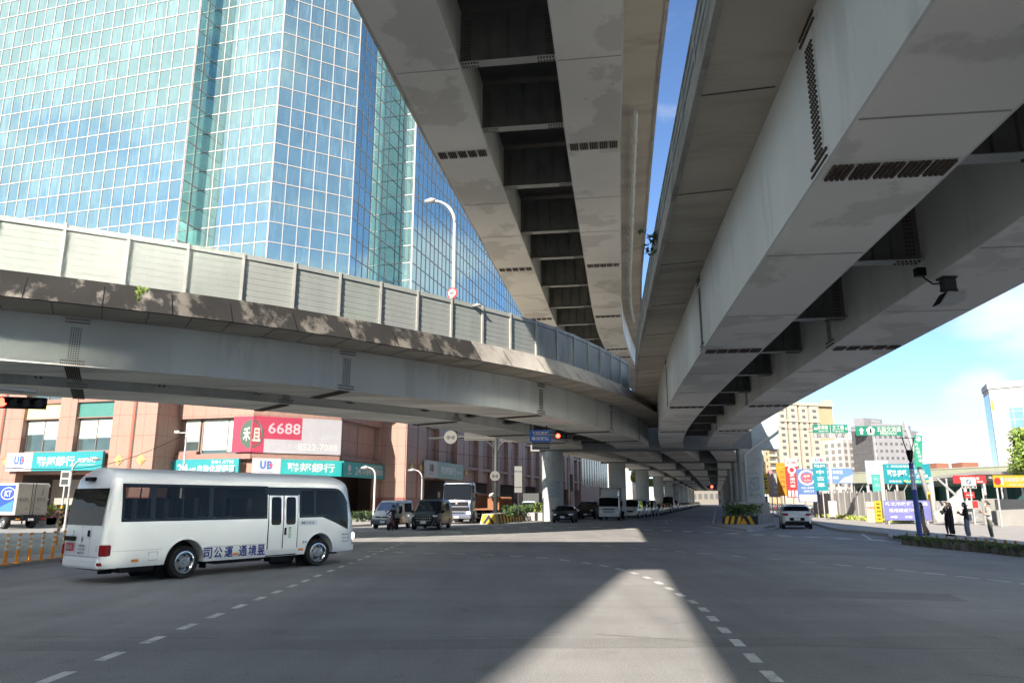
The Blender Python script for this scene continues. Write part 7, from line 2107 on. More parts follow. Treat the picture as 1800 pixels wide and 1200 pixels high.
# delivery box truck at the far left
WB_ = paint('box_white', (.42, .43, .43))
e = G(50, 929)
hb = 297; dB = head(hb)
t = thing('delivery_truck', 'white delivery truck with beige rear doors and a blue side panel', 'truck', (e.x + dB.x * 0, e.y + dB.y * 0, 0), hrz(hb))
m = MB(); m.box(.06, 5.2, -1.06, 1.06, .92, 3.05); m.build('cargo_box', WB_, t, bevel=.04)
TANR = plain('door_beige', (.27, .24, .20), .55, var=.1)
for s in (1, -1):
    m = MB(); m.box(-.03, .055, s * .53 - .50, s * .53 + .50, .98, 3.0); dr_ = m.build('rear_door', TANR, t, bevel=.012)
    m = MB(); m.tube([(-.06, s * .10, .9), (-.06, s * .10, 3.05)], .022, 6); m.box(-.08, -.04, s * .05 - .0, s * .05 + s * .1, 1.5, 1.56) if False else None; m.build('lock_rod', DARKTR, dr_)
    for zz in (1.1, 1.9, 2.8):
        m = MB(); m.box(-.05, .0, s * 1.03 - .05, s * 1.03 + .02, zz, zz + .12); m.build('hinge', GALV, dr_)
INKB = plain('ink_dark', (.03, .03, .035), .6)
m = MB(); m.text('KLD-', (-.045, .55, 1.95), (0, -1, 0), (0, 0, 1), .22, .62, bold=.01); m.text('3315', (-.045, -.55, 1.95), (0, -1, 0), (0, 0, 1), .22, .56, bold=.01)
for k, ch_ in enumerate('載重量噸'): m.text(ch_, (-.045, -.62, 2.72 - k * .15), (0, -1, 0), (0, 0, 1), .11, .1)
m.text('3.49', (-.045, .35, 1.32), (0, -1, 0), (0, 0, 1), .07, .2); m.text('小心', (-.045, -.4, 1.35), (0, -1, 0), (0, 0, 1), .12, .25)
m.build('lettering', INKB, t)
BLUEP = plain('panel_blue', (.02, .06, .36), .45)
m = MB(); m.box(.25, 5.0, 1.065, 1.075, 1.15, 2.9); m.build('side_panel', BLUEP, t)
m = MB(); m.poly([(.3, 1.08, 1.16), (2.6, 1.08, 1.16), (.3, 1.08, 1.9)]); m.build('panel_flash', plain('panel_light_blue', (.05, .18, .5), .45), t)
m = MB()
for k in range(28):
    a0_, a1_ = 2 * math.pi * k / 28, 2 * math.pi * (k + 1) / 28
    m.quad(*[(1.0 + r_ * .85 * math.cos(a_), 1.083, 2.35 + r_ * .42 * math.sin(a_)) for r_, a_ in ((.86, a0_), (1.0, a0_), (1.0, a1_), (.86, a1_))])
m.text('KT', (1.0, 1.085, 2.35), (-1, 0, 0), (0, 0, 1), .4, .8, bold=.04); m.build('emblem', SILV, t)
m = MB(); m.box(-.1, 7.0, -.4, .4, .55, .85); m.box(-.12, .0, -1.0, 1.0, .55, .72); m.box(-.1, 0., -.55, -.5, .35, .9); m.box(-.1, 0., .5, .55, .35, .9); m.build('chassis', DARKTR, t)
m = MB(); m.obox((-.13, 0, .62), .02, .36, .16); m.build('plate', PLATEW, t)
for s in (1, -1):
    m = MB(); m.obox((-.12, s * .85, .66), .05, .25, .1); m.build('tail_light', AMBER if s > 0 else TLAMP, t)
    wheel(t, 1.3, s * .86, .40, .35, s, steel=True); wheel(t, 5.6, s * .86, .40, .25, s, steel=True)
m = MB(); m.box(5.3, 6.9, -1.0, 1.0, .5, 2.3); m.build('cab', WB_, t, bevel=.12)

# ---------------------------------------------------------------- cars at the stop lines
g_ = G(702, 931)
NAVY = paint('navy', (.03, .04, .07)); PALEV = paint('van_silver', (.58, .60, .60))
def queue_van():
    t = thing('pale_van', 'small silver van with a navy bumper at the left stop line', 'van', (-8.35, 52.4, 0), hrz(193))
    w = .80; H = 1.88; L2 = 1.95
    def ring(ww, zb, bl, zt): return [(0, zb), (ww * .9, zb), (ww, zb + .1), (ww, (zb + bl) / 2), (ww * .985, bl), (ww * .90, zt - .12), (ww * .75, zt), (0, zt + .02)]
    sts = [(-2.0, ring(w * .96, .3, 1.0, H - .1)), (-1.9, ring(w, .26, 1.02, H)), (.45, ring(w, .26, 1.02, H)), (.75, ring(w, .26, 1.02, H - .10)), (1.52, ring(w * .98, .26, .98, 1.15)), (1.85, ring(w * .93, .28, .86, .96)), (1.98, ring(w * .84, .32, .62, .72))]
    mb = loft(sts); mb.build('body', PALEV, t, smooth=True, auto=36)
    patch(mb, 3, 4, 5, 7, .05, 1.0, .01, x0f=.05, x1f=.08).build('windshield', CARGLB, t)
    patch(mb, 2, 3, 4, 5, .08, .9, .006, x0f=-.9).build('side_window', CARGL, t)
    patch(mb, 1, 2, 4, 5, .08, .9, .006, x0f=.1, x1f=.35).build('side_window', CARGL, t)
    m = MB(); m.box(1.5, 2.05, -.78, .78, .30, .66); m.build('bumper', NAVY, t, bevel=.08)
    m = MB(); m.box(1.93, 2.01, -.45, -.05, .76, .84); m.box(1.93, 2.01, .05, .45, .76, .84); m.build('grille', BLACK, t, bevel=.02)
    for s in (1, -1):
        m = MB(); m.obox((1.86, s * .60, .82), .22, .26, .16, s * -.5); m.build('headlight', HLAMP, t, bevel=.03)
        m = MB(); m.ball((2.0, s * .62, .45), .05, .07, .07, 8, 5); m.build('fog_light', HLAMP, t)
        m = MB(); m.obox((1.0, s * .92, 1.1), .08, .16, .18); m.build('mirror', BLACK, t, bevel=.02)
        for x in (-1.2, 1.25): wheel(t, x, s * .70, .29, .18, s)
    m = MB(); m.obox((2.06, .1, .48), .02, .34, .15); m.build('plate', PLATEW, t)
    return t
queue_van()
BLK = pm('paint_black', (.006, .006, .0065), .3, var=0, spec=.25, coat=.12)
def people_carrier(pos, h, label, detailed=True):
    t = thing('people_carrier', label, 'minivan', (pos[0], pos[1], 0), hrz(h))
    w = .925; H = 1.94
    def ring(ww, zb, bl, zt, k=.86): return [(0, zb), (ww * .9, zb), (ww, zb + .12), (ww, (zb + bl) / 2), (ww * .985, bl), (ww * k, zt - .12), (ww * k * .86, zt), (0, zt + .03)]
    sts = [(-2.45, ring(w * .95, .3, 1.05, H - .25)), (-2.38, ring(w, .26, 1.08, H - .06)), (-1.6, ring(w, .24, 1.08, H)), (.45, ring(w, .24, 1.08, H)), (.8, ring(w, .24, 1.08, H - .1)), (1.7, ring(w * .98, .24, 1.04, 1.17, .92)), (2.2, ring(w * .93, .24, .98, 1.06, .9)), (2.42, ring(w * .84, .26, .90, .96, .9)), (2.46, ring(w * .80, .28, .6, .66, .9))]
    mb = loft(sts); mb.build('body', BLK, t, smooth=True, auto=36)
    patch(mb, 4, 5, 5, 7, .05, 1.0, .01, x0f=.05, x1f=.06).build('windshield', CARGL, t)
    patch(mb, 2, 4, 4, 5, .08, .9, .006).build('side_window', CARGL, t)
    m = MB()
    for k in range(7):
        y = -.42 + k * .14
        m.tube([(2.485, y, .92), (2.50, y * 1.0, .62), (2.47, y * .85, .38)], .018, 6)
    for z, ww in ((.93, .62), (.78, .60), (.62, .52)): m.box(2.46, 2.50, -ww, ww, z - .016, z + .016)
    m.build('grille', CHROME, t)
    m = MB(); m.box(2.40, 2.475, -.58, .58, .32, .92); m.build('grille_backing', BLACK, t, bevel=.02)
    for s in (1, -1):
        m = MB(); m.obox((2.34, s * .70, .90), .24, .34, .12, s * -.5); m.build('headlight', HLAMP, t, bevel=.03)
        m = MB(); m.tube([(2.40, s * .60, .80), (2.44, s * .70, .55), (2.46, s * .56, .30)], .025, 6); m.build('chrome_trim', CHROME, t)
        m = MB(); m.obox((2.40, s * .74, .42), .06, .16, .07); m.build('fog_light', HLAMP, t, bevel=.02)
        m = MB(); m.obox((1.3, s * 1.04, 1.16), .10, .2, .17); m.build('mirror', BLK, t, bevel=.03)
        for x in (-1.5, 1.5): wheel(t, x, s * .83, .34, .22, s)
    m = MB(); m.obox((2.52, 0, .50), .02, .38, .17); m.build('plate', PLATEW, t)
    return t
people_carrier((-5.45, 51.0), 187, 'black people carrier with a tall chrome grille at the left stop line')
car('black_sedan', 'black saloon car right of the round column, first in its lane', 'car', (4.78, 67.2), 190, 4.8, 1.86, 1.44, .98, .96, 'sedan', BLK)
car('black_suv', 'black off-road car with a pale roof edge behind the black saloon', 'car', (8.15, 79.5), 195, 4.6, 1.9, 1.85, 1.18, 1.15, 'van', BLK)
WCAR = paint('car_white', (.62, .64, .64))
t = car('white_suv', 'white sports utility car driving away on the right road', 'car', (19.85, 52.6), 17, 4.7, 1.92, 1.62, 1.05, 1.02, 'suv', WCAR, rear_view=True)
m = MB(); m.obox((-2.40, 0, .66), .06, .95, .20); m.build('plate_recess', BLACK, t, bevel=.02)
m = MB(); m.obox((-2.44, 0, .66), .02, .40, .16); m.build('plate', PLATEW, t)
m = MB(); m.obox((-2.36, 0, .36), .14, 1.55, .16); m.build('diffuser', BLACK, t, bevel=.03)
m = MB(); m.obox((-1.85, 0, 1.585), .28, 1.25, .04, 0, 0, 0, .15); m.build('spoiler', WCAR, t, bevel=.015)
for s in (1, -1):
    m = MB(); m.obox((-2.26, s * .70, .99), .20, .46, .10, s * .30); m.build('tail_lamp', plain('tail_smoked', (.05, .008, .01), .15), t, bevel=.02)
# queue into the underpass
QC = [('white', (.55, .57, .57)), ('silver', (.35, .37, .38)), ('grey', (.10, .105, .11)), ('darkblue', (.03, .05, .10)), ('taxi_yellow', (.60, .36, .01)), ('black', (.012, .012, .013))]
def qpos(s):                                                         # along the left lane, metres behind the white truck
    p = Vector((10.6, 75.0, 0)) + head(19.0) * min(s, 26) + (head(15.8) * (s - 26) if s > 26 else Vector((0, 0, 0)))
    return p
spec = [('white_van', 'white delivery van directly behind the white box truck', 'van', 'van', 0, 9.2, 2.05, 1.75), ('blue_van', 'white panel van with a dark windscreen third in the underpass queue', 'van', 'van', 0, 15.2, 2.0, 1.7), ('dark_van', 'dark slab sided van in the underpass queue just ahead of the yellow taxi', 'van', 'van', 2, 20.6, 1.95, 1.75),
        ('silver_car', 'silver car beside the dark van in the underpass queue', 'car', 'hatch', 1, 26.8, 1.5, 1.75), ('taxi', 'yellow taxi waiting in the underpass queue', 'taxi', 'sedan', 4, 33.0, 1.45, 1.75),
        ('silver_car', 'silver saloon right behind the yellow taxi', 'car', 'sedan', 1, 39.2, 1.45, 1.75), ('black_car', 'black car in the middle of the underpass queue', 'car', 'sedan', 5, 45.5, 1.5, 1.8), ('dark_truck', 'dark tall van standing out of the middle of the underpass queue', 'van', 'van', 2, 52, 2.6, 2.0), ('white_car', 'white car behind the dark tall van', 'car', 'hatch', 0, 59, 1.5, 1.75), ('blue_van', 'dark blue van in the far half of the queue', 'van', 'van', 3, 66, 2.0, 1.75)]
for nm_, lab, cat_, pr, ci, s_, rf, wd in spec:
    p = qpos(s_)
    car(nm_, lab, cat_, p, 195.8 if s_ > 26 else 199, 4.5, wd, rf, 1.0 if pr != 'van' else 1.12, .95 if pr != 'van' else 1.08, pr, paint(*QC[ci]), detail=s_ < 46, taxi=(ci == 4), group='cars queueing in the underpass')
proto = car('white_car', 'small car far back in the underpass queue, one of the receding row', 'car', qpos(73), 195.8, 4.4, 1.75, 1.48, 1.0, .95, 'hatch', paint(*QC[0]), detail=False, group='cars queueing in the underpass')
proto2 = car('silver_car', 'small car far back in the underpass queue, one of the receding row', 'car', qpos(80), 195.8, 4.4, 1.75, 1.5, 1.0, .95, 'suv', paint(*QC[1]), detail=False, group='cars queueing in the underpass')
proto3 = car('dark_car', 'small car far back in the underpass queue, one of the receding row', 'car', qpos(87), 195.8, 4.4, 1.75, 1.5, 1.0, .95, 'sedan', paint(*QC[2]), detail=False, group='cars queueing in the underpass')
rq = random.Random(5)
for k in range(16):
    c = copy_tree(rq.choice([proto, proto2, proto3])); c.location = qpos(94 + k * 7.0)
# cars waiting in the lane left of it, mostly hidden
for k, (dx, ci, pr, lab) in enumerate(((11, 0, 'van', 'white van glimpsed between the black off-road car and the white truck'), (18, 1, 'hatch', 'silver hatchback in the hidden lane behind the black off-road car'))):
    p = Vector((7.7, 77, 0)) + head(21) * dx
    car('white_van' if ci == 0 else 'silver_car', lab, 'van' if ci == 0 else 'car', p, 198, 4.5, 1.75, 1.9 if ci == 0 else 1.5, 1.0, .95, pr, paint(*QC[ci]), detail=False)

# ---------------------------------------------------------------- scooters
def scooter(pos, h, label, col, group=None):
    t = thing('scooter', label, 'scooter', (pos[0], pos[1], pos[2] if len(pos) > 2 else 0), h, group)
    for x in (-.60, .60):
        m = MB(); n = 18
        for i in range(n):
            a = 2 * math.pi * i / n
            for yy, rr in ((-.05, .15), (-.05, .21), (0, .235), (.05, .21), (.05, .15)): m.v.append(Vector((x + rr * math.cos(a), yy, .235 + rr * math.sin(a))))
        for i in range(n):
            j = (i + 1) % n
            for q in range(4): m.f.append([i * 5 + q, i * 5 + q + 1, j * 5 + q + 1, j * 5 + q]); m.m.append(0)
        m.disc((x, 0, .235), (0, 1, 0), .15, 12, .04); m.build('wheel', RUBBER, t)
    m = MB()
    m.ext([(-.85, -.14, .62), (-.80, -.14, .40), (-.30, -.14, .32), (.05, -.14, .22), (.32, -.14, .22), (.48, -.14, .45), (.40, -.14, .95), (.30, -.14, .95), (.26, -.14, .42), (.05, -.14, .34), (-.12, -.14, .60)], (0, .28, 0))
    m.ext([(.42, -.12, .95), (.62, -.12, .55), (.78, -.12, .42), (.60, -.12, .44), (.40, -.12, .60)], (0, .24, 0)); m.build('body', col, t, bevel=.035)
    m = MB(); m.ext([(-.85, -.13, .64), (-.1, -.13, .62), (-.05, -.13, .68), (-.4, -.13, .76), (-.82, -.13, .76)], (0, .26, 0)); m.build('seat', BLACK, t, bevel=.03)
    m = MB(); m.tube([(.36, -.32, 1.02), (.40, -.15, .98), (.40, .15, .98), (.36, .32, 1.02)], .018, 6); m.build('handlebar', BLACK, t)
    m = MB()
    for s in (1, -1): m.tube([(.40, s * .22, 1.0), (.42, s * .30, 1.18)], .008, 4); m.ball((.42, s * .32, 1.20), .02, .06, .045, 8, 4)
    m.build('mirror', BLACK, t)
    m = MB(); m.ball((.46, 0, .86), .05, .08, .07, 8, 5); m.build('headlight', HLAMP, t)
    m = MB(); m.box(-.92, -.86, -.08, .08, .48, .58); m.build('tail_light', TLAMP, t)
    return t
sc_blue = scooter(G(74, 925), R(20), 'blue scooter parked behind the delivery truck', paint('scooter_blue', (.02, .06, .28)))
cols_ = [(.02, .02, .022), (.30, .31, .32), (.22, .02, .02), (.05, .07, .12), (.12, .12, .12)]
pr_ = [scooter((0, 0, .15), 0, 'parked scooter in the dense row along the right kerb', paint('scooter_%d' % i, c), 'scooters parked along the right kerb') for i, c in enumerate(cols_)]
rs = random.Random(9); first_used = set()
ks, ke = Vector((35.2, 90, .15)), Vector((62.8, 190, .15))
N_ = 84
for k in range(N_):
    p = ks.lerp(ke, k / (N_ - 1)); i = k if k < 5 else rs.randrange(5)
    c = pr_[i] if k < 5 else copy_tree(pr_[i])
    c.location = p + Vector((rs.uniform(0, .45), rs.uniform(-.2, .2), 0)); c.rotation_euler = (0, 0, R(150 + rs.uniform(-12, 12)))
    c['label'] = 'parked scooter in the dense row along the right kerb'
ks2, ke2 = ks + Vector((1.9, -1, 0)), ke + Vector((1.9, -1, 0))
for k in range(56):
    c = copy_tree(pr_[rs.randrange(5)]); c.location = ks2.lerp(ke2, k / 55) + Vector((rs.uniform(0, .4), rs.uniform(-.3, .3), 0)); c.rotation_euler = (0, 0, R(150 + rs.uniform(-14, 14)))
# white bus waiting far along the right road
t = thing('bus', 'white bus parked far along the right road beyond the scooters', 'bus', (44, 132, 0), hrz(196))
m = MB(); m.box(-5, 5, -1.2, 1.2, .35, 3.0); m.build('body', paint('bus_cream', (.40, .40, .37)), t, bevel=.15)
m = MB(); m.box(-4.5, 4.6, -1.215, 1.215, 1.4, 2.5); m.box(4.95, 5.02, -1.0, 1.0, 1.3, 2.6); m.build('window_band', CARGL, t)
for x in (-3, 3):
    for s in (1, -1): wheel(t, x, s * 1.05, .48, .3, s, steel=True)
# ------------------------------------------------------------------ people
SKIN = plain('skin', (.42, .27, .20), .55)
HAIR = plain('black_hair', (.012, .010, .010), .45)
MASKW = plain('mask_white', (.55, .57, .60), .7)
def hand(mb, wrist, direction, palm_n, mi, size=.085, curl=.5):
    # palm, four bent fingers of different lengths, and a thumb leaving the side of the palm
    d = Vector(direction).normalized(); n = Vector(palm_n); n = (n - d * n.dot(d)).normalized(); s = d.cross(n)
    w0 = Vector(wrist); e = w0 + d * size
    mb.ext([w0 - s * .028 - n * .011, w0 + s * .028 - n * .011, e + s * .040 - n * .010, e - s * .040 - n * .010], n * .022, mi)
    for k, (o, l) in enumerate(((-.030, .070), (-.010, .080), (.010, .076), (.030, .060))):
        b0 = e + s * o; b1 = b0 + (d * math.cos(curl * .5) + n * math.sin(curl * .5)) * l * .5; b2 = b1 + (d * math.cos(curl * 1.4) + n * math.sin(curl * 1.4)) * l * .5
        mb.tube([b0 - d * .01, b1, b2], [.0095, .0085, .0065], 6, mi)
    t0 = w0 + d * size * .35 - s * .030; t1 = t0 - s * .022 + d * .030 + n * .012; t2 = t1 + d * .030 + n * .014
    mb.tube([t0, t1, t2], [.012, .010, .008], 6, mi)

def person(label, pos, h, H=1.62, top=None, legs=None, shoes=None, skirt=False, wide=False, sleeve=True, arms=None, hair='long', hair_mat=None, mask=False, bag=None, phone=True, lean=0.0, legpose=None, sitting=False, name_group=None, helmet=None, z=None):
    t = thing('person', label, 'person', (pos[0], pos[1], pos[2] if len(pos) > 2 else 0), hrz(h), name_group)
    k = H / 1.62
    V = lambda x, y, z_: Vector((x, y, z_)) * k
    if sitting: hipz, kx, kz, fx, fz = .80, .40, .62, .34, .10
    else: hipz = .84
    hip = V(0, 0, hipz); chest = V(.0 + lean * .25, 0, hipz + .34); neck = V(.02 + lean * .42, 0, hipz + .52); hd = V(.05 + lean * .50, 0, hipz + .66)
    verts = [hip, V(lean * .1, 0, hipz + .14), chest, neck, V(.03 + lean * .46, 0, hipz + .56)]
    rad = [(.135, .105), (.115, .090), (.150, .10), (.060, .055), (.050, .048)]
    edges = [(0, 1), (1, 2), (2, 3), (3, 4)]
    def addc(pts, rs, root):
        p = root
        for q, r_ in zip(pts, rs):
            verts.append(q); rad.append((r_, r_)); edges.append((p, len(verts) - 1)); p = len(verts) - 1
        return p
    hands = []
    for s in (1, -1):
        if sitting:
            addc([V(.05, s * .09, hipz - .02), V(kx, s * .14, kz), V(fx, s * .15, fz)], [.085 * k, .062 * k, .042 * k], 0)
        else:
            lp = (legpose or {}).get(s, (0.0, 0.0))
            addc([V(.0, s * .085, hipz - .06), V(.02 + lp[0] * .5, s * .09, .45), V(lp[0] - .02, s * (.085 + lp[1]), .08)], [(.092 if not wide else .10) * k, (.066 if not wide else .092) * k, (.045 if not wide else .095) * k], 0)
        a = (arms or {}).get(s, 'phone')
        sh = V(lean * .38, s * .165, hipz + .46)
        if a == 'phone': el, wr = V(.06 + lean * .3, s * .205, hipz + .20), V(.26 + lean * .3, s * .10, hipz + .30)
        elif a == 'up': el, wr = V(.16 + lean * .3, s * .20, hipz + .30), V(.24 + lean * .3, s * .10, hipz + .48)
        elif a == 'bar': el, wr = V(.20, s * .27, hipz + .26), V(.42, s * .28, hipz + .20)
        elif a == 'reach': el, wr = V(.20, s * .20, hipz + .34), V(.40, s * .12, hipz + .24)
        else: el, wr = V(-.02, s * .215, hipz + .17), V(.05, s * .20, hipz - .05)
        e = addc([sh, el, wr], [.056 * k, .044 * k, .030 * k], 2)
        hands.append((s, el, wr, a))
    me = bpy.data.meshes.new('person_body'); me.from_pydata([tuple(v) for v in verts], edges, [])
    o = bpy.data.objects.new('body', me); COL.objects.link(o)
    sk = o.modifiers.new('skin', 'SKIN'); sk.use_smooth_shade = True; sk.branch_smoothing = .3
    sub_ = o.modifiers.new('sub', 'SUBSURF'); sub_.levels = 1; sub_.render_levels = 1
    for i, sv in enumerate(me.skin_vertices[0].data): sv.radius = (rad[i][1] * k if i > 4 else rad[i][0] * k * 1.0, rad[i][1] * k); sv.use_root = (i == 0)
    for i in range(5, len(verts)): me.skin_vertices[0].data[i].radius = rad[i]
    dg = bpy.context.evaluated_depsgraph_get(); dg.update()
    m2 = bpy.data.meshes.new_from_object(o.evaluated_get(dg)); bpy.data.objects.remove(o)
    mb = MB()
    mb.add([v.co.copy() for v in m2.vertices], [tuple(p.vertices) for p in m2.polygons], 0)
    bpy.data.meshes.remove(m2)
    for q, f in enumerate(mb.f):                                     # clothes by height and reach
        c = sum((mb.v[i] for i in f), Vector()) / len(f)
        mi = 1
        if c.z < (hipz + .01) * k and abs(c.y) < .19 * k and not (c.x > .2 * k and not sitting): mi = 2
        if sitting and c.z < (hipz + .03) * k and (c.x > .02 or c.z < hipz * k - .03): mi = 2
        if c.z > (hipz + .505) * k and abs(c.y) < .10 * k: mi = 0
        for s, el, wr, a in hands:
            if (c - wr).length < (.09 if sleeve else .25) * k and (c - hip).length > .2 * k and (c - wr).length < (c - sh_of(s, lean, hipz, k)).length: mi = 0
        mb.m[q] = mi
    # head with face
    hc = hd + Vector((0, 0, .03 * k)); r = .095 * k
    b0 = len(mb.v); mb.ball(hc, r * .98, r * .80, r * 1.22, 16, 10, 0)
    for v in mb.v[b0:]:                                              # narrower jaw, flatter face
        d_ = v - hc
        if d_.z < 0: v.y = hc.y + d_.y * (1 + .25 * d_.z / r); v.x = hc.x + d_.x * (1 + .10 * d_.z / r)
        if d_.x > r * .7: v.x = hc.x + r * .7 + (d_.x - r * .7) * .6
    mb.ext([hc + Vector((r * .84, -.010 * k, .012 * k)), hc + Vector((r * .84, .010 * k, .012 * k)), hc + Vector((r * .84, .014 * k, -.022 * k)), hc + Vector((r * .84, -.014 * k, -.022 * k))], (.018 * k, 0, -.004 * k), 0)
    for s in (1, -1):
        mb.ball(hc + Vector((r * .80, s * .030 * k, .012 * k)), .010 * k, .013 * k, .006 * k, 8, 4, 4)
        mb.ball(hc + Vector((0, s * r * .82, -.005 * k)), .018 * k, .010 * k, .028 * k, 8, 5, 0)
    mb.ball(hc + Vector((r * .78, 0, -.052 * k)), .008 * k, .022 * k, .006 * k, 8, 4, 5)
    for s, el, wr, a in hands: hand(mb, wr + (wr - el).normalized() * .02, wr - el + Vector((0, 0, .02)), (0, -s, .6) if a != 'down' else (0, -s, 0), 0, .075 * k, .7 if a in ('phone', 'bar', 'up') else .35)
    for s in (1, -1):                                                # shoes
        if sitting: fp = V(fx + .03, s * .15, fz - .04)
        else: lp = (legpose or {}).get(s, (0.0, 0.0)); fp = V(lp[0] + .04, s * (.085 + lp[1]), .042)
        mb.ball(fp, .125 * k, .045 * k, .042 * k, 12, 6, 3)
    mb.build('body', [SKIN, top, legs, shoes or BLACK, BLACK, plain('lips', (.35, .12, .10), .5)], t, smooth=True)
    hm = hair_mat or HAIR
    if helmet is None:
        m = MB(); b0 = 0; m.ball(hc + Vector((-.014 * k, 0, .022 * k)), r * 1.08, r * .95, r * 1.24, 16, 10)
        for v in m.v:
            d_ = v - hc
            if d_.x > r * .35 and d_.z < r * .62: v.x = hc.x + r * .35
            if d_.z < -r * .35: v.z = hc.z - r * .35
        if hair == 'long':
            m.tube([hc + Vector((-r * .45, 0, 0)), hc + Vector((-r * .72, 0, -r * 1.2)), hc + Vector((-r * .72, 0, -r * 2.6)), hc + Vector((-r * .62, 0, -r * 3.6))], [r * .85, r * .85, r * .72, r * .35], 12)
        elif hair == 'tail':
            m.tube([hc + Vector((-r * .9, 0, r * .35)), hc + Vector((-r * 1.45, 0, r * .1)), hc + Vector((-r * 1.6, 0, -r * 1.0)), hc + Vector((-r * 1.45, 0, -r * 1.9))], [r * .22, r * .34, r * .30, r * .08], 8)
        m.build('hair', hm, t, smooth=True)
    else:
        m = MB(); m.ball(hc + Vector((-.005, 0, .03)), r * 1.35, r * 1.25, r * 1.35, 16, 10)
        for v in m.v:
            if v.z < hc.z - .05: v.z = hc.z - .05
        m.build('helmet', helmet, t, smooth=True)
    if mask:
        m = MB(); m.ball(hc + Vector((r * .52, 0, -.045 * k)), r * .50, r * .62, r * .48, 12, 8); m.build('face_mask', MASKW, t, smooth=True)
    if phone:
        ps = [wr for s, el, wr, a in hands if a in ('phone', 'up')]
        if ps:
            c = sum(ps, Vector()) / len(ps) + Vector((.085, 0, .045)) * k
            m = MB(); m.obox(c, .012, .075, .15, 0, 0, 0, -.6); m.build('phone', BLACK, t, bevel=.006)
    if bag == 'shoulder':
        m = MB(); c = V(-.12, -.20, hipz + .12)
        m.ext([c + Vector((-.10, -.05, .16)), c + Vector((.12, -.05, .16)), c + Vector((.15, -.06, -.17)), c + Vector((-.14, -.06, -.17))], (0, .12, 0)); tag(m.build('bag_tmp', plain('tote_mint', (.30, .36, .35), .7), t, bevel=.03), None)
        o = [x for x in t.children if x.name.startswith('bag_tmp')][0]; o.name = 'shoulder_bag'
        m = MB(); m.tube([c + Vector((.0, 0, .14)), V(.02, -.19, hipz + .38), V(.03, -.15, hipz + .50), V(-.10, -.15, hipz + .42), c + Vector((-.05, 0, .14))], .012, 6); m.build('strap', plain('tote_mint', (.30, .36, .35), .7), o)
    return t
def sh_of(s, lean, hipz, k): return Vector((lean * .38, s * .165, hipz + .46)) * k
BLKC = plain('black_cloth', (.014, .014, .016), .85); NAVC = plain('dark_navy_cloth', (.02, .022, .03), .85)
JEAN = pm('washed_jeans', (.17, .21, .27), .85, var=.2, scale=8); OLIV = plain('grey_green_cloth', (.12, .125, .11), .85)
TANC = plain('tan_cloth', (.26, .19, .12), .85); CREAMC = plain('cream_cloth', (.34, .32, .30), .85); GREYC = plain('grey_cloth', (.17, .17, .165), .85); SHOEW = plain('shoe_white', (.40, .40, .40), .6)
zk = .15
def at(u, v): p = G(u, v, zk); return (p.x, p.y, zk)
person('woman in black top and long black skirt-like trousers holding a phone, hair loose', at(1676, 942), 285, 1.60, BLKC, BLKC, BLACK, wide=True, hair='long', arms={1: 'up', -1: 'phone'})
person('person with a face mask half hidden behind the woman in black', at(1669, 941), 255, 1.62, NAVC, NAVC, BLACK, hair='long', mask=True)
person('woman in black top and pale blue jeans with a mint shoulder bag', at(1703, 945.5), 280, 1.60, BLKC, JEAN, SHOEW, wide=True, hair='long', bag='shoulder')
person('person in cream knit and grey trousers with a ponytail looking at a phone', at(1744, 947), 282, 1.66, CREAMC, OLIV, SHOEW, hair='tail', mask=True)
person('person in a cream top and wide tan trousers half hidden by the blue pole', at(1625, 940.5), 275, 1.60, GREYC, TANC, BLACK, wide=True, hair='long', legpose={1: (.0, 0), -1: (-.25, 0)})
# rider in black on a scooter beside the pale van
p = G(690, 931.5); sc = scooter((p.x, p.y, 0), R(-105), 'dark red scooter ridden between the pale van and the people carrier', paint('scooter_wine', (.08, .012, .015)))
person('rider all in black with a helmet sitting on the dark red scooter', (p.x - .03, p.y + .25, 0), 195, 1.62, BLKC, BLKC, BLACK, sitting=True, arms={1: 'bar', -1: 'bar'}, phone=False, helmet=paint('helmet_black', (.015, .015, .016)))
# rider in pale pink beyond the median
p = XY(905, 84); sc = scooter((p.x, p.y, 0), R(-100), 'white scooter ridden beyond the striped median', paint('scooter_white', (.45, .46, .46)))
person('rider in a pale pink jacket on the white scooter beyond the median', (p.x - .03, p.y + .25, 0), 190, 1.62, plain('pink_cloth', (.52, .40, .40), .8), NAVC, BLACK, sitting=True, arms={1: 'bar', -1: 'bar'}, phone=False, helmet=paint('helmet_black', (.015, .015, .016)))
p = XY(953, 92); scooter((p.x, p.y, 0), R(-100), 'dark scooter waiting left of the round column', paint('scooter_dark', (.03, .03, .035)))
person('rider in dark clothes and a white helmet waiting left of the round column', (p.x - .03, p.y + .25, 0), 190, 1.62, NAVC, NAVC, BLACK, sitting=True, arms={1: 'bar', -1: 'bar'}, phone=False, helmet=WHITEP)
person('man in grey standing in front of the arcade just behind the minibus', (-14.6, 61.0, .15), 150, 1.70, GREYC, NAVC, BLACK, hair='short', arms={1: 'down', -1: 'down'}, phone=False)

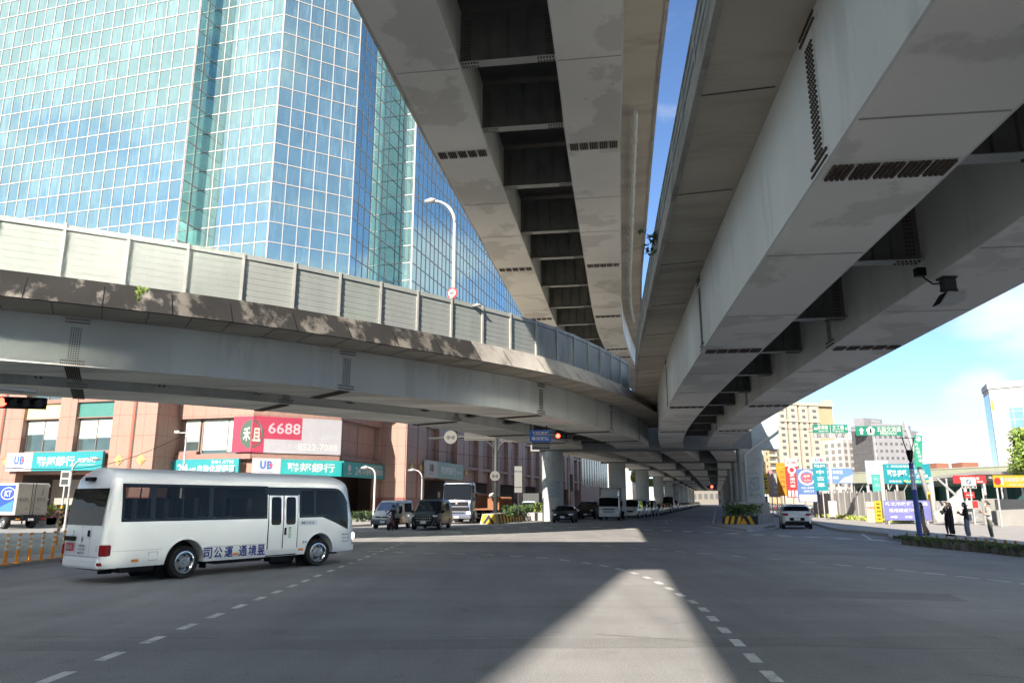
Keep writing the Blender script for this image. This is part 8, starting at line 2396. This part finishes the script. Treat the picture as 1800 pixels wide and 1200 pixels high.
# ------------------------------------------------------------------ plants
def leaf_cloud(mb, c, rx, ry, rz, n, size, rnd, mi=0, shell=.55):
    for _ in range(n):
        while True:
            p = Vector((rnd.uniform(-1, 1), rnd.uniform(-1, 1), rnd.uniform(-1, 1)))
            if shell < p.length < 1: break
        p = Vector((p.x * rx, p.y * ry, p.z * rz)) + c
        a = Vector((rnd.uniform(-1, 1), rnd.uniform(-1, 1), rnd.uniform(-.6, 1))).normalized(); b = a.cross(Vector((rnd.uniform(-1, 1), rnd.uniform(-1, 1), rnd.uniform(-1, 1)))).normalized()
        s = size * rnd.uniform(.6, 1.35)
        mb.add([p - a * s, p + b * s * .42, p + a * s, p - b * s * .42], [(0, 1, 2, 3)], mi)
def tree(label, base, h, r, n, mats, seed, lean=(0, 0), name='tree', size=.34, clumps=14, group=None):
    t = thing(name, label, 'tree', base, 0, group)
    rnd = random.Random(seed); m = MB(); th = h * .42
    m.tube([(0, 0, 0), (lean[0] * .3, lean[1] * .3, th * .5), (lean[0] * .6, lean[1] * .6, th), (lean[0], lean[1], h * .8)], [h * .028, h * .022, h * .016, h * .005], 8)
    cl = []
    for k in range(clumps):
        a = 2 * math.pi * k / clumps + rnd.uniform(-.4, .4); zz = h * rnd.uniform(.48, .95); rr = r * rnd.uniform(.25, .85) * (1.15 - .6 * (zz / h - .48) / .47)
        c = Vector((rr * math.cos(a) + lean[0], rr * math.sin(a) + lean[1], zz)); cl.append(c)
        m.tube([(lean[0] * .6, lean[1] * .6, th * rnd.uniform(.8, 1.15)), c * .5 + Vector((lean[0] * .3, lean[1] * .3, th * .5)), c], [h * .010, h * .006, h * .002], 5)
    m.build('trunk', BARK, t)
    m = MB()
    for c in cl: q = r * rnd.uniform(.30, .5); leaf_cloud(m, c, q, q, q * .75, n // clumps, size, rnd, rnd.choice((0, 0, 1)), .35)
    m.build('crown', mats, t)
    return t
LEAFB = pm('leaf_bright', (.16, .24, .04), .6, var=.4, scale=1.0)
p = PY(1800, 800, 62)
tree('bright green feathery tree rising behind the yellow shop sign', (p.x + 1.2, 62, 0), 7.6, 2.6, 5200, [LEAFB, LEAF], 11, size=.22, clumps=22)
tree('small round green tree far behind the right pier', (XY(1326, 150).x, 150, 0), 6.2, 3.2, 3000, [LEAFB, LEAF], 12, size=.34)
tree('second bright green tree behind the pier row, close to the first', (XY(1338, 160).x, 160, 0), 5.2, 2.6, 2200, [LEAFB, LEAF], 13, size=.34)
for k, (u, Y, h_) in enumerate(((1142, 172, 13), (1170, 190, 13), (1178, 230, 14))):
    tree(('yellow green tree lit by the sun left of the fourth pier', 'yellow green tree between the fourth and fifth piers', 'far yellow green tree at the end of the left street')[k], (XY(u, Y).x - 2, Y, 0), h_, 3.4, 2600, [LEAFY, LEAFB], 20 + k, size=.5)
def shrubbery(name, label, pts, n, size, mats, seed, hh=.35, w=.35, cat='hedge', parent=None):
    rnd = random.Random(seed); m = MB()
    P = [Vector(p) for p in pts]
    for a, b in zip(P, P[1:]):
        L = (b - a).length
        for _ in range(int(n * L)):
            p = a.lerp(b, rnd.random()) + Vector((rnd.uniform(-w, w), rnd.uniform(-w, w), rnd.random() ** .7 * hh))
            d = Vector((rnd.uniform(-.7, .7), rnd.uniform(-.7, .7), rnd.uniform(.2, 1))).normalized(); s_ = d.cross(Vector((rnd.uniform(-1, 1), rnd.uniform(-1, 1), .1))).normalized()
            z_ = size * rnd.uniform(.6, 1.4)
            m.add([p - d * z_, p + s_ * z_ * .35, p + d * z_, p - s_ * z_ * .35], [(0, 1, 2, 3)], rnd.randrange(len(mats)))
    o = m.build(name, mats, parent)
    if parent is None: tag(o, label, cat)
    return o
ip = [x for x in COL.objects if x.name == 'island_planter'][0]
pa2, pb2 = G(1270, 921, .13), G(1333, 921.5, .13)
d2_ = (pb2 - pa2).normalized(); bk2 = Vector((-d2_.y, d2_.x, 0))
shrubbery('hedge', None, [pa2 + d2_ * .4 + bk2 * .5 + Vector((0, 0, .62)), pb2 - d2_ * .2 + bk2 * .5 + Vector((0, 0, .62))], 330, .13, [LEAFD, LEAFD, LEAF], 31, .75, .42, parent=ip)
shrubbery('hedge', None, [pa2 + d2_ * .6 + bk2 * 2 + Vector((0, 0, .62)), pb2 + bk2 * 2 + Vector((0, 0, .62))], 260, .13, [LEAFD, LEAF], 32, .85, .6, parent=ip)
# kerb planter on the right: mossy blocks with a strip of creeping plants
kp_ = [G(1590, 950, .15), G(1660, 957, .15), G(1730, 963, .15), G(1800, 970, .15), G(1900, 980, .15)]
t = thing('kerb_planter', 'mossy kerb blocks with yellow studs and low green plants by the painted pole', 'planter')
MOSS = pm('mossy_block', (.15, .14, .12), .95, var=.4, scale=2.5, col2=(.05, .06, .035), thr=(.46, .6), fine=.2)
for a, b in zip(kp_, kp_[1:]):
    n_ = 4
    for k in range(n_):
        p, q = a.lerp(b, (k + .03) / n_), a.lerp(b, (k + .97) / n_)
        m = MB(); m.beam(p + Vector((0, 0, .0)), q + Vector((0, 0, .0)), .32, .30); m.build('kerb_block', MOSS, t, bevel=.03)
        m = MB(); m.cyl(p.lerp(q, .5) + Vector((-.0, .1, .2)), p.lerp(q, .5) + Vector((0, .1, .36)), .05, .035, 8); m.build('yellow_stud', plain('stud_ochre', (.22, .14, .03), .8), t)
shrubbery('creeping_plant', None, [p + Vector((.1, .45, .06)) for p in kp_], 420, .075, [LEAFD, pm('leaf_grey', (.11, .14, .085), .7, var=.4, scale=2), LEAF], 41, .13, .32, parent=t)
shrubbery('weeds', 'strip of dry grass and weeds at the foot of the board fence', [(33.2, 81, .15), (30.2, 57, .15)], 60, .16, [LEAFB, pm('dry_grass', (.30, .26, .12), .9, var=.3), LEAFY], 42, .35, .6, cat='weeds')
# flower tubs along the left pavement
rnd = random.Random(77)
PKN = [plain('petal_pink', (.42, .16, .24), .7), plain('petal_white', (.50, .46, .46), .7)]
for k, u in enumerate((82, 106, 128)):
    p = G(u, 922, .15)
    t = thing('flower_tub', ('flower tub beside the blue scooter', 'flower tub between the sign post and the lamp post', 'flower tub just left of the minibus')[k], 'planter', p, group='flower tubs on the left pavement')
    m = MB(); m.box(-.9, .9, -.3, .3, 0, .55); m.build('tub', plain('tub_grey', (.26, .24, .22), .8, var=.15), t, bevel=.03)
    m = MB(); leaf_cloud(m, Vector((0, 0, 1.0)), .95, .45, .5, 420, .12, rnd, 0, 0); m.build('foliage', LEAFY, t)
    m = MB(); leaf_cloud(m, Vector((0, -.15, .75)), .9, .4, .35, 200, .09, rnd, 0, 0); leaf_cloud(m, Vector((.2, -.1, .8)), .8, .4, .3, 90, .09, rnd, 1, 0); m.build('blossom', PKN, t)
# sign post with warning sleeve near the tubs
p = G(103, 937)
t = thing('sign_post', 'white sign post with a black and yellow striped foot near the flower tubs', 'sign', p)
m = MB(); m.tube([(0, 0, 0), (0, 0, 3.6)], .05, 8); m.build('post', WHITEP, t)
m = MB(); m.box(-.28, .28, -.06, -.03, 2.7, 3.6); m.build('plate', plain('plate_grey', (.36, .36, .36), .6), t)
m = MB(); m.box(-.20, .20, -.068, -.061, 3.2, 3.5); m.box(-.20, .20, -.068, -.061, 2.8, 3.1); m.build('mark', DGREY, t)
m = MB(); m.cyl((0, 0, .2), (0, 0, 1.6), .062, None, 8, caps=False); m.build('sleeve', STRIPEK, t)
m = MB()
for k in range(5): m.cyl((0, 0, .3 + k * .28), (0, 0, .44 + k * .28), .066, None, 8, caps=False)
m.build('sleeve_stripe', YELLOW, t)
# plants growing on the viaducts
rnd = random.Random(5)
i_ = nearest(pB, 17.6); p = offs(pB, i_, -1.5) + Vector((0, 0, 9.5))
for Y_ in [y * .1 for y in range(100, 500)]:
    pass
m = MB(); p = PY(1151, 425, 21.5)
for k in range(7):
    e = p + Vector((rnd.uniform(-.42, .12), rnd.uniform(-.2, .2), rnd.uniform(-.38, .32)))
    leaf_cloud(m, e, .16, .12, .14, 16, .085, rnd, 0, 0)
t = thing('shrub', 'small dark shrub sprouting from the left edge of the right viaduct', 'plant')
m.build('foliage', LEAFD, t)
m = MB()
for k in range(4): m.tube([p + Vector((.55, 0, .0)), p + Vector((.2, 0, -.05)), p + Vector((rnd.uniform(-.3, .05), 0, rnd.uniform(-.3, .3)))], .014, 5)
m.build('stem', BARK, t)
p = PY(246, 510, 24.0)
m = MB(); leaf_cloud(m, p + Vector((0, .1, .02)), .22, .2, .13, 110, .07, rnd, 0, 0); leaf_cloud(m, p + Vector((0, -.05, -.25)), .10, .12, .22, 50, .06, rnd, 0, 0); tag(m.build('weed_tuft', LEAFB), 'bright green weed tuft growing on top of the stained ramp parapet', 'plant')
# bushes on the median
shrubbery('median_bush', 'bright lime bush in the planter left of the round column', [(2.6, 72.8, .75), (3.4, 72.6, .75)], 420, .16, [LEAFY, LEAFB], 51, .9, .5, cat='bush')
shrubbery('median_bush', 'dark shrubs along the striped median behind the barrier', [(-.6, 64.5, .5), (3.0, 84, .5)], 90, .18, [LEAFD], 52, .9, .5, cat='bush')
shrubbery('arcade_plant', 'dark potted plants in front of the arcade behind the pale van', [(-13.2, 62, .15), (-11.8, 66, .15)], 80, .16, [pm('leaf_shade', (.02, .035, .012), .7, var=.4), LEAFD], 53, .8, .3, cat='plant')
